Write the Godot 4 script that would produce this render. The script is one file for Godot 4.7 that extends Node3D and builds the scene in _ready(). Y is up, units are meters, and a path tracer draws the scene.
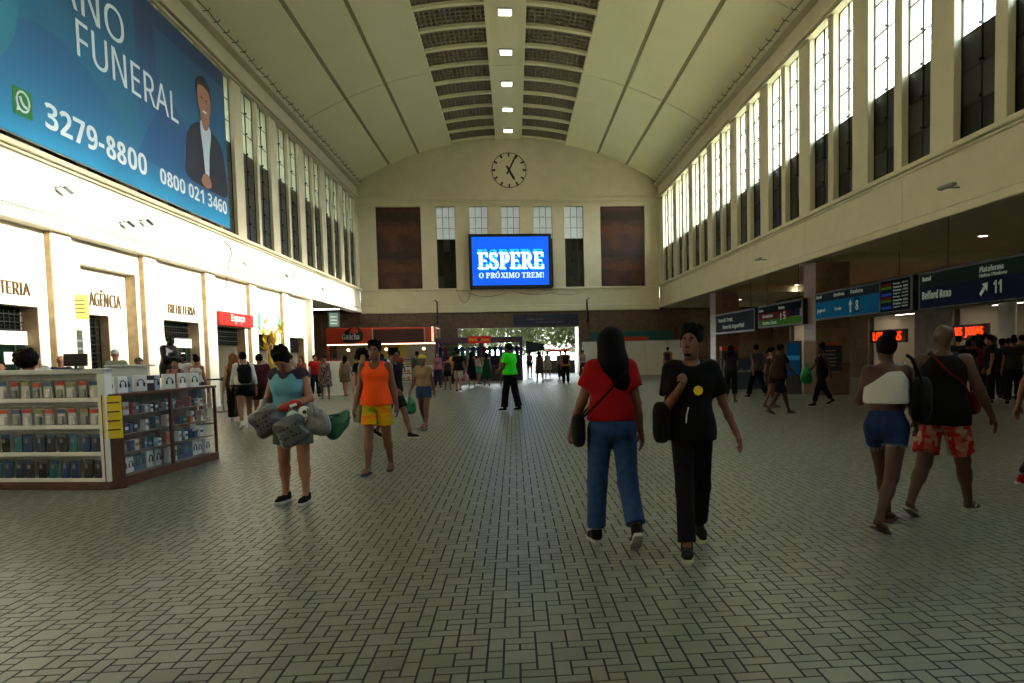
extends Node3D
# A railway station hall. Units are metres, y up, the hall runs along -z. D means distance along the hall (z = -D).

const CAM_H := 1.55
const W := 9.7            # half width of the hall
const END := 49.0         # the end wall
const BACK := -13.0       # the wall behind the camera
const LEDGE := 5.95
const SOFFIT := 4.4
const U := 0.0839         # unit of the floor pattern
const FOCAL := 745.0
const PPX := 577.8
const PPY := 396.4

var M := {}               # materials
var used_names := {}
var cam_basis: Basis
var rng := RandomNumberGenerator.new()
var mesh_cache := {}

# ---------------------------------------------------------------- geometry helper
class MB:
	var v := PackedVector3Array()
	var n := PackedVector3Array()
	var uv := PackedVector2Array()
	var ix := PackedInt32Array()

	func tri(a: Vector3, b: Vector3, c: Vector3, nn: Vector3, ua := Vector2.ZERO, ub := Vector2.ZERO, uc := Vector2.ZERO) -> void:
		var s := v.size()
		if (b - a).cross(c - a).dot(nn) > 0.0:
			v.append_array([a, c, b]); uv.append_array([ua, uc, ub])
		else:
			v.append_array([a, b, c]); uv.append_array([ua, ub, uc])
		n.append_array([nn, nn, nn])
		ix.append_array([s, s + 1, s + 2])

	func quad(a: Vector3, b: Vector3, c: Vector3, d: Vector3, out: Vector3) -> void:
		var nn := (b - a).cross(c - a)
		if nn.length_squared() < 1e-14:
			nn = (c - a).cross(d - a)
		nn = nn.normalized()
		if nn.dot(out) < 0.0:
			nn = -nn
		tri(a, b, c, nn, Vector2(0, 1), Vector2(1, 1), Vector2(1, 0))
		tri(a, c, d, nn, Vector2(0, 1), Vector2(1, 0), Vector2(0, 0))

	func box(c: Vector3, s: Vector3, bs := Basis()) -> MB:
		var h := s * 0.5
		for ax in 3:
			for sg in [-1.0, 1.0]:
				var nn := Vector3.ZERO
				nn[ax] = sg
				var u := Vector3.ZERO
				var w := Vector3.ZERO
				u[(ax + 1) % 3] = h[(ax + 1) % 3]
				w[(ax + 2) % 3] = h[(ax + 2) % 3]
				var m := nn * h[ax]
				quad(c + bs * (m - u - w), c + bs * (m + u - w), c + bs * (m + u + w), c + bs * (m - u + w), bs * nn)
		return self

	# box from corner to corner
	func bb(a: Vector3, b: Vector3) -> MB:
		return box((a + b) * 0.5, (b - a).abs())

	# bevelled box
	func cbox(c: Vector3, s: Vector3, r: float, bs := Basis()) -> MB:
		var h := s * 0.5
		r = minf(r, minf(h.x, minf(h.y, h.z)) * 0.9)
		for ax in 3:
			var a1 := (ax + 1) % 3
			var a2 := (ax + 2) % 3
			for sg in [-1.0, 1.0]:
				var nn := Vector3.ZERO
				nn[ax] = sg
				var u := Vector3.ZERO
				var w := Vector3.ZERO
				u[a1] = h[a1] - r
				w[a2] = h[a2] - r
				var m := nn * h[ax]
				quad(c + bs * (m - u - w), c + bs * (m + u - w), c + bs * (m + u + w), c + bs * (m - u + w), bs * nn)
				for s2 in [-1.0, 1.0]:
					var e1 := Vector3.ZERO
					e1[ax] = sg * h[ax]; e1[a1] = s2 * (h[a1] - r)
					var e2 := Vector3.ZERO
					e2[ax] = sg * (h[ax] - r); e2[a1] = s2 * h[a1]
					var o := Vector3.ZERO
					o[ax] = sg; o[a1] = s2
					quad(c + bs * (e1 - w), c + bs * (e1 + w), c + bs * (e2 + w), c + bs * (e2 - w), bs * o)
		for sx in [-1.0, 1.0]:
			for sy in [-1.0, 1.0]:
				for sz in [-1.0, 1.0]:
					var q := Vector3(sx, sy, sz)
					var p := Vector3(h.x - r, h.y - r, h.z - r) * q
					tri(c + bs * (p + Vector3(sx * r, 0, 0)), c + bs * (p + Vector3(0, sy * r, 0)), c + bs * (p + Vector3(0, 0, sz * r)), (bs * q).normalized())
		return self

	func tube(path: Array, r: float, seg := 8, r2 := -1.0, caps := true) -> MB:
		var rings := []
		var cnt := path.size()
		for i in cnt:
			var d: Vector3 = (path[mini(i + 1, cnt - 1)] - path[maxi(i - 1, 0)]).normalized()
			var up := Vector3.UP if absf(d.y) < 0.9 else Vector3.RIGHT
			var x := d.cross(up).normalized()
			var y := x.cross(d).normalized()
			var rr := r if r2 < 0.0 else lerpf(r, r2, float(i) / (cnt - 1))
			var s := v.size()
			for k in seg:
				var a := TAU * k / seg
				var o := x * cos(a) + y * sin(a)
				v.append(path[i] + o * rr); n.append(o); uv.append(Vector2(float(k) / seg, i))
			rings.append(s)
		for i in cnt - 1:
			for k in seg:
				var a: int = rings[i] + k
				var b: int = rings[i] + (k + 1) % seg
				var c: int = rings[i + 1] + k
				var d: int = rings[i + 1] + (k + 1) % seg
				_fix(a, b, d); _fix(a, d, c)
		if caps:
			for e in [0, cnt - 1]:
				var dd: Vector3 = path[0] - path[1] if e == 0 else path[cnt - 1] - path[cnt - 2]
				for k in range(1, seg - 1):
					tri(v[rings[e]], v[rings[e] + k], v[rings[e] + k + 1], dd.normalized())
		return self

	func _fix(a: int, b: int, c: int) -> void:
		var nn := n[a] + n[b] + n[c]
		if (v[b] - v[a]).cross(v[c] - v[a]).dot(nn) > 0.0:
			ix.append_array([a, c, b])
		else:
			ix.append_array([a, b, c])

	# profile of (radius, height) turned round y at c
	func lathe(prof: Array, c := Vector3.ZERO, seg := 16) -> MB:
		for i in prof.size() - 1:
			var p: Vector2 = prof[i]
			var q: Vector2 = prof[i + 1]
			var s := v.size()
			var t := (q - p).normalized()
			for k in seg + 1:
				var a := TAU * k / seg
				var o := Vector3(cos(a), 0, sin(a))
				var nn := (o * t.y + Vector3(0, -t.x, 0)).normalized()
				v.append(c + o * p.x + Vector3(0, p.y, 0)); v.append(c + o * q.x + Vector3(0, q.y, 0))
				n.append(nn); n.append(nn)
				uv.append(Vector2(float(k) / seg, p.y)); uv.append(Vector2(float(k) / seg, q.y))
			for k in seg:
				_fix(s + k * 2, s + k * 2 + 1, s + k * 2 + 3); _fix(s + k * 2, s + k * 2 + 3, s + k * 2 + 2)
		return self

	# polygon in local xy extruded from z0 to z1
	func prism(poly: PackedVector2Array, z0: float, z1: float, xf := Transform3D()) -> MB:
		var t := Geometry2D.triangulate_polygon(poly)
		for k in range(0, t.size(), 3):
			for z in [z0, z1]:
				tri(xf * Vector3(poly[t[k]].x, poly[t[k]].y, z), xf * Vector3(poly[t[k + 1]].x, poly[t[k + 1]].y, z), xf * Vector3(poly[t[k + 2]].x, poly[t[k + 2]].y, z), xf.basis * Vector3(0, 0, 1.0 if z == z1 else -1.0))
		var area := 0.0
		for i in poly.size():
			area += poly[i].cross(poly[(i + 1) % poly.size()])
		for i in poly.size():
			var a := poly[i]
			var b := poly[(i + 1) % poly.size()]
			var e := b - a
			var o := Vector2(e.y, -e.x) * signf(area)
			quad(xf * Vector3(a.x, a.y, z0), xf * Vector3(b.x, b.y, z0), xf * Vector3(b.x, b.y, z1), xf * Vector3(a.x, a.y, z1), xf.basis * Vector3(o.x, o.y, 0))
		return self

	func add(m: Array, xf := Transform3D()) -> MB:   # m = [verts, normals, indices]
		var s := v.size()
		var mv: PackedVector3Array = m[0]
		var mn: PackedVector3Array = m[1]
		var flip := xf.basis.determinant() < 0.0
		var nb := xf.basis.orthonormalized() if not flip else xf.basis
		v.append_array(xf * mv)
		var empty := PackedVector2Array()
		empty.resize(mv.size())
		uv.append_array(empty)
		n.append_array(Transform3D(nb, Vector3.ZERO) * mn)
		var mi: PackedInt32Array = m[2]
		var out := PackedInt32Array()
		out.resize(mi.size())
		for k in range(0, mi.size(), 3):
			out[k] = mi[k] + s
			out[k + 1] = mi[k + (2 if flip else 1)] + s
			out[k + 2] = mi[k + (1 if flip else 2)] + s
		ix.append_array(out)
		return self

	func mesh() -> ArrayMesh:
		var a := []
		a.resize(Mesh.ARRAY_MAX)
		a[Mesh.ARRAY_VERTEX] = v
		a[Mesh.ARRAY_NORMAL] = n
		a[Mesh.ARRAY_TEX_UV] = uv
		a[Mesh.ARRAY_INDEX] = ix
		var m := ArrayMesh.new()
		m.add_surface_from_arrays(Mesh.PRIMITIVE_TRIANGLES, a)
		return m

const NTH := ["first", "second", "third", "fourth", "fifth", "sixth", "seventh", "eighth", "ninth", "tenth", "eleventh", "twelfth", "thirteenth", "fourteenth", "fifteenth", "sixteenth", "seventeenth", "eighteenth", "nineteenth", "twentieth"]

func V(x: float, y: float, d: float) -> Vector3:      # x, height, distance along the hall
	return Vector3(x, y, -d)

# ---------------------------------------------------------------- nodes
func numbered(called: String) -> String:
	if not used_names.has(called):
		used_names[called] = 0
		return called
	used_names[called] += 1
	return "%s_%03d" % [called, used_names[called]]

func obj(called: String, mesh: Mesh, m: Material, parent: Node3D = null, xf := Transform3D()) -> MeshInstance3D:
	var o := MeshInstance3D.new()
	o.mesh = mesh
	o.material_override = m
	o.transform = xf
	if parent == null:
		o.name = numbered(called)
		add_child(o)
	else:
		o.name = called
		parent.add_child(o, true)
	return o

func thing(called: String, label: String, category: String, at := Vector3.ZERO, turn := 0.0, group := "") -> Node3D:
	var o := Node3D.new()
	o.name = numbered(called)
	add_child(o)
	o.position = at
	o.rotation.y = turn
	tag(o, label, category, group)
	return o

func tag(o: Node3D, label: String, category: String, group := "") -> Node3D:
	o.set_meta("label", label)
	o.set_meta("category", category)
	if group:
		o.set_meta("group", group)
	return o

func struct(called: String, label := "") -> Node3D:
	var o := Node3D.new()
	o.name = numbered(called)
	add_child(o)
	o.set_meta("kind", "structure")
	if label:
		o.set_meta("label", label)
	return o

func boxm(s: Vector3, r := 0.0) -> ArrayMesh:
	var key := "box%s_%s" % [s, r]
	if not mesh_cache.has(key):
		mesh_cache[key] = MB.new().cbox(Vector3.ZERO, s, r).mesh() if r > 0.0 else MB.new().box(Vector3.ZERO, s).mesh()
	return mesh_cache[key]

func block(called: String, parent: Node3D, a: Vector3, b: Vector3, m: Material, r := 0.0) -> MeshInstance3D:
	return obj(called, boxm((b - a).abs(), r), m, parent, Transform3D(Basis(), (a + b) * 0.5))

# ---------------------------------------------------------------- materials
func noise_tex(freq: float, lo: Color, hi: Color, seed_ := 1, size := 256, kind := 3, mid := 0.5) -> NoiseTexture2D:
	var f := FastNoiseLite.new()
	f.seed = seed_
	f.frequency = freq
	f.noise_type = kind as FastNoiseLite.NoiseType
	f.fractal_octaves = 4
	var t := NoiseTexture2D.new()
	t.width = size
	t.height = size
	t.seamless = true
	t.noise = f
	var g := Gradient.new()
	g.set_color(0, lo)
	g.set_color(1, hi)
	g.add_point(mid, lo.lerp(hi, 0.5))
	t.color_ramp = g
	return t

func mat(key: String, c: Color, rough := 0.8, spec := 0.5, metal := 0.0) -> StandardMaterial3D:
	if M.has(key):
		return M[key]
	var m := StandardMaterial3D.new()
	m.resource_name = key
	m.albedo_color = c
	m.roughness = rough
	m.metallic_specular = spec
	m.metallic = metal
	M[key] = m
	return m

# a mottled material: world triplanar noise between two tones
func mottled(key: String, lo: Color, hi: Color, rough: float, freq: float, per_metre: float, seed_ := 1, mid := 0.5) -> StandardMaterial3D:
	var m := mat(key, Color.WHITE, rough)
	m.albedo_texture = noise_tex(freq, lo, hi, seed_, 256, 3, mid)
	m.uv1_triplanar = true
	m.uv1_world_triplanar = true
	m.uv1_scale = Vector3.ONE * per_metre
	return m

func glow(key: String, c: Color, e: float) -> StandardMaterial3D:
	var m := mat(key, c, 0.8 if key.begins_with("board") or key.begins_with("row") or key.begins_with("totem") else 0.4, 0.12 if key.begins_with("board") or key.begins_with("row") or key.begins_with("totem") else 0.5)
	m.emission_enabled = true
	m.emission = c
	m.emission_energy_multiplier = e
	return m

func cloth(c: Color) -> StandardMaterial3D:
	var m := mat("cloth_" + c.to_html(false), c, 0.9, 0.3)
	m.rim_enabled = true
	m.rim = 0.04
	return m

# ---------------------------------------------------------------- lettering
var fonts := {}
func font(kind: String) -> SystemFont:
	if not fonts.has(kind):
		var f := SystemFont.new()
		f.font_names = PackedStringArray(["Droid Serif" if kind.begins_with("serif") else "Droid Sans"])
		f.font_weight = 700 if kind.ends_with("bold") else 400
		fonts[kind] = f
	return fonts[kind]

# flat lettering filling a box of w x h whose lower left corner is at local (x, y, z) of the parent, facing its +z
func letters(parent: Node3D, txt: String, x: float, y: float, z: float, w: float, h: float, m: Material, kind := "sans", called := "lettering", depth := 0.008) -> MeshInstance3D:
	var t := TextMesh.new()
	t.text = txt
	t.font = font(kind)
	t.font_size = 32
	t.pixel_size = 0.01
	t.curve_step = 1.5
	t.depth = 0.02
	t.horizontal_alignment = HORIZONTAL_ALIGNMENT_LEFT
	var bb := t.get_aabb()
	var o := obj(called, t, m, parent)
	var sx := w / maxf(bb.size.x, 1e-4)
	var sy := h / maxf(bb.size.y, 1e-4)
	o.scale = Vector3(sx, sy, depth / 0.02)
	o.position = Vector3(x - bb.position.x * sx, y - bb.position.y * sy, z + depth * 0.5)
	return o

# ---------------------------------------------------------------- pixels of the photograph to points (1024 x 683)
func pixel_ray(px: float, py: float) -> Vector3:
	return cam_basis * Vector3((px - PPX) / FOCAL, -(py - PPY) / FOCAL, -1.0)

func on_ground(px: float, py: float) -> Vector3:
	var d := pixel_ray(px, py)
	return Vector3(0, CAM_H, 0) + d * (-CAM_H / d.y)

func at_dist(px: float, py: float, dist: float) -> Vector3:
	var d := pixel_ray(px, py)
	return Vector3(0, CAM_H, 0) + d * (-dist / d.z)

# ---------------------------------------------------------------- the scene
func _ready() -> void:
	rng.seed = 7
	camera_and_light()
	materials()
	build_floor()
	build_ceiling()
	build_side_walls()
	build_left_shops()
	build_end_wall()
	build_back()
	build_right_aisle()
	build_left_aisle()
	build_outside()
	build_billboard()
	build_signs()
	build_kiosk()
	build_stalls()
	build_small()
	build_people()

func camera_and_light() -> void:
	cam_basis = Basis.from_euler(Vector3(deg_to_rad(-3.36), deg_to_rad(-4.82), deg_to_rad(-1.17)))
	var cam := Camera3D.new()
	cam.name = "camera"
	cam.projection = Camera3D.PROJECTION_FRUSTUM
	cam.near = 0.05
	cam.far = 400.0
	cam.size = 2.0 * 341.5 / FOCAL * cam.near
	cam.frustum_offset = Vector2((512.0 - PPX) / FOCAL, -(341.5 - PPY) / FOCAL) * cam.near
	cam.transform = Transform3D(cam_basis, Vector3(0, CAM_H, 0))
	add_child(cam)
	cam.current = true
	var env := Environment.new()
	env.background_mode = Environment.BG_SKY
	var sky := Sky.new()
	var sm := ProceduralSkyMaterial.new()
	sm.sky_top_color = Color(0.62, 0.72, 0.82)
	sm.sky_horizon_color = Color(0.93, 0.94, 0.92)
	sm.sky_energy_multiplier = 1.0
	sm.sky_curve = 0.25
	sm.ground_bottom_color = Color(0.35, 0.34, 0.32)
	sm.ground_horizon_color = Color(0.6, 0.6, 0.58)
	sm.sun_angle_max = 25.0
	sm.energy_multiplier = 27.0
	sky.sky_material = sm
	env.sky = sky
	env.tonemap_mode = Environment.TONE_MAPPER_LINEAR
	env.tonemap_exposure = 1.0
	env.sdfgi_enabled = true
	env.ssao_enabled = true
	env.ssil_enabled = true
	var we := WorldEnvironment.new()
	we.name = "world_environment"
	we.environment = env
	add_child(we)
	var sun := DirectionalLight3D.new()
	sun.name = "sun"
	sun.light_color = Color(1.0, 0.97, 0.91)
	sun.light_energy = 7.5
	sun.light_angular_distance = 7.0
	sun.shadow_enabled = true
	# low hazy sun from the right, slightly from the far end
	sun.look_at_from_position(Vector3.ZERO, Vector3(-1.0, -0.31, 0.05), Vector3.UP)
	add_child(sun)

func lamp(called: String, at: Vector3, energy: float, c: Color, size: float, angle := 75.0) -> void:
	var l := SpotLight3D.new()
	l.name = called
	l.light_energy = energy
	l.light_color = c
	l.light_size = size
	l.spot_angle = angle
	l.spot_range = 60.0
	l.spot_attenuation = 2.0
	l.shadow_enabled = true
	l.position = at
	l.rotation.x = -PI / 2
	add_child(l, true)

func area(called: String, at: Vector3, w: float, h: float, bs: Basis, energy: float, c: Color) -> void:
	var l := AreaLight3D.new()
	l.name = called
	l.area_size = Vector2(w, h)
	l.light_energy = energy
	l.light_color = c
	l.area_range = 60.0
	l.area_attenuation = 2.0
	l.shadow_enabled = true
	l.transform = Transform3D(bs, at)
	add_child(l, true)

func materials() -> void:
	mottled("plaster", Color(0.79, 0.76, 0.63), Color(0.84, 0.81, 0.68), 0.85, 0.02, 0.25, 3)
	mottled("ceiling_paint", Color(0.84, 0.82, 0.65), Color(0.87, 0.85, 0.69), 0.85, 0.012, 0.12, 5)
	mottled("shop_wall", Color(0.84, 0.82, 0.74), Color(0.9, 0.88, 0.8), 0.7, 0.02, 0.3, 4)
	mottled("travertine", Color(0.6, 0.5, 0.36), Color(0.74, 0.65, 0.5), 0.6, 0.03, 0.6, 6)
	mottled("brown_stone", Color(0.3, 0.23, 0.17), Color(0.42, 0.33, 0.25), 0.5, 0.03, 0.5, 8)
	mottled("dark_stone", Color(0.17, 0.13, 0.1), Color(0.26, 0.21, 0.17), 0.85, 0.03, 0.5, 9)
	mottled("tile", Color(0.37, 0.38, 0.32), Color(0.45, 0.46, 0.39), 0.36, 0.02, 0.55, 11)
	mottled("joint", Color(0.05, 0.05, 0.045), Color(0.11, 0.11, 0.1), 0.9, 0.05, 1.0, 12)
	mottled("mural_brown", Color(0.2, 0.11, 0.07), Color(0.36, 0.21, 0.13), 0.55, 0.012, 0.35, 21)
	mottled("wood", Color(0.24, 0.13, 0.07), Color(0.36, 0.2, 0.11), 0.45, 0.05, 1.2, 14)
	mat("steel_dark", Color(0.1, 0.105, 0.1), 0.5, 0.5, 0.4)
	mat("steel", Color(0.55, 0.55, 0.53), 0.35, 0.5, 0.9)
	mat("black", Color(0.03, 0.03, 0.035), 0.5)
	mat("dark_grey", Color(0.13, 0.135, 0.14), 0.6)
	mat("white", Color(0.82, 0.82, 0.79), 0.5)
	mat("grey", Color(0.5, 0.51, 0.5), 0.6)
	mat("lattice", Color(0.5, 0.45, 0.36), 0.85)
	mat("dark_pane", Color(0.045, 0.06, 0.055), 0.22)
	mat("painted_pane", Color(0.2, 0.21, 0.165), 0.35)
	mat("dark_pane_worn", Color(0.1, 0.115, 0.105), 0.35)
	var gl := mat("glass", Color(0.9, 0.95, 0.93, 0.12), 0.04)
	gl.transparency = BaseMaterial3D.TRANSPARENCY_ALPHA
	var gs := mat("side_glass", Color(0.8, 0.82, 0.7, 0.74), 0.2)
	gs.transparency = BaseMaterial3D.TRANSPARENCY_ALPHA
	var ge := mat("end_glass", Color(0.7, 0.73, 0.68, 0.89), 0.2)
	ge.transparency = BaseMaterial3D.TRANSPARENCY_ALPHA
	mottled("roof_grey", Color(0.4, 0.4, 0.38), Color(0.5, 0.5, 0.48), 0.9, 0.02, 0.2, 31)
	mottled("asphalt", Color(0.33, 0.32, 0.3), Color(0.45, 0.44, 0.41), 0.9, 0.03, 0.3, 32)
	more_materials()
# ================================================================ floor
# one repeat of the paving, 8 x 8 units: [column, row, columns, rows]
const PAVING := [[0,0,2,2],[0,6,1,2],[0,5,1,1],[0,3,1,2],[7,2,2,1],[1,7,2,1],[1,6,1,1],[2,6,1,1],[1,4,2,2],[1,2,1,2],[2,3,1,1],[2,2,2,1],[2,0,1,1],[2,1,2,1],[3,7,2,2],[3,5,1,2],[3,3,1,2],[4,6,1,1],[4,4,2,2],[4,2,1,2],[4,1,2,1],[5,7,1,2],[5,6,2,1],[5,3,2,1],[5,2,1,1],[6,5,1,1],[6,4,2,1],[6,1,1,2],[6,0,2,1],[6,7,2,1],[7,5,1,2],[7,3,1,1],[7,1,1,1]]

func tile_shape(mb: MB, c: Vector3, sx: float, sz: float) -> void:
	var t := 0.0025
	var b := 0.0015
	var hx := sx * 0.5
	var hz := sz * 0.5
	var top := [c + Vector3(-hx + b, 0, -hz + b), c + Vector3(hx - b, 0, -hz + b), c + Vector3(hx - b, 0, hz - b), c + Vector3(-hx + b, 0, hz - b)]
	var low := [c + Vector3(-hx, -t, -hz), c + Vector3(hx, -t, -hz), c + Vector3(hx, -t, hz), c + Vector3(-hx, -t, hz)]
	mb.quad(top[0], top[1], top[2], top[3], Vector3.UP)
	for i in 4:
		var j := (i + 1) % 4
		mb.quad(top[i], top[j], low[j], low[i], (low[i] + low[j]) * 0.5 - c)

func build_floor() -> void:
	var f := struct("floor", "grey stone paving in a woven pattern of squares and oblongs with dark joints")
	block("joint_bed", f, V(-18, -0.3, BACK - 1), V(19, -0.002, 62), M.joint)
	var cell := U * 8.0
	var o := Vector3(-0.175, 0, -4.005)
	var joint := 0.0115
	# three tones of the same stone for the tiles that show largest
	var tones := [M.tile]
	for k in 3:
		var m: StandardMaterial3D = M.tile.duplicate()
		m.resource_name = "tile_tone"
		m.albedo_color = [Color(0.9, 0.9, 0.88), Color(1.0, 0.98, 0.96), Color(0.95, 0.97, 0.92)][k]
		tones.append(m)
	var near_cells := {}
	for i in range(-4, 5):
		near_cells[Vector2i(i, -1)] = true
	var whole := MB.new()
	for t in PAVING:
		tile_shape(whole, Vector3((t[0] + t[2] * 0.5) * U, 0, -(t[1] + t[3] * 0.5) * U), t[2] * U - joint, t[3] * U - joint)
	var shapes := {}
	for i in range(-4, 5):
		for t in PAVING:
			var key := "%d_%d" % [t[2], t[3]]
			if not shapes.has(key):
				var mb := MB.new()
				tile_shape(mb, Vector3.ZERO, t[2] * U - joint, t[3] * U - joint)
				shapes[key] = mb.mesh()
			var at := o + Vector3(i * cell + (t[0] + t[2] * 0.5) * U, rng.randf_range(-0.0003, 0.0003), cell - (t[1] + t[3] * 0.5) * U)
			obj("floor_tile", shapes[key], tones[rng.randi() % 4], f, Transform3D(Basis(), at))
	var places := []
	for i in range(-26, 28):
		for j in range(-25, 86):
			var x := o.x + i * cell
			var d := 4.005 + j * cell
			if near_cells.has(Vector2i(i, j)) or x < -17.8 or x > 18.2:
				continue
			places.append(Transform3D(Basis(), Vector3(x, 0, -d)))
	var mm := MultiMesh.new()
	mm.transform_format = MultiMesh.TRANSFORM_3D
	mm.mesh = whole.mesh()
	mm.instance_count = places.size()
	for k in places.size():
		mm.set_instance_transform(k, places[k])
	var mi := MultiMeshInstance3D.new()
	mi.name = "floor_tile_field"
	mi.multimesh = mm
	mi.material_override = M.tile
	mi.set_meta("kind", "stuff")
	f.add_child(mi)

# ================================================================ ceiling
const ARC_R := 18.48
func arc_y(x: float) -> float:
	return 12.6 + sqrt(ARC_R * ARC_R - x * x) - (ARC_R - 2.75)

# a curved slab between x0 and x1 of thickness t, from d0 to d1
func vault_slab(x0: float, x1: float, d0: float, d1: float, t: float, lift := 0.0, steps := 6) -> MB:
	var mb := MB.new()
	var lo := []
	var hi := []
	for k in steps + 1:
		var x := lerpf(x0, x1, float(k) / steps)
		lo.append(Vector2(x, arc_y(x) + lift))
		hi.append(Vector2(x, arc_y(x) + lift + t))
	for k in steps:
		for side in 2:
			var p: Array = lo if side == 0 else hi
			mb.quad(Vector3(p[k].x, p[k].y, -d0), Vector3(p[k + 1].x, p[k + 1].y, -d0), Vector3(p[k + 1].x, p[k + 1].y, -d1), Vector3(p[k].x, p[k].y, -d1), Vector3(0, -1 if side == 0 else 1, 0))
		for d in [d0, d1]:
			mb.quad(Vector3(lo[k].x, lo[k].y, -d), Vector3(lo[k + 1].x, lo[k + 1].y, -d), Vector3(hi[k + 1].x, hi[k + 1].y, -d), Vector3(hi[k].x, hi[k].y, -d), Vector3(0, 0, 1 if d == d0 else -1))
	for k in [0, steps]:
		mb.quad(Vector3(lo[k].x, lo[k].y, -d0), Vector3(lo[k].x, lo[k].y, -d1), Vector3(hi[k].x, hi[k].y, -d1), Vector3(hi[k].x, hi[k].y, -d0), Vector3(-1 if k == 0 else 1, 0, 0))
	return mb

func build_ceiling() -> void:
	var c := struct("ceiling", "shallow cream vault of plaster panels with grilled strips along its crown")
	var joints_d := [BACK, 0.7, 12.7, 24.7, 36.7, END]
	var xs := [[-9.7, -7.67], [-7.53, -5.82], [-5.68, -3.72], [-0.76, 0.76], [3.72, 5.68], [5.82, 7.53], [7.67, 9.7]]
	for k in 5:
		for x in xs:
			obj("ceiling_panel", vault_slab(x[0] + 0.012, x[1] - 0.012, joints_d[k] + 0.03, joints_d[k + 1] - 0.03, 0.22).mesh(), M.ceiling_paint, c)
	# roof above, with a grooved gap behind the joints
	obj("roof_shell", vault_slab(-10.4, 10.4, BACK - 0.6, END + 0.6, 0.3, 0.75, 12).mesh(), M.roof_grey, c)
	obj("joint_backing", vault_slab(-9.9, -3.73, BACK, END, 0.05, 0.05, 10).mesh(), M.joint_strip, c)
	obj("joint_backing", vault_slab(3.73, 9.9, BACK, END, 0.05, 0.05, 10).mesh(), M.joint_strip, c)
	# grilled strips: ribs every 2.03 m, lattice panels between
	var lattice := {}
	for side: int in [-1, 1]:
		var mb := MB.new()
		var x0 := 0.8
		var x1 := 3.68
		var dl := 2.03 - 0.26
		var cols := 14
		var rows := 5
		for k in cols + 1:
			var x := lerpf(x0, x1, float(k) / cols) * side
			mb.box(Vector3(x, arc_y(x) + 0.14, 0), Vector3(0.055, 0.07, dl))
		for k in rows + 1:
			var d := lerpf(-dl * 0.5, dl * 0.5, float(k) / rows)
			for q in 6:
				var xa := lerpf(x0, x1, q / 6.0) * side
				var xb := lerpf(x0, x1, (q + 1) / 6.0) * side
				var a := Vector3(xa, arc_y(xa) + 0.15, d)
				var b := Vector3(xb, arc_y(xb) + 0.15, d)
				var dir := (b - a).normalized() * signf(side)
				mb.box((a + b) * 0.5, Vector3(a.distance_to(b) + 0.01, 0.09, 0.1), Basis(dir, Vector3(-dir.y, dir.x, 0), Vector3(0, 0, 1)))
		lattice[side] = mb.mesh()
		# a brick-like lattice, each panel its own piece
		var d := 48.55
		while d > 1.0:
			obj("grille_panel", lattice[side], M.lattice, c, Transform3D(Basis(), Vector3(0, 0, -(d - 1.015))))
			var xx: Array = [0.77 * side, 3.71 * side]
			xx.sort()
			obj("grille_rib", vault_slab(xx[0], xx[1], d - 0.12, d + 0.12, 0.25, -0.02, 6).mesh(), M.ceiling_paint, c)
			d -= 2.03
		var xr: Array = [0.77 * side, 3.71 * side]
		xr.sort()
		obj("grille_end", vault_slab(xr[0], xr[1], BACK, 1.0, 0.25, 0.0, 6).mesh(), M.ceiling_paint, c)
		for x in [0.77, 3.7]:
			obj("grille_border", vault_slab(x * side - 0.07, x * side + 0.07, BACK, END, 0.3, -0.05, 2).mesh(), M.ceiling_paint, c)
	# square lamps along the crown
	var lm := glow("lamp_glow", Color(1.0, 0.97, 0.88), 9.0)
	for k in 9:
		var d := 46.95 - 4.0 * k
		var t := thing("ceiling_lamp", "square white lamp in the middle strip of the vault, %s from the clock wall" % NTH[k], "ceiling lamp", V(-0.02, arc_y(0.0) - 0.05, d), 0.0, "lamps along the crown of the vault")
		obj("housing", MB.new().cbox(Vector3(0, 0.02, 0), Vector3(0.62, 0.1, 0.62), 0.015).mesh(), M.white, t)
		obj("lamp_face", MB.new().cbox(Vector3(0, -0.035, 0), Vector3(0.5, 0.03, 0.5), 0.01).mesh(), lm, t)
		lamp("ceiling_lamp_light", V(-0.02, arc_y(0.0) - 0.12, d), 3.0, Color(1.0, 0.96, 0.86), 0.25, 70.0)

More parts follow.
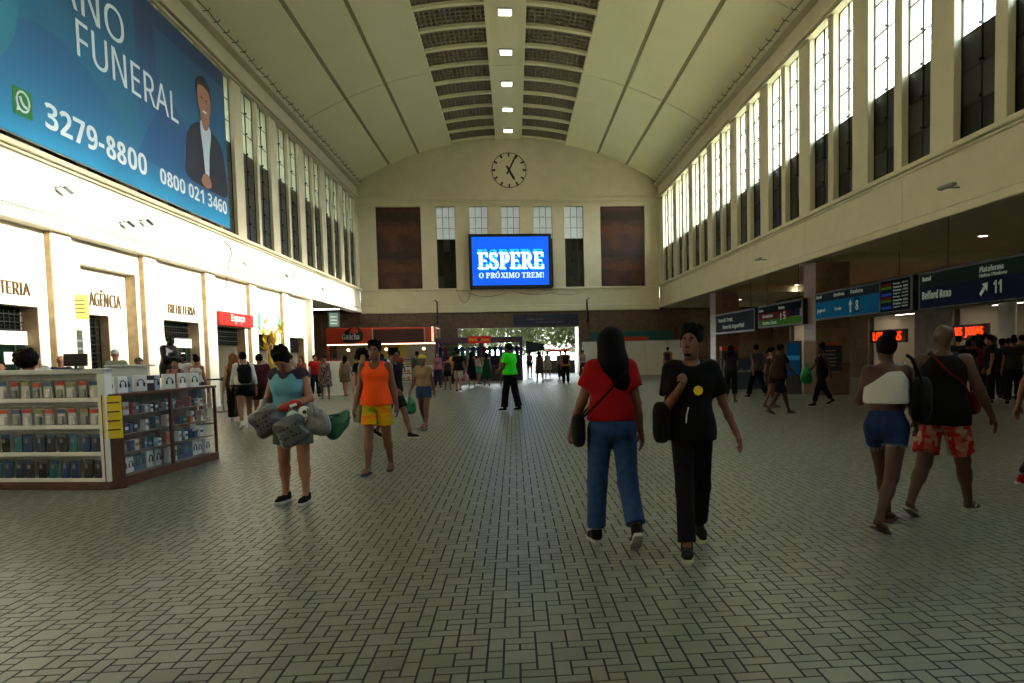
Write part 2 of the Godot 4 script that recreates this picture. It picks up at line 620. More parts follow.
# ================================================================ side walls
func window_unit(side: int, d0: float, d1: float, y0: float, dark_rows: int, dark_h: float, clear_rows: int, clear_h: float, cols: int, clear_mat: Material, turn: Transform3D, n: int) -> void:
	# built in a local frame: x along the opening 0..w, y up, +z into the hall
	var w := d1 - d0
	var win := struct("window_%d" % n)
	win.transform = turn
	var fr := MB.new()
	var h := dark_rows * dark_h + clear_rows * clear_h
	var bar := 0.022
	for k in cols + 1:
		var x := w * k / cols
		fr.box(Vector3(x, h * 0.5, 0), Vector3(bar * 1.3, h, 0.05))
	var y := 0.0
	var ys := [0.0]
	for r in dark_rows + clear_rows:
		y += dark_h if r < dark_rows else clear_h
		ys.append(y)
	for yy in ys:
		fr.box(Vector3(w * 0.5, yy, 0), Vector3(w, bar, 0.045))
	# opening stays and hinges on the middle bar
	for r in ys.size() - 1:
		fr.box(Vector3(w * 0.5, ys[r] + 0.05, 0.05), Vector3(0.035, 0.06, 0.05))
	obj("window_frame", fr.mesh(), M.steel_dark, win)
	for r in dark_rows + clear_rows:
		for k in cols:
			var ph: float = ys[r + 1] - ys[r] - bar
			var m: Material = clear_mat
			if r < dark_rows:
				m = M.painted_pane if side < 0 else (M.dark_pane_worn if rng.randf() < 0.3 else M.dark_pane)
			obj("pane", boxm(Vector3(w / cols - bar, ph, 0.008)), m, win, Transform3D(Basis(), Vector3(w * (k + 0.5) / cols, (ys[r] + ys[r + 1]) * 0.5, 0)))

func build_side_walls() -> void:
	var n := 1
	for side: int in [-1, 1]:
		var wall := struct("wall_left" if side < 0 else "wall_right", "cream side wall with tall paired windows between piers above a plain fascia")
		var X := func(x: float) -> float: return x * side
		var top := 11.45
		# openings [near, far] along the hall
		var opens := []
		for k in range(-9, 6):
			if side < 0:
				var s := 28.85 + 4.03 * k
				opens.append([s - 0.12, s + 1.36]); opens.append([s + 1.62, s + 3.06])
			else:
				var s := 19.75 + 3.97 * (k + 2)
				opens.append([s - 2.97, s - 1.7]); opens.append([s - 1.32, s + 0.08])
		opens = opens.filter(func(o): return o[0] > BACK + 0.3 and o[1] < END - 0.15)
		var at := BACK
		for o in opens:
			block("pier", wall, V(X.call(W), LEDGE - 0.05, at), V(X.call(W + 0.6), top, o[0]), M.plaster, 0.015)
			at = o[1]
		block("pier", wall, V(X.call(W), LEDGE - 0.05, at), V(X.call(W + 0.6), top, END), M.plaster, 0.015)
		for o in opens:
			var turn: Transform3D
			if side < 0:
				turn = Transform3D(Basis(Vector3.UP, PI / 2), V(-W - 0.15, LEDGE, o[0]))
				window_unit(side, o[0], o[1], LEDGE, 5, 0.65, 3, 0.75, 2, M.side_glass, turn, n)
			else:
				turn = Transform3D(Basis(Vector3.UP, -PI / 2), V(W + 0.2, LEDGE, o[1]))
				window_unit(side, o[0], o[1], LEDGE, 3, 0.75, 4, 0.8125, 2, M.glass, turn, n)
			n += 1
		# band above the windows and cove under the vault
		block("upper_band", wall, V(X.call(W), top, BACK), V(X.call(W + 0.6), 13.4, END), M.plaster)
		block("cornice", wall, V(X.call(W - 0.16), top + 0.12, BACK), V(X.call(W + 0.02), top + 0.34, END), M.plaster, 0.02)
		block("cornice", wall, V(X.call(W - 0.3), top + 0.85, BACK), V(X.call(W + 0.02), top + 1.05, END), M.plaster, 0.02)
		block("cornice_fillet", wall, V(X.call(W - 0.08), top, BACK), V(X.call(W + 0.02), top + 0.05, END), M.plaster)
		# ledge mouldings and fascia
		block("window_ledge", wall, V(X.call(W - 0.12), LEDGE - 0.14, BACK), V(X.call(W + 0.6), LEDGE - 0.02, END), M.plaster, 0.02)
		block("ledge_moulding", wall, V(X.call(W - 0.07), LEDGE - 0.22, BACK), V(X.call(W + 0.1), LEDGE - 0.165, END), M.plaster, 0.012)
		var fm: Material = M.shop_wall if side < 0 else M.plaster
		var d := BACK
		while d < END - 0.1:
			var e := minf(d + 6.2, END)
			block("fascia_panel", wall, V(X.call(W), SOFFIT + 0.22, d + 0.008), V(X.call(W + 0.5), LEDGE - 0.2, e - 0.008), fm, 0.006)
			d = e
		block("fascia_core", wall, V(X.call(W + 0.03), SOFFIT + 0.02, BACK), V(X.call(W + 0.6), LEDGE - 0.05, END), fm)
		block("lower_band", wall, V(X.call(W - 0.05), SOFFIT, BACK), V(X.call(W + 0.5), SOFFIT + 0.205, END), fm, 0.02)
		# iron hooks of an old cable tray below the vault
		var hk := MB.new()
		hk.tube([Vector3(0, 0, 0), Vector3(0.2 * -side, 0.02, 0), Vector3(0.24 * -side, 0.1, 0)], 0.012, 6)
		var hm := hk.mesh()
		var cable := MB.new()
		var dd := 20.0
		var path := []
		while dd < 48.0:
			obj("tray_hook", hm, M.steel_dark, wall, Transform3D(Basis(), V(X.call(W - 0.28), top + 0.98, dd)))
			path.append(V(X.call(W - 0.45), top + 0.95 + 0.04 * sin(dd * 2.1), dd))
			dd += 0.8
		cable.tube(path, 0.014, 6)
		obj("tray_cable", cable.mesh(), M.steel_dark, wall)

# ================================================================ shops under the left wall
func lattice_panel(parent: Node3D, called: String, a: Vector3, w: float, h: float, step: float, m: Material) -> void:
	# in a local frame whose origin is the lower left corner, x along, y up, facing +z
	var mb := MB.new()
	var nx := int(round(w / step))
	var ny := int(round(h / step))
	for k in nx + 1:
		mb.box(a + Vector3(w * k / nx, h * 0.5, 0), Vector3(0.022, h, 0.03))
	for k in ny + 1:
		mb.box(a + Vector3(w * 0.5, h * k / ny, 0), Vector3(w, 0.022, 0.025))
	for k in nx:
		for j in ny:
			mb.lathe([Vector2(0.0, -0.012), Vector2(step * 0.18, 0.0), Vector2(0.0, 0.012)], a + Vector3(w * (k + 0.5) / nx, h * (j + 0.5) / ny, 0), 6)
	obj(called, mb.mesh(), m, parent)

func build_left_shops() -> void:
	var wall := struct("wall_shops", "bright shop front wall of white plaster with pilasters coloured brown on their shaded sides under the left fascia")
	var xw := -W - 0.28
	var bay := 4.03
	var last := 37.2
	# every bay is a local frame: origin at floor by the near pilaster, x goes away along the hall, +z into the hall
	var first_k := -12
	for k in range(first_k, 0):
		var d0 := last + k * bay           # near pilaster starts here
		if d0 < BACK:
			continue
		var bayn := Node3D.new()
		bayn.name = "bay"
		bayn.transform = Transform3D(Basis(Vector3.UP, PI / 2), V(xw, 0, d0))
		wall.add_child(bayn, true)
		obj("pilaster", MB.new().cbox(Vector3(0.38, SOFFIT * 0.5 + 0.02, -0.02), Vector3(0.76, SOFFIT + 0.04, 0.3), 0.012).mesh(), M.travertine, bayn)  # brown body puts the shade of the side faces into the colour
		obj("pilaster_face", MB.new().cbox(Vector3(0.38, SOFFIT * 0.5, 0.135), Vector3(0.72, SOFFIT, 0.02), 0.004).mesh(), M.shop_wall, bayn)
		var fill := MB.new()
		var x0 := 0.76
		var x1 := bay
		var op: Array   # opening: x0, x1, top, kind
		match k:
			-5: op = [1.3, 3.85, 3.85, "agency"]
			-6, -4: op = [1.3, 3.7, 2.74, "ticket"]
			-3: op = [0.95, 3.75, 2.72, "red"]
			-2: op = [1.0, 3.2, 2.55, "green"]
			-1: op = [0.95, 3.5, 2.5, "white"]
			_: op = [1.3, 3.7, 2.74, "ticket"]
		fill.bb(Vector3(x0, 0, -0.35), Vector3(op[0], SOFFIT + 0.1, 0))
		fill.bb(Vector3(op[1], 0, -0.35), Vector3(x1, SOFFIT + 0.1, 0))
		fill.bb(Vector3(op[0], op[2], -0.35), Vector3(op[1], SOFFIT + 0.1, 0))
		obj("wall_face", fill.mesh(), M.shop_wall, bayn)
		block("reveal", bayn, Vector3(op[1], 0, -0.34), Vector3(op[1] + 0.02, op[2], -0.005), M.travertine).position.x = op[1] - 0.012  # jamb turned from the sun, its shade coloured in as brown
		var w: float = op[1] - op[0]
		if op[3] == "agency":
			# recessed wall with its own doorway
			var rec := MB.new()
			rec.bb(Vector3(op[0], 0, -0.8), Vector3(2.05, 3.9, -0.27))
			rec.bb(Vector3(2.95, 0, -0.8), Vector3(op[1], 3.9, -0.27))
			rec.bb(Vector3(2.05, 2.72, -0.8), Vector3(2.95, 3.9, -0.27))
			obj("recess_wall", rec.mesh(), M.shop_wall, bayn)
			block("door_glass", bayn, Vector3(2.05, 0, -0.62), Vector3(2.95, 2.72, -0.6), M.dark_pane)
			block("door_reveal", bayn, Vector3(2.93, 0, -0.7), Vector3(2.96, 2.72, -0.28), M.travertine)  # same browned shade on the far side of the doorway
			lattice_panel(bayn, "door_lattice", Vector3(2.08, 0.05, -0.5), 0.84, 2.6, 0.21, M.steel_dark)
			letters(bayn, "AGÊNCIA", 2.08, 2.94, -0.27, 1.45, 0.42, M.brass, "sans", "lettering", 0.03)
			block("plaque_board", bayn, Vector3(0.78, 0.7, 0.0), Vector3(1.15, 2.3, 0.05), M.plaque_green)
			for r in 7:
				block("plaque_line", bayn, Vector3(0.83, 0.95 + r * 0.18, 0.05), Vector3(1.1, 1.0 + r * 0.18, 0.058), M.grey)
		elif op[3] == "ticket":
			block("counter_backing", bayn, Vector3(op[0], 0, -2.2), Vector3(op[1], op[2], -2.1), M.shop_inside)
			block("booth_ceiling", bayn, Vector3(op[0], op[2] - 0.02, -2.2), Vector3(op[1], op[2] + 0.06, -0.34), M.shop_inside)
			for q in [0, 1]:
				block("booth_side", bayn, Vector3(op[q] - 0.05, 0, -2.2), Vector3(op[q] + 0.05, op[2], -0.34), M.shop_inside)
			block("lattice_glass", bayn, Vector3(op[0], 2.24, -0.36), Vector3(op[1], 2.74, -0.345), M.dark_pane)
			lattice_panel(bayn, "ticket_lattice", Vector3(op[0], 2.26, -0.3), w, 0.48, 0.16, M.steel_dark)
			block("ticket_sign_strip", bayn, Vector3(op[0], 1.95, -0.34), Vector3(op[1], 2.23, -0.24), M.white)
			block("ticket_glass", bayn, Vector3(op[0], 1.05, -0.33), Vector3(op[1], 1.95, -0.3), M.green_glass)
			for q in 3:
				block("glass_bar", bayn, Vector3(op[0] + w * (q + 0.5) / 3 - 0.03, 1.05, -0.31), Vector3(op[0] + w * (q + 0.5) / 3 + 0.03, 1.95, -0.26), M.steel_dark)
				block("notice", bayn, Vector3(op[0] + 0.2 + w * q / 3.2, 1.55, -0.298), Vector3(op[0] + 0.5 + w * q / 3.2, 1.8, -0.29), [M.white, M.notice_green, M.white][q])
			block("ticket_counter", bayn, Vector3(op[0], 0.95, -0.4), Vector3(op[1], 1.05, 0.12), M.travertine, 0.01)
			block("counter_front", bayn, Vector3(op[0], 0, -0.34), Vector3(op[1], 0.95, -0.05), M.travertine)
			letters(bayn, "BILHETERIA", 1.58, 2.95, 0.0, 1.86, 0.26, M.brass, "sans", "lettering", 0.03)
		else:
			block("shop_backing", bayn, Vector3(op[0], 0, -2.2), Vector3(op[1], op[2], -2.1), M.shop_inside)
			lattice_panel(bayn, "shop_lattice", Vector3(op[0], op[2] - 0.66, -0.25), w, 0.64, 0.16, M.steel_dark)
			block("lattice_glass", bayn, Vector3(op[0], op[2] - 0.68, -0.315), Vector3(op[1], op[2], -0.3), M.dark_pane)
			block("shop_floor_step", bayn, Vector3(op[0], 0, -2.1), Vector3(op[1], 0.02, -0.35), M.grey)
			for q in [0, 1]:
				block("shop_side", bayn, Vector3(op[q] - 0.05, 0, -2.2), Vector3(op[q] + 0.05, op[2], -0.34), M.shop_wall)
			block("shop_ceiling", bayn, Vector3(op[0], op[2] - 0.02, -2.2), Vector3(op[1], op[2] + 0.06, -0.34), M.shop_wall)
	# closing wall and roof behind the shops
	block("rear_wall", wall, V(-13.2, 0, BACK), V(-12.9, SOFFIT + 0.4, last), M.shop_inside)
	block("shop_roof", wall, V(-13.2, SOFFIT + 0.12, BACK), V(-W - 0.2, SOFFIT + 0.5, last), M.roof_grey)
	block("end_cheek", wall, V(-13.2, 0, last), V(xw + 0.24, SOFFIT + 0.1, last + 0.35), M.shop_wall)
	# signs that hang on the shops
	var frame := func(called: String, label: String, d: float, out: float) -> Node3D:
		var t := thing(called, label, "sign", V(xw + out, 0, d), PI / 2)
		return t
	var s: Node3D = frame.call("shop_sign", "red shop sign with white lettering above a dark lattice on the left wall", 25.95, 0.02)
	obj("sign_board", MB.new().cbox(Vector3(1.75, 2.97, 0.08), Vector3(3.2, 0.46, 0.16), 0.01).mesh(), M.sign_red, s)
	letters(s, "Espaço", 1.1, 2.82, 0.16, 1.3, 0.32, M.white, "sansbold")
	var s2: Node3D = frame.call("shop_sign", "white shop sign board with green stripes beside a yellow plant", 29.6, 0.02)
	obj("sign_board", MB.new().cbox(Vector3(1.75, 3.0, 0.05), Vector3(2.9, 0.7, 0.1), 0.01).mesh(), M.white, s2)
	for q in [0, 1]:
		obj("stripe", MB.new().bb(Vector3(0.35 + q * 2.55, 2.68, 0.1), Vector3(0.6 + q * 2.55, 3.32, 0.108)).mesh(), M.notice_green, s2)
	var s3: Node3D = frame.call("hanging_plate", "small yellow plate with black lines hung on the portal of the agency door", 17.85, 0.16)
	s3.rotation.y = PI / 2 - 0.75
	obj("plate", MB.new().cbox(Vector3(0.0, 2.82, 0), Vector3(0.46, 0.56, 0.04), 0.008).mesh(), M.plate_yellow, s3)
	for q in 4:
		obj("line", MB.new().bb(Vector3(-0.16, 2.68 + q * 0.09, 0.02), Vector3(0.14, 2.7 + q * 0.09, 0.025)).mesh(), M.black, s3)
	obj("bracket", MB.new().bb(Vector3(-0.22, 2.85, -0.12), Vector3(-0.18, 2.89, 0.0)).mesh(), M.steel_dark, s3)

# ================================================================ end wall
func build_end_wall() -> void:
	var wall := struct("wall_end", "cream end wall with brown murals, five tall windows and a clock in its gable")
	var zf := END
	var sill := 5.86
	var top := 11.1
	var wins := [[-4.77, -3.58], [-2.67, -1.48], [-0.61, 0.58], [1.48, 2.68], [3.5, 4.72]]
	var murals := [[-8.6, -5.75], [5.84, 8.78]]
	var at := -W - 0.3
	var cuts: Array = [murals[0]] + wins + [murals[1]]
	for c in cuts:
		block("pier", wall, V(at, sill, zf), V(c[0], top, zf + 0.5), M.plaster, 0.015)
		at = c[1]
	block("pier", wall, V(at, sill, zf), V(W + 0.3, top, zf + 0.5), M.plaster, 0.015)
	# murals are set in shallow recesses
	for m in murals:
		block("mural_back", wall, V(m[0], sill, zf + 0.18), V(m[1], top, zf + 0.5), M.plaster)
		var t := thing("mural", "tall brown relief mural left of the end wall windows" if m[0] < 0 else "tall brown relief mural right of the end wall windows", "mural", V((m[0] + m[1]) * 0.5, sill, zf + 0.18))
		var w: float = m[1] - m[0] - 0.06
		obj("panel", MB.new().cbox(Vector3(0, 2.62, 0.02), Vector3(w, 5.18, 0.05), 0.01).mesh(), M.mural_brown, t)
		# low reliefs of horizons and hills
		var r2 := RandomNumberGenerator.new()
		r2.seed = 31 if m[0] < 0 else 47
		for b in 6:
			var y := 0.5 + b * 0.8
			var pts := PackedVector2Array()
			for q in 9:
				pts.append(Vector2(-w * 0.49 + w * 0.98 * q / 8.0, y + 0.15 + r2.randf() * 0.3))
			for q in 9:
				pts.append(Vector2(w * 0.49 - w * 0.98 * q / 8.0, y - 0.15 - r2.randf() * 0.15))
			obj("relief_band", MB.new().prism(pts, 0.04, 0.05 + 0.006 * (b % 3)).mesh(), [M.mural_brown, M.mural_rust, M.mural_dark][b % 3], t)
	for k in 5:
		var o: Array = wins[k]
		window_unit(0, o[0], o[1], sill, 4, 0.79, 3, 0.693, 3, M.end_glass, Transform3D(Basis(), V(o[0], sill, zf + 0.2)), 101 + k)
	# gable above, following the vault
	var poly := PackedVector2Array()
	poly.append(Vector2(-W - 0.3, top))
	poly.append(Vector2(W + 0.3, top))
	for q in 25:
		var x := lerpf(W + 0.3, -W - 0.3, q / 24.0)
		poly.append(Vector2(x, arc_y(clampf(x, -10.4, 10.4)) + 0.9))
	obj("gable", MB.new().prism(poly, -zf - 0.5, -zf).mesh(), M.plaster, wall)
	block("gable_cornice", wall, V(-W, top + 0.32, zf - 0.14), V(W, top + 0.56, zf + 0.02), M.plaster, 0.03)
	block("gable_cornice_fillet", wall, V(-W, top + 0.22, zf - 0.06), V(W, top + 0.32, zf + 0.02), M.plaster, 0.01)
	# fascia below the windows
	block("sill_moulding", wall, V(-W, sill - 0.14, zf - 0.12), V(W, sill, zf + 0.3), M.plaster, 0.02)
	block("fascia", wall, V(-W, 4.7, zf), V(W, sill - 0.1, zf + 0.5), M.plaster)
	block("lower_band", wall, V(-W, 4.3, zf - 0.08), V(W, 4.72, zf + 0.5), M.plaster, 0.03)
	for q in 9:
		block("bracket", wall, V(-8.0 + 2.0 * q, sill - 0.32, zf - 0.1), V(-7.85 + 2.0 * q, sill - 0.14, zf + 0.02), M.plaster)
	# stone base left and right of the passage
	var stone := func(x0: float, x1: float) -> void:
		var cols := int(ceil((x1 - x0) / 1.25))
		for c in cols:
			for r in 4:
				var xa := lerpf(x0, x1, float(c) / cols)
				var xb := lerpf(x0, x1, float(c + 1) / cols)
				block("stone_slab", wall, V(xa + 0.006, r * 1.08 + 0.006, zf), V(xb - 0.006, (r + 1) * 1.08 - 0.006, zf + 0.25), [M.brown_stone, M.brown_stone, M.brown_stone_b][(c * 3 + r * 5) % 3], 0.006)
		block("stone_backing", wall, V(x0, 0, zf + 0.06), V(x1, 4.62, zf + 0.5), M.dark_stone)
	stone.call(-17.0, -4.95)
	stone.call(4.95, 17.5)
	# the passage to the street
	block("passage_wall", wall, V(-5.2, 0, zf + 0.3), V(-4.95, 4.7, 60), M.plaster)
	block("passage_wall", wall, V(4.95, 0, zf + 0.3), V(5.2, 4.7, 60), M.plaster)
	block("passage_ceiling", wall, V(-5.2, 4.55, zf + 0.3), V(5.2, 4.9, 60), M.plaster)
	block("passage_header", wall, V(-4.95, 3.27, zf + 0.12), V(4.95, 4.6, zf + 0.5), M.brown_stone)
	block("passage_jamb", wall, V(-4.95, 0, zf + 0.1), V(-3.62, 4.6, zf + 0.5), M.brown_stone)
	block("passage_jamb", wall, V(4.28, 0, zf + 0.1), V(4.95, 4.6, zf + 0.5), M.brown_stone)
	# clock
	var ck := thing("wall_clock", "large round clock without numerals on the gable, hands near five past five", "clock", V(-0.02, 13.38, zf))
	var face := MB.new()
	face.lathe([Vector2(1.0, 0.0), Vector2(1.0, 0.02), Vector2(0.0, 0.021)], Vector3.ZERO, 40)
	obj("face", face.mesh(), M.plaster, ck, Transform3D(Basis(Vector3.RIGHT, PI / 2), Vector3.ZERO))
	var ring := MB.new()
	var pth := []
	for q in 49:
		pth.append(Vector3(cos(TAU * q / 48) * 1.1, sin(TAU * q / 48) * 1.1, 0.03))
	ring.tube(pth, 0.022, 6, -1.0, false)
	obj("minute_ring", ring.mesh(), M.dark_grey, ck)
	for q in 12:
		var a := TAU * q / 12
		obj("hour_mark", boxm(Vector3(0.1, 0.22, 0.04)), M.black, ck, Transform3D(Basis(Vector3(0, 0, 1), -a), Vector3(sin(a), cos(a), 0) * 0.98 + Vector3(0, 0, 0.04)))
	var hand := func(called: String, ang: float, len: float, tail: float, wd: float, z: float) -> void:
		var p := PackedVector2Array([Vector2(-wd, -tail), Vector2(wd, -tail), Vector2(wd * 1.1, len * 0.8), Vector2(wd * 0.5, len), Vector2(-wd * 0.5, len), Vector2(-wd * 1.1, len * 0.8)])
		obj(called, MB.new().prism(p, 0, 0.02).mesh(), M.black, ck, Transform3D(Basis(Vector3(0, 0, 1), -ang), Vector3(0, 0, z)))
	hand.call("hour_hand", deg_to_rad(151.0), 0.72, 0.3, 0.07, 0.07)
	hand.call("minute_hand", deg_to_rad(27.0), 1.08, 0.3, 0.055, 0.1)
	obj("hub", MB.new().box(Vector3(0, 0, 0.09), Vector3(0.16, 0.16, 0.06)).mesh(), M.black, ck)

# ================================================================ behind the camera
func build_back() -> void:
	var b := struct("wall_back", "plain cream wall that closes the hall behind the viewer")
	block("back_panel", b, V(-14, 0, BACK - 0.6), V(18.5, 16.6, BACK), M.plaster)
	# station doors in it, shut
	for k in 3:
		block("shut_door", b, V(-4.5 + k * 3.2, 0, BACK - 0.02), V(-1.9 + k * 3.2, 3.1, BACK + 0.06), M.dark_stone)

# ================================================================ the aisle on the right
func build_right_aisle() -> void:
	var a := struct("wall_aisle_right", "dim side aisle with square stone piers, low ceiling and lit shops behind")
	var xb := 17.4
	block("aisle_ceiling", a, V(W + 0.05, SOFFIT + 0.3, BACK), V(xb + 0.5, SOFFIT + 0.7, END + 0.4), M.aisle_plaster)
	for k in 6:
		block("aisle_beam", a, V(W + 0.2, SOFFIT - 0.02, 1.0 + 12.0 * k - 12.6), V(xb, SOFFIT + 0.31, 1.9 + 12.0 * k - 12.6), M.aisle_plaster)
	for d in [-0.4, 11.7, 23.45, 35.45]:
		var p := Node3D.new()
		p.name = "stone_pier"
		p.position = V(10.32, 0, d + 0.5)
		a.add_child(p, true)
		for r in 4:
			var y0 := r * 1.08
			obj("stone_block", boxm(Vector3(1.15, 1.07, 1.0), 0.008), [M.brown_stone, M.brown_stone_b][r % 2], p, Transform3D(Basis(), Vector3(0, y0 + 0.535, 0)))
	# back wall: stone pieces between the shop openings
	var solid := [[BACK, 6.0], [12.0, 16.0], [21.0, 22.6], [28.4, 31.2], [35.5, 42.0], [46.0, END]]
	for s in solid:
		var n := int(ceil((s[1] - s[0]) / 1.4))
		for c in n:
			for r in 3:
				block("stone_slab", a, V(xb, r * 1.45 + 0.005, lerpf(s[0], s[1], float(c) / n) + 0.005), V(xb + 0.3, (r + 1) * 1.45 - 0.005, lerpf(s[0], s[1], float(c + 1) / n) - 0.005), [M.brown_stone, M.brown_stone_b][(c + r) % 2], 0.006)
		block("stone_backing", a, V(xb + 0.1, 0, s[0]), V(xb + 0.5, SOFFIT + 0.4, s[1]), M.dark_stone)
	block("lintel", a, V(xb, 3.0, BACK), V(xb + 0.45, SOFFIT + 0.4, END), M.brown_stone)
	block("rear_wall", a, V(21.2, 0, BACK), V(21.5, 5.0, END), M.shop_inside)
	block("rear_floor", a, V(xb + 0.4, -0.2, BACK), V(21.5, 0.0, END), M.grey)
	block("rear_ceiling", a, V(xb + 0.4, 3.3, BACK), V(21.5, 3.6, END), M.shop_inside)
	for d in [6.0, 12.0, 16.0, 21.0, 22.6, 28.4, 31.2, 35.5, 42.0, 46.0]:
		block("shop_partition", a, V(xb + 0.3, 0, d - 0.06), V(21.3, 3.4, d + 0.06), M.shop_inside)
	# downlights
	var lm := glow("aisle_lamp_glow", Color(1.0, 0.95, 0.84), 14.0)
	var nth := 0
	for p in [[14.3, 46.2], [14.2, 41.0], [14.1, 36.2], [13.7, 25.6], [13.6, 20.7], [13.6, 14.5], [13.6, 8.5], [13.6, 2.5]]:
		nth += 1
		var t := thing("downlight", "small round downlight in the right aisle ceiling, %s from the end wall" % NTH[nth - 1], "ceiling lamp", V(p[0], SOFFIT + 0.3, p[1]), 0.0, "downlights of the right aisle")
		obj("rim", MB.new().lathe([Vector2(0.13, -0.03), Vector2(0.17, -0.03), Vector2(0.19, 0.0), Vector2(0.13, 0.0)], Vector3.ZERO, 18).mesh(), M.white, t)
		obj("lamp_disc", MB.new().lathe([Vector2(0.0, -0.02), Vector2(0.13, -0.02), Vector2(0.13, 0.0)], Vector3.ZERO, 18).mesh(), lm, t)
		lamp("downlight_light", V(p[0], SOFFIT + 0.24, p[1]), 2.2, Color(1.0, 0.93, 0.8), 0.12, 65.0)

func build_left_aisle() -> void:
	var a := struct("wall_aisle_left", "short dim side aisle left of the hall beside the end wall")
	block("aisle_ceiling", a, V(-17.0, SOFFIT + 0.3, 37.2), V(-W - 0.05, SOFFIT + 0.7, END + 0.4), M.aisle_plaster)
	block("aisle_wall", a, V(-17.3, 0, 37.2), V(-17.0, SOFFIT + 0.4, END), M.brown_stone)
	block("aisle_near_wall", a, V(-17.0, 0, 37.2), V(-13.0, SOFFIT + 0.4, 37.5), M.shop_wall)

# ================================================================ outside
func leaf_cloud(c: Vector3, r: Vector3, count: int, size: float, seed_: int) -> ArrayMesh:
	var q := RandomNumberGenerator.new()
	q.seed = seed_
	var v := PackedVector3Array()
	var n := PackedVector3Array()
	var ix := PackedInt32Array()
	for k in count:
		var dir := Vector3(q.randfn(), q.randfn(), q.randfn()).normalized()
		var p := c + dir * r * pow(q.randf(), 0.4)
		var a := Vector3(q.randfn(), q.randfn(), q.randfn()).normalized() * size * q.randf_range(0.6, 1.3)
		var b := a.cross(Vector3(q.randfn(), q.randfn(), q.randfn())).normalized() * size * 0.45
		var nn := a.cross(b).normalized()
		var s := v.size()
		v.append_array([p - a, p + b, p + a, p - b])
		n.append_array([nn, nn, nn, nn])
		ix.append_array([s, s + 2, s + 1, s, s + 3, s + 2])
	var arr := []
	arr.resize(Mesh.ARRAY_MAX)
	arr[Mesh.ARRAY_VERTEX] = v
	arr[Mesh.ARRAY_NORMAL] = n
	arr[Mesh.ARRAY_INDEX] = ix
	var m := ArrayMesh.new()
	m.add_surface_from_arrays(Mesh.PRIMITIVE_TRIANGLES, arr)
	return m

func build_outside() -> void:
	var g := struct("ground_outside", "paved street outside the station")
	block("street", g, V(-160, -0.6, -80), V(160, -0.31, 200), M.asphalt)
	block("pavement", g, V(-30, -0.3, 62), V(30, -0.02, 110), M.asphalt)
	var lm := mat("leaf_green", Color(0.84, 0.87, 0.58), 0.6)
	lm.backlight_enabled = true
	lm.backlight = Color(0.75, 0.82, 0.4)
	var k := 0
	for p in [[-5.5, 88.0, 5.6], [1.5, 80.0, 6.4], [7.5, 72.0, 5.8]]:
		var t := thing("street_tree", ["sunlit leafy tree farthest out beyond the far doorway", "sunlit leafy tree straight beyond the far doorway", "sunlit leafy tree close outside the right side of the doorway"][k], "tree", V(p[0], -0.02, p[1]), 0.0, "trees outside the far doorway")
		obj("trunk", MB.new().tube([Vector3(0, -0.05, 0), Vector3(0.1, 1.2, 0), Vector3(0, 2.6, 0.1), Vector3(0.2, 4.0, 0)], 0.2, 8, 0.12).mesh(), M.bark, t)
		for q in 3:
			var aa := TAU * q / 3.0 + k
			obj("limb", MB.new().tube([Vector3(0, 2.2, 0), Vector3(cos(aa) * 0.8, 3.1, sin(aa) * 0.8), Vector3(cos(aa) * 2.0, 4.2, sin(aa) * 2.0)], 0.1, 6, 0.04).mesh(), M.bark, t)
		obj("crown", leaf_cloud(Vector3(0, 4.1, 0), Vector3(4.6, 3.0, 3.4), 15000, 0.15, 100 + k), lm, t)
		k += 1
func more_materials() -> void:
	mat("joint_strip", Color(0.56, 0.52, 0.38), 0.9)
	mat("brass", Color(0.36, 0.27, 0.12), 0.45, 0.5, 0.3)
	mat("plaque_green", Color(0.22, 0.24, 0.19), 0.5)
	mat("green_glass", Color(0.05, 0.12, 0.085), 0.15)
	mat("notice_green", Color(0.2, 0.6, 0.42), 0.5)
	mat("sign_red", Color(0.8, 0.1, 0.08), 0.45)
	mat("plate_yellow", Color(0.72, 0.62, 0.24), 0.5)
	mottled("mural_rust", Color(0.3, 0.15, 0.09), Color(0.4, 0.22, 0.14), 0.55, 0.03, 0.6, 22)
	mottled("mural_dark", Color(0.16, 0.1, 0.07), Color(0.25, 0.15, 0.1), 0.55, 0.03, 0.6, 23)
	mottled("brown_stone_b", Color(0.36, 0.28, 0.2), Color(0.46, 0.37, 0.28), 0.5, 0.03, 0.5, 28)
	M["aisle_plaster"] = M.plaster
	mat("shop_inside", Color(0.62, 0.58, 0.5), 0.7)
	mottled("bark", Color(0.22, 0.17, 0.12), Color(0.34, 0.27, 0.2), 0.9, 0.05, 1.0, 33)
	mat("print_white", Color(0.86, 0.9, 0.9), 0.5)
	mat("print_green", Color(0.05, 0.45, 0.16), 0.5)
	mat("print_navy", Color(0.05, 0.09, 0.17), 0.5)
	mat("print_skin", Color(0.6, 0.42, 0.33), 0.5)
	mat("print_hair", Color(0.12, 0.09, 0.08), 0.5)
	mat("print_shirt", Color(0.72, 0.78, 0.82), 0.5)
	mat("print_teal", Color(0.08, 0.47, 0.56), 0.5)
	mat("orange", Color(0.72, 0.2, 0.06), 0.5)
	mat("teal", Color(0.03, 0.33, 0.32), 0.5)
	mat("purple", Color(0.16, 0.12, 0.3), 0.5)
	mat("yellow", Color(0.85, 0.72, 0.06), 0.5)
	mat("navy", Color(0.06, 0.1, 0.22), 0.5)
	mat("bronze", Color(0.07, 0.065, 0.055), 0.35, 0.5, 0.7)
	var cg := mat("case_glass", Color(0.9, 0.95, 0.93, 0.02), 0.03, 0.35)
	cg.transparency = BaseMaterial3D.TRANSPARENCY_ALPHA
	mat("laminate", Color(0.66, 0.68, 0.65), 0.4)

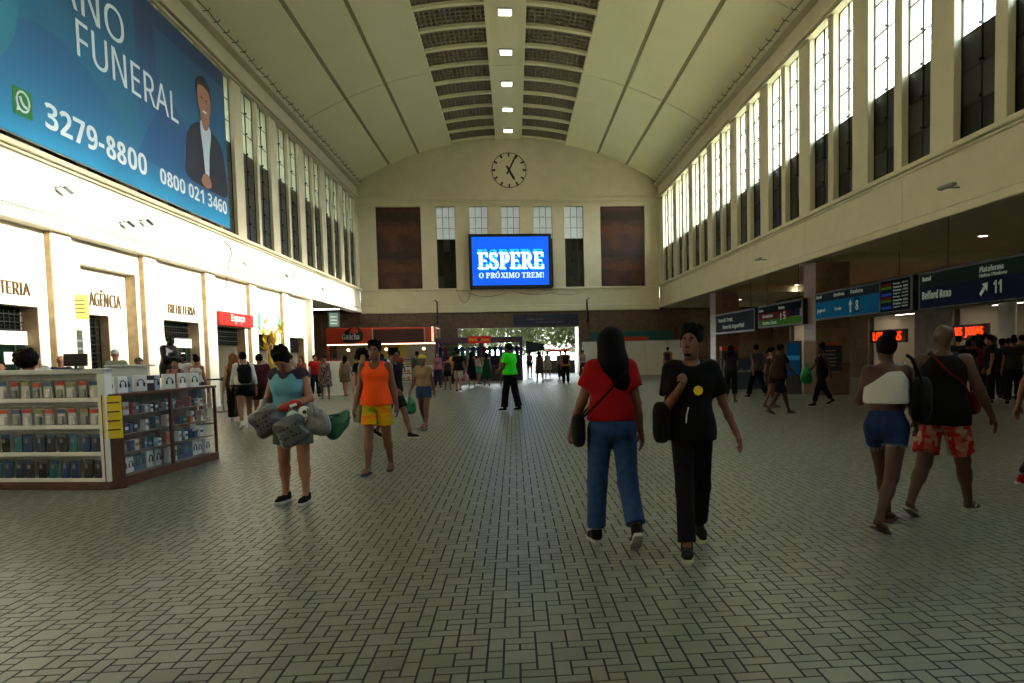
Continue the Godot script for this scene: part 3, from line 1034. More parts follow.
# ================================================================ billboard
func blob(parent: Node3D, called: String, pts: Array, z: float, m: Material) -> void:
	# closed smooth outline through the points
	var c := PackedVector2Array()
	var n := pts.size()
	for i in n:
		var p0 := Vector2(pts[(i + n - 1) % n][0], pts[(i + n - 1) % n][1])
		var p1 := Vector2(pts[i][0], pts[i][1])
		var p2 := Vector2(pts[(i + 1) % n][0], pts[(i + 1) % n][1])
		var p3 := Vector2(pts[(i + 2) % n][0], pts[(i + 2) % n][1])
		for k in 4:
			c.append(p1.cubic_interpolate(p2, p0, p3, k / 4.0))
	obj(called, MB.new().prism(c, z, z + 0.004).mesh(), m, parent)

func build_billboard() -> void:

	var d0 := 9.6
	var w := 16.75
	var h := 5.02
	var t := thing("billboard", "huge blue advertising banner with white lettering hung over the left windows", "billboard", V(-W + 0.21, 6.07, d0), PI / 2)
	var im := Image.create(512, 160, false, Image.FORMAT_RGB8)
	for y in 160:
		for x in 512:
			var fx := x / 511.0
			var fy := 1.0 - y / 159.0
			var D := d0 + fx * w
			var hh := 6.07 + fy * h
			var c := Color(0.04, 0.22, 0.4).lerp(Color(0.03, 0.5, 0.68), clampf(1.0 - fy * 1.15, 0.0, 1.0))
			# printed waves
			var wave1 := 7.6 + 0.9 * sin((D - 14.2) * 0.62)
			if D > 14.5 and D < 20.4 and hh > wave1:
				c = c.lerp(Color(0.03, 0.45, 0.55), 0.5)
			var wave2 := 7.3 + 1.1 * sin((D - 20.6) * 1.0) + (D - 20.0) * 0.18
			if D > 19.6 and hh < wave2 and hh > 6.9 - (D - 19.6) * 0.02:
				c = c.lerp(Color(0.03, 0.24, 0.46), 0.5)
			elif D > 21.5 and hh < 10.6 and hh > wave2:
				c = c.lerp(Color(0.03, 0.42, 0.55), 0.45)
			im.set_pixel(x, y, c)
	var pm := mat("banner_print", Color.WHITE, 0.45)
	pm.albedo_texture = ImageTexture.create_from_image(im)
	var face := MB.new()
	face.quad(Vector3(0, -0.1, 0.05), Vector3(w, -0.1, 0.05), Vector3(w, h, 0.05), Vector3(0, h, 0.05), Vector3(0, 0, 1))
	obj("banner", face.mesh(), pm, t)
	obj("frame", MB.new().cbox(Vector3(w * 0.5, h * 0.5 - 0.05, 0.0), Vector3(w, h + 0.1, 0.09), 0.01).mesh(), M.steel, t)
	var z := 0.052
	var L := func(d: float) -> float: return d - d0
	var Y := func(y: float) -> float: return y - 6.07
	var wm: Material = M.print_white
	letters(t, "PLANO", L.call(15.6), Y.call(9.32), z, 4.25, 0.82, wm, "sans", "lettering", 0.004)
	letters(t, "FUNERAL", L.call(17.73), Y.call(8.34), z, 5.0, 0.8, wm, "sans", "lettering", 0.004)
	letters(t, "3279-8800", L.call(16.42), Y.call(6.38), z, 4.25, 0.54, wm, "sansbold", "lettering", 0.004)
	letters(t, "0800 021 3460", L.call(21.4), Y.call(6.37), z, 4.72, 0.43, wm, "sansbold", "lettering", 0.004)
	# round logo at the far left of the print
	var disc := PackedVector2Array()
	for k in 40:
		disc.append(Vector2(L.call(13.85) + cos(TAU * k / 40) * 1.95, Y.call(8.75) + sin(TAU * k / 40) * 1.95))
	obj("logo_disc", MB.new().prism(disc, z, z + 0.004).mesh(), M.print_teal, t)
	# messenger icon: rounded green square, white ring and handset
	var ic := Vector2(L.call(15.72), Y.call(6.64))
	obj("icon_square", MB.new().cbox(Vector3(ic.x, ic.y, z + 0.003), Vector3(0.58, 0.54, 0.006), 0.002).mesh(), M.print_green, t)
	var ring := []
	for k in 25:
		ring.append(Vector3(ic.x + cos(TAU * k / 24) * 0.19, ic.y + 0.015 + sin(TAU * k / 24) * 0.19, z + 0.008))
	obj("icon_ring", MB.new().tube(ring, 0.022, 6, -1.0, false).mesh(), M.print_white, t)
	obj("icon_tail", MB.new().prism(PackedVector2Array([ic + Vector2(-0.2, -0.2), ic + Vector2(-0.08, -0.16), ic + Vector2(-0.17, -0.05)]), z + 0.006, z + 0.012).mesh(), M.print_white, t)
	obj("icon_handset", MB.new().tube([Vector3(ic.x - 0.09, ic.y + 0.1, z + 0.008), Vector3(ic.x - 0.05, ic.y, z + 0.008), Vector3(ic.x + 0.02, ic.y - 0.06, z + 0.008), Vector3(ic.x + 0.1, ic.y - 0.08, z + 0.008)], 0.03, 6).mesh(), M.print_white, t)
	# printed figure of a man in a dark suit, outline as flat print
	var P := func(d: float, y: float) -> Array: return [d - d0, y - 6.07]
	blob(t, "print_jacket", [P.call(23.2, 6.98), P.call(23.15, 7.6), P.call(23.3, 8.3), P.call(23.85, 8.72), P.call(24.5, 8.9), P.call(25.2, 8.8), P.call(25.9, 8.5), P.call(26.15, 7.8), P.call(26.2, 7.0), P.call(25.0, 6.9)], z, M.print_navy)
	blob(t, "print_shirt", [P.call(24.25, 8.88), P.call(24.75, 8.95), P.call(25.05, 8.75), P.call(24.85, 8.0), P.call(24.72, 7.2), P.call(24.5, 7.25), P.call(24.38, 8.0)], z + 0.005, M.print_shirt)
	blob(t, "print_neck", [P.call(24.3, 9.2), P.call(24.95, 9.2), P.call(24.85, 8.85), P.call(24.6, 8.7), P.call(24.4, 8.85)], z + 0.01, M.print_skin)
	blob(t, "print_head", [P.call(24.1, 9.6), P.call(24.2, 10.02), P.call(24.6, 10.18), P.call(25.0, 10.0), P.call(25.1, 9.55), P.call(24.9, 9.12), P.call(24.6, 9.0), P.call(24.3, 9.15)], z + 0.015, M.print_skin)
	blob(t, "print_hair", [P.call(24.05, 9.75), P.call(24.1, 10.1), P.call(24.5, 10.32), P.call(25.0, 10.2), P.call(25.15, 9.7), P.call(25.0, 9.95), P.call(24.6, 10.05), P.call(24.2, 9.98)], z + 0.02, M.print_hair)
	blob(t, "print_hands", [P.call(24.1, 7.05), P.call(24.4, 7.35), P.call(24.75, 7.3), P.call(24.9, 7.05), P.call(24.5, 6.9)], z + 0.012, M.print_skin)
	for k in 2:
		obj("print_eye", boxm(Vector3(0.12, 0.05, 0.004)), M.print_hair, t, Transform3D(Basis(), Vector3(24.42 + k * 0.36 - d0, 9.66 - 6.07, z + 0.021)))
	obj("print_mouth", boxm(Vector3(0.28, 0.05, 0.004)), M.print_white, t, Transform3D(Basis(), Vector3(24.6 - d0, 9.27 - 6.07, z + 0.021)))

# ================================================================ screen and hanging signs
func build_signs() -> void:
	# the big screen on the end wall
	var s := thing("wall_screen", "large lit blue screen reading ESPERE O PRÓXIMO TREM on the end wall", "screen", V(-0.07, 5.72, END - 0.38))
	obj("casing", MB.new().cbox(Vector3(0, 1.78, 0), Vector3(5.3, 3.5, 0.3), 0.03).mesh(), M.black, s)
	var blue := glow("screen_blue", Color(0.0, 0.32, 0.84), 1.1)
	obj("screen_face", MB.new().cbox(Vector3(0, 1.8, 0.155), Vector3(4.9, 3.08, 0.01), 0.003).mesh(), blue, s)
	var wh := glow("screen_white", Color(0.85, 0.95, 1.0), 1.2)
	var cy := glow("screen_cyan", Color(0.1, 0.75, 0.95), 0.9)
	for k in [[-0.03, 0.2, cy, 0.162], [0.02, -0.07, cy, 0.16], [-0.035, 0.02, wh, 0.17], [0.035, -0.02, wh, 0.172], [0.0, 0.0, wh, 0.174]]:
		letters(s, "ESPERE", -2.08 + k[0], 1.3 + k[1], k[3], 4.2, 1.05, k[2], "serifbold", "screen_lettering", 0.006)
	letters(s, "O PRÓXIMO TREM!", -2.03, 0.72, 0.17, 4.15, 0.44, wh, "serifbold", "screen_lettering", 0.006)
	for k in [-1.6, 1.6]:
		obj("wall_bracket", MB.new().bb(Vector3(k - 0.08, 0.4, -0.38), Vector3(k + 0.08, 3.2, -0.14)).mesh(), M.steel_dark, s)
	area("screen_light", V(-0.07, 7.5, END - 0.58), 4.8, 3.0, Basis(Vector3.UP, PI), 0.5, Color(0.1, 0.4, 1.0))
	# boards over the aisle openings, facing the hall
	var lit_grey := glow("board_text_light", Color(0.5, 0.54, 0.5), 0.3)
	var dark := glow("board_dark_light", Color(0.03, 0.036, 0.04), 0.3)
	var slate := glow("board_slate_light", Color(0.075, 0.09, 0.095), 0.4)
	var teal := glow("board_teal_light", Color(0.015, 0.2, 0.29), 0.6)
	var maroon := glow("board_maroon_light", Color(0.22, 0.05, 0.07), 0.4)
	var green := glow("board_green_light", Color(0.13, 0.26, 0.05), 0.5)
	var navy := glow("board_navy_light", Color(0.04, 0.06, 0.11), 0.4)
	var greenish := glow("board_moss_light", Color(0.055, 0.09, 0.07), 0.4)
	var X := 9.57
	var mk := func(label: String, dfar: float, dnear: float, y0: float, y1: float) -> Node3D:
		var t := thing("sign_board", label, "sign", V(X, y0, dfar), -PI / 2, "overhead boards of the right aisle")
		var w := dfar - dnear
		var h := y1 - y0
		obj("casing", MB.new().cbox(Vector3(w * 0.5, h * 0.5, -0.09), Vector3(w, h, 0.18), 0.015).mesh(), M.black, t)
		for q in [0.15, 0.85]:
			obj("hanger", MB.new().tube([Vector3(w * q, h - 0.02, -0.13), Vector3(w * q, SOFFIT - y0 + 0.01, -0.13)], 0.012, 8).mesh(), M.steel_dark, t)
		return t
	var band := func(t: Node3D, x0: float, y0: float, x1: float, y1: float, m: Material) -> void:
		obj("panel", MB.new().bb(Vector3(x0, y0, 0.0), Vector3(x1, y1, 0.006)).mesh(), m, t)
	var arrow := func(t: Node3D, x: float, y: float, s_: float, ang: float) -> void:
		var pts := PackedVector2Array([Vector2(-0.1, -0.5), Vector2(0.1, -0.5), Vector2(0.1, 0.1), Vector2(0.32, 0.1), Vector2(0, 0.5), Vector2(-0.32, 0.1), Vector2(-0.1, 0.1)])
		obj("arrow", MB.new().prism(pts, 0, 0.01).mesh(), lit_grey, t, Transform3D(Basis(Vector3(0, 0, 1), ang).scaled(Vector3(s_, s_, 1)), Vector3(x, y, 0.007)))
	# 1: slogan
	var b1: Node3D = mk.call("dark hanging board with the white slogan Vem de Trem", 34.8, 29.05, 2.27, 3.2)
	band.call(b1, 0.1, 0.08, 5.65, 0.85, slate)
	letters(b1, "Vem de Trem,", 0.5, 0.5, 0.006, 2.3, 0.22, lit_grey, "sansbold")
	letters(b1, "Vem de SuperVia!", 1.2, 0.16, 0.006, 3.2, 0.24, lit_grey, "sansbold")
	# 2: two lines
	var b2: Node3D = mk.call("hanging board with a dark red band over a green band", 28.65, 24.1, 2.34, 3.2)
	band.call(b2, 0.1, 0.55, 4.45, 0.8, dark)
	band.call(b2, 0.1, 0.3, 3.4, 0.55, maroon)
	band.call(b2, 0.1, 0.06, 4.45, 0.3, green)
	band.call(b2, 3.4, 0.32, 4.3, 0.78, navy)
	letters(b2, "Destino", 0.2, 0.62, 0.006, 0.45, 0.1, lit_grey, "sans")
	letters(b2, "Plataforma", 2.3, 0.62, 0.006, 0.6, 0.11, lit_grey, "sans")
	letters(b2, "Deodoro", 0.6, 0.38, 0.006, 1.1, 0.12, lit_grey, "sansbold")
	letters(b2, "Santa Cruz", 0.6, 0.12, 0.006, 1.5, 0.12, lit_grey, "sansbold")
	arrow.call(b2, 2.55, 0.36, 0.26, 0.0)
	letters(b2, "5", 2.8, 0.25, 0.006, 0.2, 0.26, lit_grey, "sansbold")
	# 3: teal with departures
	var b3: Node3D = mk.call("hanging board with a teal band and a list of departures", 23.1, 17.25, 2.4, 3.26)
	band.call(b3, 0.08, 0.56, 4.2, 0.8, slate)
	band.call(b3, 0.08, 0.06, 4.2, 0.56, teal)
	letters(b3, "Ramal", 0.15, 0.68, 0.006, 0.4, 0.09, lit_grey, "sans")
	letters(b3, "Destinos", 1.45, 0.66, 0.006, 0.7, 0.1, lit_grey, "sans")
	letters(b3, "Plataforma", 2.55, 0.66, 0.006, 0.75, 0.11, lit_grey, "sans")
	letters(b3, "Japeri", 0.2, 0.22, 0.006, 0.62, 0.14, lit_grey, "sansbold")
	letters(b3, "Parador", 1.5, 0.25, 0.006, 0.45, 0.1, lit_grey, "sans")
	arrow.call(b3, 2.55, 0.32, 0.36, 0.0)
	band.call(b3, 2.8, 0.12, 3.1, 0.54, dark)
	letters(b3, "8", 2.86, 0.18, 0.006, 0.18, 0.28, lit_grey, "sansbold")
	band.call(b3, 4.28, 0.04, 5.75, 0.82, dark)
	for r in 8:
		var cm: Material = [navy, glow("row_blue_light", Color(0.08, 0.2, 0.45), 0.4), maroon, green][(r * 3 + 1) % 4]
		obj("departure_row", MB.new().bb(Vector3(4.35, 0.1 + r * 0.083, 0.006), Vector3(4.85, 0.165 + r * 0.083, 0.012)).mesh(), cm, b3)
		letters(b3, ["Japeri", "Deodoro", "Gramacho", "Bangu"][r % 4] + "  1%d:%d5" % [r % 8, r % 6], 4.95, 0.11 + r * 0.083, 0.006, 0.7, 0.05, lit_grey, "sans", "departure_text")
	# 4: platform eleven
	var b4: Node3D = mk.call("wide hanging board reading Belford Roxo with arrow and 11", 17.0, 10.4, 2.38, 3.26)
	band.call(b4, 0.08, 0.5, 4.3, 0.82, greenish)
	band.call(b4, 0.08, 0.04, 4.3, 0.5, navy)
	band.call(b4, 4.36, 0.04, 6.5, 0.82, slate)
	letters(b4, "Ramal", 0.2, 0.66, 0.006, 0.35, 0.11, lit_grey, "sansbold")
	letters(b4, "Belford Roxo", 0.2, 0.24, 0.006, 1.15, 0.19, lit_grey, "sansbold")
	letters(b4, "Plataforma", 2.35, 0.64, 0.006, 0.75, 0.12, lit_grey, "sansbold")
	letters(b4, "Platform / Plataforma", 2.35, 0.54, 0.006, 0.85, 0.07, lit_grey, "sans")
	arrow.call(b4, 2.5, 0.3, 0.34, -PI / 4)
	band.call(b4, 2.72, 0.12, 3.12, 0.5, dark)
	letters(b4, "11", 2.8, 0.18, 0.006, 0.25, 0.26, lit_grey, "sansbold")

# ================================================================ the accessories kiosk on the left
func build_kiosk() -> void:
	var p1 := V(-4.93, 0, 9.43)
	# --- white display rack
	var t1 := -0.191
	var k := thing("display_rack", "white open display rack on a wooden plinth with rows of phone accessories", "display rack", p1, t1)
	var L := 3.2
	obj("plinth", MB.new().cbox(Vector3(-L * 0.5, 0.05, -0.07), Vector3(L, 0.1, 0.15), 0.006).mesh(), M.wood, k)
	obj("back_panel", MB.new().bb(Vector3(-L, 0.1, -0.145), Vector3(-0.02, 1.42, -0.13)).mesh(), M.laminate, k)
	obj("end_post", MB.new().cbox(Vector3(-0.05, 0.79, -0.066), Vector3(0.1, 1.38, 0.13), 0.006).mesh(), M.white, k)
	obj("top_board", MB.new().cbox(Vector3(-L * 0.5, 1.445, -0.07), Vector3(L, 0.06, 0.16), 0.008).mesh(), M.laminate, k)
	for r in 4:
		var y: float = [0.1, 0.42, 0.75, 1.08][r]
		obj("shelf", MB.new().cbox(Vector3(-L * 0.5 - 0.03, y + 0.012, -0.07), Vector3(L - 0.14, 0.024, 0.12), 0.004).mesh(), M.white, k)
		obj("shelf_lip", MB.new().cbox(Vector3(-L * 0.5 - 0.03, y + 0.02, -0.008), Vector3(L - 0.14, 0.05, 0.012), 0.003).mesh(), M.white, k)
	for r in 4:
		obj("hook_rail", MB.new().tube([Vector3(-L + 0.05, [0.36, 0.68, 1.01, 1.34][r], -0.11), Vector3(-0.12, [0.36, 0.68, 1.01, 1.34][r], -0.11)], 0.008, 6).mesh(), M.steel, k)
	# goods hang or stand in four rows
	var card_c := [Color(0.72, 0.72, 0.69), Color(0.6, 0.6, 0.57), Color(0.66, 0.67, 0.68)]
	var head_c := [Color(0.6, 0.13, 0.08), Color(0.45, 0.43, 0.16), Color(0.66, 0.22, 0.1), Color(0.15, 0.25, 0.4)]
	var case_c := [Color(0.05, 0.06, 0.08), Color(0.06, 0.15, 0.27), Color(0.06, 0.34, 0.37), Color(0.1, 0.12, 0.14), Color(0.08, 0.2, 0.35)]
	var bs := Basis(Vector3.UP, t1)
	for r in 4:
		for q in 10:
			var x := -0.185 - q * 0.152
			var y: float = [0.125, 0.445, 0.775, 1.105][r]
			var top_rows: bool = r >= 2
			var lean := deg_to_rad(rng.randf_range(-4, 4)) if r > 0 else deg_to_rad(rng.randf_range(4, 20))
			var g := thing("accessory_pack", ["leaning phone case, %s from the end post on the rack's bottom row", "dark phone case pack, %s from the end post on the rack's third row", "pale pack, %s from the end post on the rack's second row", "pale pack, %s from the end post on the rack's top row"][r] % NTH[q], "package", p1 + bs * Vector3(x, y, -0.055 - 0.015 * (q % 2)), t1, ["cases on the bottom row", "cases on the third row", "packs on the second row", "packs on the top row"][r])
			g.rotation.z = -lean * 0.5
			var w := 0.105 + 0.02 * rng.randf()
			var hgt := 0.2 + 0.02 * rng.randf()
			if top_rows:
				obj("card", boxm(Vector3(snappedf(w, 0.01), snappedf(hgt, 0.01), 0.012), 0.003), mat("card%d" % (q % 3), card_c[q % 3], 0.5), g, Transform3D(Basis(), Vector3(0, hgt * 0.5, 0)))
				obj("header", boxm(Vector3(snappedf(w, 0.01), 0.05, 0.014), 0.003), mat("header%d" % ((q * 7 + r) % 4), head_c[(q * 7 + r) % 4], 0.5), g, Transform3D(Basis(), Vector3(0, hgt - 0.02, 0.002)))
				obj("blister", boxm(Vector3(0.08, 0.11, 0.03), 0.012), mat("blister%d" % (q % 2), [Color(0.78, 0.78, 0.75), Color(0.5, 0.51, 0.5)][q % 2], 0.25), g, Transform3D(Basis(), Vector3(0, 0.075, 0.015)))
			else:
				var cc: Color = case_c[(q * 3 + r) % 5]
				obj("case", boxm(Vector3(snappedf(w, 0.01), 0.2, 0.014), 0.006), mat("case%d" % ((q * 3 + r) % 5), cc, 0.35), g, Transform3D(Basis(), Vector3(0, 0.1, 0)))
				obj("header", boxm(Vector3(snappedf(w, 0.01), 0.035, 0.016), 0.003), mat("case_header%d" % (q % 2), [Color(0.12, 0.25, 0.4), Color(0.3, 0.33, 0.36)][q % 2], 0.5), g, Transform3D(Basis(), Vector3(0, 0.215, 0)))
				obj("camera_cutout", boxm(Vector3(0.035, 0.05, 0.004), 0.001), M.grey, g, Transform3D(Basis(), Vector3(-0.02, 0.155, 0.009)))
	# --- the long glazed side of the kiosk
	var t2 := 1.474
	var b2 := Basis(Vector3.UP, t2)
	for c in 2:
		var x0 := 0.17 + c * 1.235
		var s := thing("glass_showcase", "wood framed glass showcase next to the yellow price board" if c == 0 else "wood framed glass showcase at the far end of the kiosk", "showcase", p1 + b2 * Vector3(x0, 0, 0), t2)
		var w := 1.22
		obj("plinth", MB.new().cbox(Vector3(w * 0.5, 0.06, -0.2), Vector3(w + 0.03, 0.12, 0.46), 0.006).mesh(), M.wood, s)
		obj("back_board", MB.new().bb(Vector3(0, 0.12, -0.42), Vector3(w, 1.12, -0.4)).mesh(), M.wood, s)
		obj("top_board", MB.new().cbox(Vector3(w * 0.5, 1.14, -0.2), Vector3(w + 0.03, 0.035, 0.48), 0.006).mesh(), M.wood, s)
		for q in [0.0, w]:
			obj("side_post", MB.new().cbox(Vector3(q, 0.62, 0.0), Vector3(0.04, 1.02, 0.04), 0.004).mesh(), M.wood, s)
		for q in 3:
			obj("shelf", MB.new().bb(Vector3(0.02, 0.375 + q * 0.24, -0.4), Vector3(w - 0.02, 0.39 + q * 0.24, -0.03)).mesh(), M.wood, s)
		obj("glass_front", MB.new().bb(Vector3(0.02, 0.12, -0.004), Vector3(w - 0.02, 1.12, 0.002)).mesh(), M.case_glass, s)
		var box_c := [Color(0.75, 0.76, 0.74), Color(0.55, 0.58, 0.6), Color(0.6, 0.18, 0.1), Color(0.14, 0.2, 0.42), Color(0.72, 0.72, 0.7), Color(0.1, 0.1, 0.12), Color(0.1, 0.35, 0.38), Color(0.6, 0.35, 0.12)]
		for lv in 4:
			var x := 0.08
			var nb := 0
			while x < w - 0.12:
				var bw := snappedf(rng.randf_range(0.1, 0.15) if lv == 0 else rng.randf_range(0.06, 0.1), 0.02)
				var bh := snappedf(rng.randf_range(0.19, 0.22) if lv == 0 else rng.randf_range(0.09, 0.17), 0.02)
				var ci: int = rng.randi() % 8 if lv > 0 else [0, 4, 0, 6, 0, 1, 4, 3][rng.randi() % 8]
				var g := thing("product_box", (["headphone box on the floor of", "gadget box on the low shelf of", "gadget box on the middle shelf of", "gadget box on the top shelf of"][lv] + (" the showcase by the yellow board, %s along" if c == 0 else " the far showcase, %s along") % NTH[nb]), "box", p1 + b2 * Vector3(x0 + x + bw * 0.5, [0.12, 0.39, 0.63, 0.87][lv], -0.13 - rng.randf() * 0.05), t2 + rng.randf_range(-0.08, 0.08), ["boxes on the showcase floor", "boxes on the low shelf", "boxes on the middle shelf", "boxes on the top shelf"][lv])
				obj("carton", boxm(Vector3(bw, bh, 0.08), 0.003), mat("carton%d" % ci, box_c[ci], 0.5), g, Transform3D(Basis(), Vector3(0, bh * 0.5, 0)))
				if lv == 0 and ci != 3:
					headphone_print(g, bw, bh)
				else:
					obj("printed_band", boxm(Vector3(bw * 0.8, bh * 0.3, 0.003)), mat("band%d" % ((ci + 3) % 8), box_c[(ci + 3) % 8], 0.5), g, Transform3D(Basis(), Vector3(0, bh * 0.55, 0.041)))
				nb += 1
				x += bw + rng.randf_range(0.012, 0.04)
				if lv > 0 and rng.randf() < 0.16:
					x += 0.16
	# corner post with the yellow price board
	var post := thing("price_post", "wooden corner post of the kiosk carrying a yellow price board", "price board", p1, 0.6)
	obj("post", MB.new().cbox(Vector3(0.07, 0.58, -0.08), Vector3(0.22, 1.16, 0.1), 0.006).mesh(), M.wood, post)
	obj("yellow_board", MB.new().cbox(Vector3(0.07, 0.88, -0.022), Vector3(0.2, 0.52, 0.012), 0.003).mesh(), M.yellow, post)
	for q in 4:
		obj("line", MB.new().bb(Vector3(-0.005, 0.72 + q * 0.11, -0.016), Vector3(0.145, 0.735 + q * 0.11, -0.012)).mesh(), M.black, post)
	# boxes standing on top of the showcases
	for q in 11:
		var kinds := [0, 0, 1, 0, 2, 1, 0, 3, 0, 0, 3]
		var kd: int = kinds[q]
		var bw: float = [0.15, 0.16, 0.14, 0.1][kd]
		var bh: float = [0.21, 0.2, 0.2, 0.22][kd]
		var cc: Color = [Color(0.78, 0.79, 0.77), Color(0.5, 0.55, 0.6), Color(0.12, 0.12, 0.14), Color(0.55, 0.13, 0.09)][kd]
		var g := thing("headphone_box", (["white", "grey", "black", "red"][kd] + " headphone box standing on the showcases, %s from the yellow board" % NTH[q]), "box", p1 + b2 * Vector3(0.25 + q * 0.215, 1.158, -0.14 + 0.05 * sin(q * 2.3)), t2 - 0.5 + 0.25 * sin(q * 1.7), "boxes on top of the showcases")
		obj("carton", boxm(Vector3(bw, bh, 0.09), 0.004), mat("top_carton%d" % kd, cc, 0.45), g, Transform3D(Basis(), Vector3(0, bh * 0.5, 0)))
		if kd != 2:
			headphone_print(g, bw, bh)
		else:
			obj("printed_band", boxm(Vector3(0.1, 0.04, 0.003)), M.white, g, Transform3D(Basis(), Vector3(0, 0.12, 0.046)))
	# inner counter wing, monitor and water jug behind
	var cw := thing("counter_wing", "grey laminate counter wing inside the kiosk behind the boxes", "counter", V(-5.9, 0, 11.4), 0.1)
	obj("panel", MB.new().cbox(Vector3(0.26, 0.74, 0), Vector3(0.56, 1.48, 0.06), 0.006).mesh(), M.laminate, cw)
	obj("top", MB.new().cbox(Vector3(0.26, 1.49, -0.1), Vector3(0.6, 0.03, 0.3), 0.006).mesh(), M.laminate, cw)
	var mo := thing("monitor", "small black computer monitor on top of the white rack", "monitor", V(-5.28, 1.475, 9.5), 0.25)
	obj("base", MB.new().lathe([Vector2(0.0, 0.012), Vector2(0.07, 0.01), Vector2(0.075, 0.0)], Vector3.ZERO, 16).mesh(), M.black, mo)
	obj("stem", MB.new().bb(Vector3(-0.015, 0.01, -0.015), Vector3(0.015, 0.06, 0.015)).mesh(), M.black, mo)
	obj("shell", MB.new().cbox(Vector3(0, 0.11, 0.0), Vector3(0.25, 0.15, 0.03), 0.006, Basis(Vector3.RIGHT, -0.15)).mesh(), M.black, mo)
	var wb := thing("white_cabinet", "edge of a white cabinet standing at the near end of the rack", "cabinet", V(-6.13, 0, 8.9), -0.1)
	obj("body", MB.new().cbox(Vector3(-0.25, 0.16, 0), Vector3(0.5, 0.32, 0.3), 0.01).mesh(), M.white, wb)
	obj("lid", MB.new().cbox(Vector3(-0.25, 0.33, 0), Vector3(0.52, 0.03, 0.32), 0.008).mesh(), M.white, wb)

func headphone_print(g: Node3D, bw: float, bh: float) -> void:
	var pts := []
	for k in 11:
		var a := PI * k / 10.0
		pts.append(Vector3(cos(a) * bw * 0.26, bh * 0.52 + sin(a) * bh * 0.22, 0.047))
	var key := "hp%s_%s" % [bw, bh]
	if not mesh_cache.has(key):
		var mb := MB.new().tube(pts, 0.007, 5)
		for s in [-1.0, 1.0]:
			mb.box(Vector3(s * bw * 0.26, bh * 0.43, 0.047), Vector3(bw * 0.16, bh * 0.22, 0.008))
		mesh_cache[key] = mb.mesh()
	obj("printed_headphones", mesh_cache[key], M.black, g)

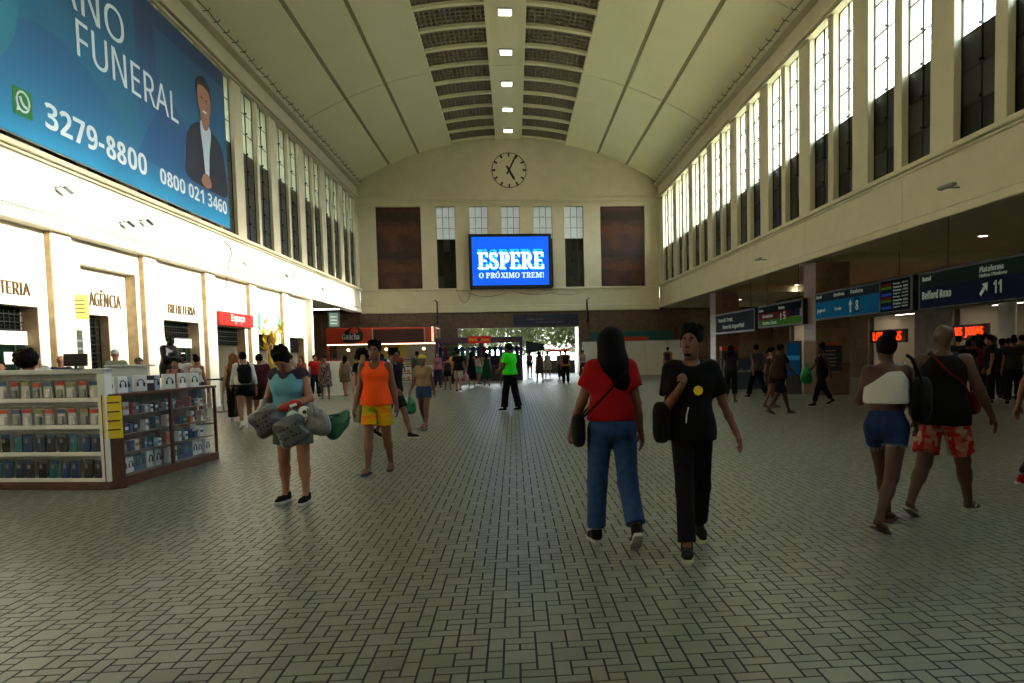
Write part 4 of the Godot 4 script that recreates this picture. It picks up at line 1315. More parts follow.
# ================================================================ stalls at the far end
func build_stalls() -> void:
	# orange food stall left
	var s := thing("food_stall", "snack stall with a wide orange sign at the far left of the hall", "stall", V(-11.1, 0, 45.6))
	var w := 6.45
	obj("sign_band", MB.new().cbox(Vector3(w * 0.5, 2.8, 0.0), Vector3(w, 0.95, 0.25), 0.02).mesh(), M.orange, s)
	obj("picture_panel", MB.new().cbox(Vector3(4.25, 2.78, 0.13), Vector3(3.0, 0.8, 0.02), 0.005).mesh(), mottled("stall_picture", Color(0.1, 0.03, 0.03), Color(0.4, 0.1, 0.06), 0.5, 0.05, 1.0, 51), s)
	for q in [2.72, 5.78]:
		obj("panel_edge", MB.new().bb(Vector3(q - 0.04, 2.36, 0.13), Vector3(q + 0.04, 3.24, 0.15)).mesh(), M.shop_inside, s)
	var lg := Node3D.new()
	lg.name = "logo"
	lg.position = Vector3(1.55, 2.85, 0.13)
	s.add_child(lg)
	blob(lg, "emblem", [[-0.55, -0.35], [-0.5, 0.15], [-0.1, 0.45], [0.25, 0.5], [0.6, 0.15], [0.55, -0.3], [0.0, -0.45]], 0.0, M.black)
	letters(lg, "Gaúcha", -0.6, -0.25, 0.006, 1.0, 0.36, M.white, "serifbold")
	blob(lg, "flame", [[-0.15, 0.15], [-0.05, 0.4], [0.15, 0.5], [0.35, 0.3], [0.25, 0.12]], 0.006, M.orange)
	obj("side_neon_sign", MB.new().bb(Vector3(6.2, 2.4, 0.13), Vector3(6.32, 3.3, 0.17)).mesh(), glow("neon_white_sign", Color(0.9, 0.85, 0.7), 1.0), s)
	var strip := glow("stall_strip_light", Color(1.0, 0.93, 0.8), 3.0)
	obj("strip_light", MB.new().bb(Vector3(0.05, 2.27, 0.05), Vector3(w - 0.05, 2.33, 0.12)).mesh(), strip, s)
	area("stall_strip_area_light", V(-7.8, 2.24, 45.5), 6.2, 0.1, Basis(Vector3.RIGHT, -PI / 2), 0.35, Color(1.0, 0.9, 0.75))
	obj("back_wall", MB.new().bb(Vector3(0, 0, -2.6), Vector3(w, 3.2, -2.5)).mesh(), M.shop_inside, s)
	obj("roof", MB.new().bb(Vector3(0, 3.2, -2.6), Vector3(w, 3.27, 0.1)).mesh(), M.shop_inside, s)
	obj("menu_panel", MB.new().bb(Vector3(2.0, 1.5, -2.5), Vector3(4.3, 2.3, -2.45)).mesh(), M.plate_yellow, s)
	for q in [0.06, w - 0.06]:
		obj("post", MB.new().bb(Vector3(q - 0.06, 0, -0.1), Vector3(q + 0.06, 2.4, 0.02)).mesh(), M.orange, s)
	obj("counter", MB.new().cbox(Vector3(w * 0.5 + 0.4, 0.5, -0.3), Vector3(w - 1.2, 1.0, 0.6), 0.02).mesh(), M.white, s)
	obj("counter_top", MB.new().cbox(Vector3(w * 0.5 + 0.4, 1.02, -0.3), Vector3(w - 1.1, 0.05, 0.7), 0.015).mesh(), M.grey, s)
	for q in 3:
		var l := obj("lamp_globe", MB.new().lathe([Vector2(0, -0.1), Vector2(0.08, -0.06), Vector2(0.1, 0.0), Vector2(0.08, 0.06), Vector2(0, 0.1)], Vector3(0.9 + q * 2.3, 2.0, -1.6), 12).mesh(), glow("stall_lamp_glow", Color(1.0, 0.9, 0.7), 4.0), s)
		l.name = "lamp_globe"
	lamp("stall_lamp_light", V(-8.0, 2.0, 46.9), 0.8, Color(1.0, 0.88, 0.7), 0.1, 80.0)
	# shelf unit and white plinth in front
	var sh := thing("goods_shelf", "brown shelf rack with goods in front of the orange stall", "shelf", V(-6.35, 0, 41.5))
	for q in 4:
		obj("shelf", MB.new().bb(Vector3(0, 0.2 + q * 0.38, -0.3), Vector3(0.75, 0.24 + q * 0.38, 0)).mesh(), M.wood, sh)
	for q in [0.0, 0.75]:
		obj("side", MB.new().bb(Vector3(q - 0.02, 0, -0.3), Vector3(q + 0.02, 1.55, 0.0)).mesh(), M.wood, sh)
	for q in 9:
		var g := thing("snack_box", "%s snack box on the %s shelf of the brown rack" % [["red", "white", "yellow"][q % 3], ["lowest", "middle", "upper"][q / 3]], "box", V(-6.25 + (q % 3) * 0.22, 0.24 + (q / 3) * 0.38, 41.65), 0.0, "snack boxes on the brown rack")
		obj("carton", boxm(Vector3(0.15, 0.2, 0.1), 0.004), [M.sign_red, M.white, M.plate_yellow][q % 3], g, Transform3D(Basis(), Vector3(0, 0.1, 0)))
		obj("band", boxm(Vector3(0.15, 0.05, 0.104)), [M.white, M.navy, M.sign_red][q % 3], g, Transform3D(Basis(), Vector3(0, 0.1, 0)))
	var wp := thing("white_stand", "plain white display stand beside people left of the snack stall", "stand", V(-7.4, 0, 31.6))
	obj("panel", MB.new().cbox(Vector3(0, 0.7, 0), Vector3(0.75, 1.4, 0.08), 0.01).mesh(), M.white, wp)
	obj("foot", MB.new().cbox(Vector3(0, 0.02, 0), Vector3(0.8, 0.04, 0.4), 0.01).mesh(), M.white, wp)
	# purple clothes kiosk under the doorway
	var k := thing("clothes_kiosk", "purple market kiosk with a red and yellow name sign by the far doorway", "kiosk", V(-4.55, 0, 44.2))
	var kw := 5.05
	for q in [0.08, 2.6, kw - 0.08]:
		for z in [0.0, -2.4]:
			obj("post", MB.new().bb(Vector3(q - 0.08, 0, z - 0.08), Vector3(q + 0.08, 2.5, z + 0.08)).mesh(), M.purple, k)
	obj("fascia", MB.new().cbox(Vector3(kw * 0.5, 2.38, 0.06), Vector3(kw, 0.3, 0.16), 0.01).mesh(), M.purple, k)
	for q in 2:
		obj("fascia_stripe", MB.new().bb(Vector3(0.2 + q * 3.2, 2.32, 0.14), Vector3(1.6 + q * 3.2, 2.46, 0.15)).mesh(), M.mural_rust, k)
	obj("name_board", MB.new().cbox(Vector3(2.55, 2.42, 0.16), Vector3(1.35, 0.42, 0.06), 0.01).mesh(), M.sign_red, k)
	letters(k, "Pro", 1.98, 2.34, 0.19, 0.42, 0.18, M.yellow, "sansbold")
	obj("dot", MB.new().lathe([Vector2(0, 0.01), Vector2(0.09, 0.0)], Vector3.ZERO, 12).mesh(), M.purple, k, Transform3D(Basis(Vector3.RIGHT, PI / 2), Vector3(2.54, 2.43, 0.19)))
	letters(k, "mas", 2.66, 2.34, 0.19, 0.45, 0.14, M.yellow, "sansbold")
	obj("roof", MB.new().bb(Vector3(-0.1, 2.5, -2.5), Vector3(kw + 0.1, 2.56, 0.1)).mesh(), M.purple, k)
	obj("back_panel", MB.new().bb(Vector3(0, 0, -2.45), Vector3(kw, 1.5, -2.4)).mesh(), M.navy, k)
	obj("counter", MB.new().cbox(Vector3(kw * 0.5, 0.45, -0.3), Vector3(kw - 0.3, 0.9, 0.5), 0.02).mesh(), M.dark_grey, k)
	obj("hanging_rail", MB.new().tube([Vector3(0.1, 2.1, -0.1), Vector3(kw - 0.1, 2.1, -0.1)], 0.02, 6).mesh(), M.steel, k)
	var cols := [Color(0.08, 0.14, 0.3), Color(0.05, 0.06, 0.08), Color(0.1, 0.22, 0.38), Color(0.07, 0.28, 0.22), Color(0.4, 0.42, 0.42), Color(0.28, 0.1, 0.1), Color(0.1, 0.3, 0.45)]
	for q in 15:
		var g := thing("hanging_shirt", "shirt hanging on the purple kiosk rail, %s from the orange stall" % NTH[q], "shirt", V(-4.3 + q * 0.32, 1.38, 44.25), 0.0, "shirts hanging on the purple kiosk")
		var cm := cloth(cols[(q * 5) % 7])
		var pts := PackedVector2Array([Vector2(-0.1, 0), Vector2(0.1, 0), Vector2(0.1, 0.42), Vector2(0.15, 0.4), Vector2(0.16, 0.55), Vector2(0.06, 0.64), Vector2(-0.06, 0.64), Vector2(-0.16, 0.55), Vector2(-0.15, 0.4), Vector2(-0.1, 0.42)])
		obj("fabric", MB.new().prism(pts, -0.03, 0.03).mesh(), cm, g)
		obj("hanger_hook", MB.new().tube([Vector3(0, 0.62, 0), Vector3(0, 0.72, 0), Vector3(0.03, 0.735, 0)], 0.006, 5).mesh(), M.steel, g)
	# dark awning and a second stall outside
	var aw := thing("dark_awning", "dark awning on posts beside the bright doorway", "awning", V(0.75, 0, 47.0))
	obj("canopy", MB.new().prism(PackedVector2Array([Vector2(0, 2.35), Vector2(1.15, 2.15), Vector2(1.15, 1.75), Vector2(0, 1.6)]), -0.9, 0.0).mesh(), M.dark_grey, aw)
	for q in [0.08, 1.05]:
		obj("post", MB.new().bb(Vector3(q - 0.03, 0, -0.1), Vector3(q + 0.03, 1.8, -0.04)).mesh(), M.black, aw)
	var os := thing("street_stall", "small street stall with an orange and white top outside the doorway", "stall", V(2.2, 0, 58.5))
	obj("top", MB.new().cbox(Vector3(1.3, 1.75, 0), Vector3(2.6, 0.24, 1.2), 0.02).mesh(), M.white, os)
	obj("name_strip", MB.new().bb(Vector3(0.5, 1.65, 0.6), Vector3(2.1, 1.85, 0.62)).mesh(), M.orange, os)
	obj("counter", MB.new().cbox(Vector3(1.3, 0.5, 0), Vector3(2.4, 1.0, 0.8), 0.02).mesh(), M.dark_grey, os)
	for q in [0.06, 2.54]:
		obj("post", MB.new().bb(Vector3(q - 0.03, 0, -0.03), Vector3(q + 0.03, 1.7, 0.03)).mesh(), M.steel, os)
	# white hoarding with a teal top on the right
	var hd := struct("wall_hoarding", "white site hoarding with a teal board along its top against the end wall")
	for q in 5:
		block("hoarding_panel", hd, V(4.45 + q * 1.4, 0, 48.5), V(5.83 + q * 1.4, 2.25, 48.58), M.white, 0.006)
	block("teal_board", hd, V(4.95, 2.27, 48.42), V(10.4, 2.88, 48.56), M.teal, 0.01)
	block("orange_label", hd, V(7.15, 2.3, 48.36), V(8.8, 2.52, 48.43), M.orange)
	block("header_board", hd, V(0.0, 3.4, END - 0.05), V(4.28, 4.1, END + 0.13), M.navy)
	var hdl := Node3D.new()
	hdl.name = "header_text"
	hdl.position = V(0.0, 3.45, END - 0.05)
	hd.add_child(hdl)
	letters(hdl, "Saída Praça", 0.9, 0.28, 0.0, 1.1, 0.12, M.grey, "sans")
	letters(hdl, "Praça da República", 1.5, 0.08, 0.0, 1.8, 0.12, M.grey, "sans")

# ================================================================ small things
func build_small() -> void:
	# hanging sign in the left aisle
	var h := thing("hanging_sign", "small pale green lit sign box hanging at the end of the left shops", "sign", V(-9.85, 3.2, 42.2), 0.35)
	obj("casing", MB.new().cbox(Vector3(0, 0.42, 0), Vector3(0.62, 0.9, 0.16), 0.015).mesh(), M.black, h)
	obj("sign_face", MB.new().bb(Vector3(-0.24, 0.06, 0.08), Vector3(0.24, 0.8, 0.09)).mesh(), glow("sign_pale_green", Color(0.3, 0.4, 0.36), 0.5), h)
	obj("hanger", MB.new().tube([Vector3(0, 0.86, 0), Vector3(0, 1.21, 0)], 0.02, 6).mesh(), M.steel_dark, h)
	for q in 3:
		obj("line", MB.new().bb(Vector3(-0.18, 0.2 + q * 0.18, 0.09), Vector3(0.16, 0.25 + q * 0.18, 0.095)).mesh(), M.white, h)
	# security cameras and cables on the left fascia
	var cn := 0
	for p in [[17.0, 5.28, 0], [19.6, 5.0, 1], [20.6, 5.22, 1], [27.6, 4.95, 0], [32.5, 5.05, 1], [38.5, 5.0, 0]]:
		cn += 1
		var c := thing("security_camera", "small camera on an arm on the bright left fascia, %s from the billboard end" % NTH[cn - 1], "camera", V(-W + 0.001, p[1], p[0]), PI / 2, "cameras on the left fascia")
		obj("arm", MB.new().tube([Vector3(0, 0, 0.0), Vector3(0.02, 0.03, 0.14), Vector3(0.1, 0.03, 0.2)], 0.014, 6).mesh(), M.dark_grey, c)
		obj("body", MB.new().cbox(Vector3(0.22, 0.0, 0.2), Vector3(0.3, 0.07, 0.08), 0.02, Basis(Vector3(0, 0, 1), -0.25)).mesh(), M.dark_grey if p[2] else M.grey, c)
		obj("wall_plate", MB.new().cbox(Vector3(0, 0, 0.012), Vector3(0.09, 0.09, 0.02), 0.005).mesh(), M.white, c)
	var cb := thing("wall_cable", "thin black cable running along the bottom of the left fascia", "cable", V(-W + 0.06, 0, 0))
	var pts := []
	for q in 40:
		pts.append(V(0.0, 4.68 + 0.015 * sin(q * 1.3), 12.0 + q * 0.93))
	obj("wire", MB.new().tube(pts, 0.011, 5).mesh(), M.black, cb)
	for dd in [26.3, 33.6]:
		var dc := thing("drop_cable", "loose cable hanging down the left fascia %s" % ("beside the billboard end" if dd < 30.0 else "above the white shop sign"), "cable", V(-W + 0.07, 0, dd), 0.0, "loose cables on the left fascia")
		obj("wire", MB.new().tube([Vector3(0, 5.55, 0), Vector3(0.0, 5.4, -0.5), Vector3(0.0, 5.2, -0.6), Vector3(0.0, 4.85, -0.3), Vector3(0, 4.4, -0.1), Vector3(-0.02, 3.9, 0.0)], 0.014, 5).mesh(), M.dark_grey, dc)
	for dd in [15.6, 28.0]:
		var fl := thing("flood_lamp", "small unlit floodlight on the right fascia above the board reading %s" % ("Belford Roxo" if dd < 20.0 else "Vem de Trem"), "floodlight", V(W - 0.001, 4.95, dd), -PI / 2, "floodlights on the right fascia")
		obj("bracket", MB.new().tube([Vector3(0, 0, 0), Vector3(0, 0, 0.3)], 0.02, 6).mesh(), M.steel, fl)
		obj("head", MB.new().cbox(Vector3(0.12, 0.0, 0.36), Vector3(0.55, 0.07, 0.14), 0.02).mesh(), M.grey, fl)
	# drooping cables on the end wall
	for p in [[-2.9, -0.4, 5.55, 0.25], [0.0, 3.0, 5.6, 0.22], [-3.6, -2.6, 5.8, 0.9], [2.5, 4.6, 5.5, 0.15]]:
		var dc := thing("drooping_cable", "drooping thin cable under the blue screen, sagging %s" % {0.25: "below its near red stall corner", 0.22: "below its hoarding corner", 0.9: "deepest of the four", 0.15: "least of the four"}[p[3]], "cable", V(0, 0, END - 0.14), 0.0, "cables under the blue screen")
		var q := []
		for k in 9:
			var f := k / 8.0
			q.append(Vector3(lerpf(p[0], p[1], f), p[2] - p[3] * 4.0 * f * (1 - f), 0))
		obj("wire", MB.new().tube(q, 0.014, 5).mesh(), M.dark_grey, dc)
	for p in [[-4.85, 4.0], [4.85, 4.0]]:
		var dp := thing("drain_pipe", "thin dark pipe beside the far doorway, on the %s side" % ("orange stall" if p[0] < 0 else "white hoarding"), "pipe", V(p[0], 0, END - 0.16), 0.0, "pipes beside the far doorway")
		obj("pipe", MB.new().tube([Vector3(0, 3.7, 0), Vector3(0, 5.0, 0), Vector3(0.15 * signf(p[0]), 5.1, 0)], 0.05, 8).mesh(), M.black, dp)
		obj("elbow", MB.new().cbox(Vector3(0, 3.65, 0), Vector3(0.16, 0.2, 0.12), 0.02).mesh(), M.black, dp)
	# information totem at the pier
	var t := thing("info_totem", "slim black totem with a tall blue screen beside a stone pier", "totem", V(9.45, 0, 24.6), -0.5)
	obj("body", MB.new().cbox(Vector3(0, 0.9, 0), Vector3(0.52, 1.8, 0.14), 0.015).mesh(), M.black, t)
	obj("screen_face", MB.new().bb(Vector3(-0.21, 0.62, 0.07), Vector3(0.21, 1.72, 0.078)).mesh(), glow("totem_screen", Color(0.03, 0.16, 0.26), 0.5), t)
	obj("screen_band", MB.new().bb(Vector3(-0.21, 1.15, 0.078), Vector3(0.21, 1.3, 0.084)).mesh(), glow("totem_screen_band", Color(0.1, 0.3, 0.38), 0.6), t)
	obj("foot", MB.new().cbox(Vector3(0, 0.015, 0), Vector3(0.6, 0.03, 0.36), 0.005).mesh(), M.black, t)
	var po := thing("dark_poster", "framed dark poster on the camera side of the stone pier", "poster", V(10.28, 0.8, 23.43))
	obj("frame", MB.new().cbox(Vector3(0, 0.4, 0), Vector3(0.68, 0.82, 0.04), 0.008).mesh(), M.dark_grey, po)
	obj("print", MB.new().bb(Vector3(-0.3, 0.04, 0.02), Vector3(0.3, 0.76, 0.025)).mesh(), M.black, po)
	obj("heading", MB.new().bb(Vector3(-0.3, 0.84, 0.0), Vector3(0.3, 0.9, 0.03)).mesh(), M.orange, po)
	for q in 5:
		obj("line", MB.new().bb(Vector3(-0.22, 0.15 + q * 0.12, 0.025), Vector3(0.1 + 0.03 * (q % 3), 0.18 + q * 0.12, 0.03)).mesh(), M.grey, po)
	# ATM at the next pier
	var at := thing("cash_machine", "dark cash machine with an orange top in front of the far stone pier", "cash machine", V(10.3, 0, 35.2))
	obj("body", MB.new().cbox(Vector3(0, 0.75, 0), Vector3(0.8, 1.5, 0.4), 0.02).mesh(), M.dark_grey, at)
	obj("header", MB.new().cbox(Vector3(0, 1.6, 0.02), Vector3(0.82, 0.2, 0.42), 0.02).mesh(), M.orange, at)
	obj("panel", MB.new().bb(Vector3(-0.3, 0.9, 0.2), Vector3(0.3, 1.35, 0.21)).mesh(), M.black, at)
	# dark service counter with lettering
	var ct := thing("service_counter", "dark blue service counter with white lettering in the right aisle", "counter", V(9.25, 0, 28.4), -0.25)
	obj("front", MB.new().cbox(Vector3(0, 0.58, 0), Vector3(2.4, 1.16, 0.5), 0.02).mesh(), M.navy, ct)
	obj("top", MB.new().cbox(Vector3(0, 1.18, 0), Vector3(2.5, 0.05, 0.6), 0.015).mesh(), M.black, ct)
	letters(ct, "são margem", -0.55, 0.62, 0.25, 1.0, 0.16, M.grey, "sansbold")
	obj("yellow_square", MB.new().bb(Vector3(-1.1, 0.55, 0.25), Vector3(-0.8, 0.85, 0.26)).mesh(), M.plate_yellow, ct)
	letters(ct, "info", -1.05, 0.3, 0.25, 0.3, 0.1, M.grey, "sans")
	# shops at the back of the right aisle
	var neon := glow("neon_orange_sign", Color(1.0, 0.24, 0.03), 1.8)
	for p in [[31.6, 35.0, "LOTERIAS", "wide orange neon shop sign behind the woman in the white top"], [25.9, 28.2, "VS  JOIAS", "orange neon shop sign behind the man in the black vest"]]:
		var w: float = p[1] - p[0]
		var s := thing("neon_sign", p[3], "sign", V(17.3, 1.72, p[1]), -PI / 2)
		obj("backing", MB.new().cbox(Vector3(w * 0.5, 0.3, 0), Vector3(w, 0.6, 0.1), 0.01).mesh(), mat("sign_maroon", Color(0.2, 0.03, 0.02), 0.5), s)
		letters(s, p[2], w * 0.12, 0.1, 0.05, w * 0.76, 0.4, neon, "sansbold", "neon_lettering", 0.04)
		area("neon_sign_light", V(17.15, 2.0, (p[0] + p[1]) * 0.5), 2.0, 0.4, Basis(Vector3.UP, PI / 2), 0.15, Color(1.0, 0.3, 0.1))
	var strip := glow("shop_strip_light", Color(1.0, 0.95, 0.86), 7.0)
	for p in [[18.6, 23.2, 27.6, 3.1], [18.6, 31.6, 35.0, 3.1], [18.4, 16.4, 20.6, 3.1], [18.6, 42.4, 45.6, 3.1], [18.6, 7.0, 11.0, 3.1]]:
		var s := thing("shop_tube_lamp", "long white tube lamp in the right aisle, at %s" % {23.2: "the round column", 31.6: "the wide neon sign", 16.4: "the shop before the column", 42.4: "the shop by the end wall", 7.0: "the farthest shop"}[p[1]], "lamp", V(p[0], p[3], p[1]), 0.0, "tube lamps in the right hand shops")
		obj("tube_light", MB.new().bb(Vector3(-0.06, -0.06, -(p[2] - p[1])), Vector3(0.06, 0.0, 0)).mesh(), strip, s)
		obj("fitting", MB.new().cbox(Vector3(0, 0.05, -(p[2] - p[1]) * 0.5), Vector3(0.2, 0.1, p[2] - p[1] + 0.1), 0.01).mesh(), M.white, s)
		area("shop_tube_light", V(p[0], p[3] - 0.09, (p[1] + p[2]) * 0.5), 0.14, p[2] - p[1], Basis(Vector3.RIGHT, -PI / 2), 3.0, Color(1.0, 0.95, 0.86))
	for q in 4:
		var s := thing("shop_shelf", "white shop shelf with goods, %s from the round column" % NTH[q], "shelf", V(20.9, 0, 23.4 + q * 1.2), -PI / 2, "shelves in the lit shop of the right aisle")
		for r in 5:
			obj("shelf", MB.new().bb(Vector3(-0.55, 0.4 + r * 0.45, 0), Vector3(0.55, 0.44 + r * 0.45, 0.35)).mesh(), M.white, s)
		obj("back", MB.new().bb(Vector3(-0.55, 0.0, -0.05), Vector3(0.55, 2.6, 0.0)).mesh(), M.white, s)
		for r in 4:
			for j in 4:
				obj("goods", boxm(Vector3(0.2, 0.28, 0.2), 0.02), [M.white, M.grey, M.plate_yellow, M.teal, M.sign_red][(q + r * 2 + j * 3) % 5], s, Transform3D(Basis(), Vector3(-0.4 + j * 0.27, 0.59 + r * 0.45, 0.18)))
	var cl := struct("shop_column", "round white column in the lit shop of the right aisle")
	obj("shaft", MB.new().lathe([Vector2(0.28, 0), Vector2(0.28, 3.3)], V(16.6, 0, 23.9), 20).mesh(), M.white, cl)
	var gp := thing("shop_plant", "bright green leafy plant in the lit shop", "plant", V(16.9, 0, 25.6))
	obj("pot", MB.new().lathe([Vector2(0, 0), Vector2(0.2, 0), Vector2(0.26, 0.5), Vector2(0.0, 0.48)], Vector3.ZERO, 14).mesh(), M.white, gp)
	obj("stem", MB.new().tube([Vector3(0, 0.4, 0), Vector3(0.02, 1.2, 0)], 0.03, 6).mesh(), M.bark, gp)
	obj("foliage", leaf_cloud(Vector3(0, 1.55, 0), Vector3(0.5, 0.4, 0.5), 500, 0.1, 61), mat("plant_green", Color(0.3, 0.62, 0.08), 0.5), gp)
	# queue posts by the ticket windows
	for p in [[224, 412], [283, 402], [205, 424]]:
		var g := on_ground(p[0], p[1])
		var s := thing("queue_post", "black queue post with belt near %s" % {224: "the woman with light brown hair", 283: "the yellow plant", 205: "the far end of the kiosk"}[p[0]], "queue post", g, 0.0, "queue posts by the ticket windows")
		obj("base", MB.new().lathe([Vector2(0, 0), Vector2(0.2, 0), Vector2(0.19, 0.025), Vector2(0.03, 0.04)], Vector3.ZERO, 18).mesh(), M.black, s)
		obj("pole", MB.new().tube([Vector3(0, 0.03, 0), Vector3(0, 0.95, 0)], 0.032, 10).mesh(), M.steel, s)
		obj("belt_head", MB.new().lathe([Vector2(0.045, 0.93), Vector2(0.045, 1.03), Vector2(0.0, 1.04)], Vector3.ZERO, 12).mesh(), M.black, s)
		obj("belt", MB.new().bb(Vector3(-0.7, 0.95, -0.005), Vector3(-0.04, 1.0, 0.005)).mesh(), M.black, s)
	# tall yellow ornamental plant
	var yp := thing("yellow_plant", "tall ornamental plant with yellow leaves by the left shops", "plant", on_ground(276, 401))
	obj("pot", MB.new().lathe([Vector2(0, 0), Vector2(0.22, 0), Vector2(0.3, 0.55), Vector2(0.26, 0.55), Vector2(0.0, 0.5)], Vector3.ZERO, 16).mesh(), M.dark_grey, yp)
	var q3 := RandomNumberGenerator.new()
	q3.seed = 5
	for k in 6:
		var a := TAU * k / 6.0
		var tip := Vector3(cos(a) * 0.35, 2.2 + q3.randf() * 0.6, sin(a) * 0.35)
		obj("stalk", MB.new().tube([Vector3(0, 0.4, 0), Vector3(cos(a) * 0.12, 1.3, sin(a) * 0.12), tip], 0.02, 5).mesh(), M.plate_yellow, yp)
		for j in 7:
			var f := 0.4 + j * 0.1
			var base := Vector3(0, 0.4, 0).lerp(tip, f)
			var dir := Vector3(cos(a + j * 2.4), 0.9, sin(a + j * 2.4)).normalized()
			var sd := dir.cross(Vector3.UP).normalized() * 0.07
			var mb := MB.new()
			mb.quad(base, base + dir * 0.22 + sd, base + dir * 0.48, base + dir * 0.22 - sd, Vector3.UP)
			obj("leaf", mb.mesh(), M.yellow, yp)
# ================================================================ figures: smooth fields meshed as surface nets
func C(a: Vector3, b: Vector3, ra: float, rb: float, k := 0.03, flat := false, sq := 1.0, sd := Vector3(0, 0, 1)) -> Array:
	return [0, a, b, ra, rb, k, flat, sq, sd]

func E(c: Vector3, r: Vector3, bs := Basis(), k := 0.02, sub := false) -> Array:
	return [1, c, r, bs, k, sub]

# items joined smoothly, then cut by planes [point, normal]; returns [verts, normals, indices]
func sdf(items: Array, cell: float, cuts := []) -> Array:
	var lo := Vector3.ONE * 1e9
	var hi := -lo
	for it in items:
		if it[0] == 0:
			var rr: float = maxf(it[3], it[4])
			var r3 := Vector3.ONE * rr
			lo = lo.min((it[1] as Vector3).min(it[2]) - r3)
			hi = hi.max((it[1] as Vector3).max(it[2]) + r3)
		elif not it[5]:
			var r3 := Vector3.ONE * maxf(it[2].x, maxf(it[2].y, it[2].z))
			lo = lo.min(it[1] - r3)
			hi = hi.max(it[1] + r3)
	lo -= Vector3.ONE * cell * 3.0
	hi += Vector3.ONE * cell * 3.0
	var nx := int(ceil((hi.x - lo.x) / cell)) + 1
	var ny := int(ceil((hi.y - lo.y) / cell)) + 1
	var nz := int(ceil((hi.z - lo.z) / cell)) + 1
	var g := PackedFloat32Array()
	g.resize(nx * ny * nz)
	g.fill(9.0)
	for it in items:
		var k: float = it[5] if it[0] == 0 else it[4]
		var bl: Vector3
		var bh: Vector3
		var a: Vector3 = it[1]
		if it[0] == 0:
			var r3 := Vector3.ONE * (maxf(it[3], it[4]) + k + cell * 2.5)
			bl = a.min(it[2]) - r3
			bh = a.max(it[2]) + r3
		else:
			var r3 := Vector3.ONE * (maxf(it[2].x, maxf(it[2].y, it[2].z)) + k + cell * 2.5)
			bl = a - r3
			bh = a + r3
		var x0 := maxi(0, int((bl.x - lo.x) / cell))
		var x1 := mini(nx - 1, int((bh.x - lo.x) / cell) + 1)
		var y0 := maxi(0, int((bl.y - lo.y) / cell))
		var y1 := mini(ny - 1, int((bh.y - lo.y) / cell) + 1)
		var z0 := maxi(0, int((bl.z - lo.z) / cell))
		var z1 := mini(nz - 1, int((bh.z - lo.z) / cell) + 1)
		if it[0] == 0:
			var b: Vector3 = it[2]
			var ra: float = it[3]
			var dr: float = it[4] - ra
			var flat: bool = it[6]
			var sq: float = it[7] - 1.0
			var sd: Vector3 = it[8]
			var ba := b - a
			var dir := ba.normalized()
			if sq != 0.0:
				ba += sd * (ba.dot(sd) * sq)
			var inv := 1.0 / maxf(ba.length_squared(), 1e-9)
			for z in range(z0, z1 + 1):
				for y in range(y0, y1 + 1):
					var i := (z * ny + y) * nx + x0
					var p := Vector3(lo.x + x0 * cell, lo.y + y * cell, lo.z + z * cell)
					for x in range(x0, x1 + 1):
						var q := p - a
						if sq != 0.0:
							q += sd * (q.dot(sd) * sq)
						var t := clampf(q.dot(ba) * inv, 0.0, 1.0)
						var d := (q - ba * t).length() - ra - dr * t
						if flat:
							d = maxf(d, (p - b).dot(dir))
						var o := g[i]
						var h := k - absf(d - o)
						if h > 0.0:
							g[i] = minf(d, o) - h * h * 0.25 / k
						elif d < o:
							g[i] = d
						i += 1
						p.x += cell
		else:
			var r: Vector3 = it[2]
			var bs: Basis = (it[3] as Basis).inverse()
			var sub: bool = it[5]
			var ir := Vector3.ONE / r
			for z in range(z0, z1 + 1):
				for y in range(y0, y1 + 1):
					var i := (z * ny + y) * nx + x0
					var p := Vector3(lo.x + x0 * cell, lo.y + y * cell, lo.z + z * cell)
					for x in range(x0, x1 + 1):
						var q := bs * (p - a) * ir
						var k0 := q.length()
						var k1 := (q * ir).length()
						var d := k0 * (k0 - 1.0) / maxf(k1, 1e-6)
						var o := g[i]
						if sub:
							d = -d
							var h := k - absf(d - o)
							g[i] = maxf(d, o) + (h * h * 0.25 / k if h > 0.0 else 0.0)
						else:
							var h := k - absf(d - o)
							if h > 0.0:
								g[i] = minf(d, o) - h * h * 0.25 / k
							elif d < o:
								g[i] = d
						i += 1
						p.x += cell
	for c in cuts:
		var q: Vector3 = c[0]
		var n: Vector3 = c[1]
		var i := 0
		for z in nz:
			for y in ny:
				var base := (Vector3(lo.x, lo.y + y * cell, lo.z + z * cell) - q).dot(n)
				var st := n.x * cell
				for x in nx:
					if base > g[i]:
						g[i] = base
					base += st
					i += 1
	# surface nets
	var sy := nx
	var sz := nx * ny
	var vid := PackedInt32Array()
	vid.resize(nx * ny * nz)
	vid.fill(-1)
	var V_ := PackedVector3Array()
	var lim := cell * 3.2
	var off := [0, 1, sy, sy + 1, sz, sz + 1, sz + sy, sz + sy + 1]
	var edges := [[0, 1], [0, 2], [0, 4], [1, 3], [1, 5], [2, 3], [2, 6], [3, 7], [4, 5], [4, 6], [5, 7], [6, 7]]
	var cp := []
	for k in 8:
		cp.append(Vector3(k & 1, (k >> 1) & 1, (k >> 2) & 1))
	var val := PackedFloat32Array()
	val.resize(8)
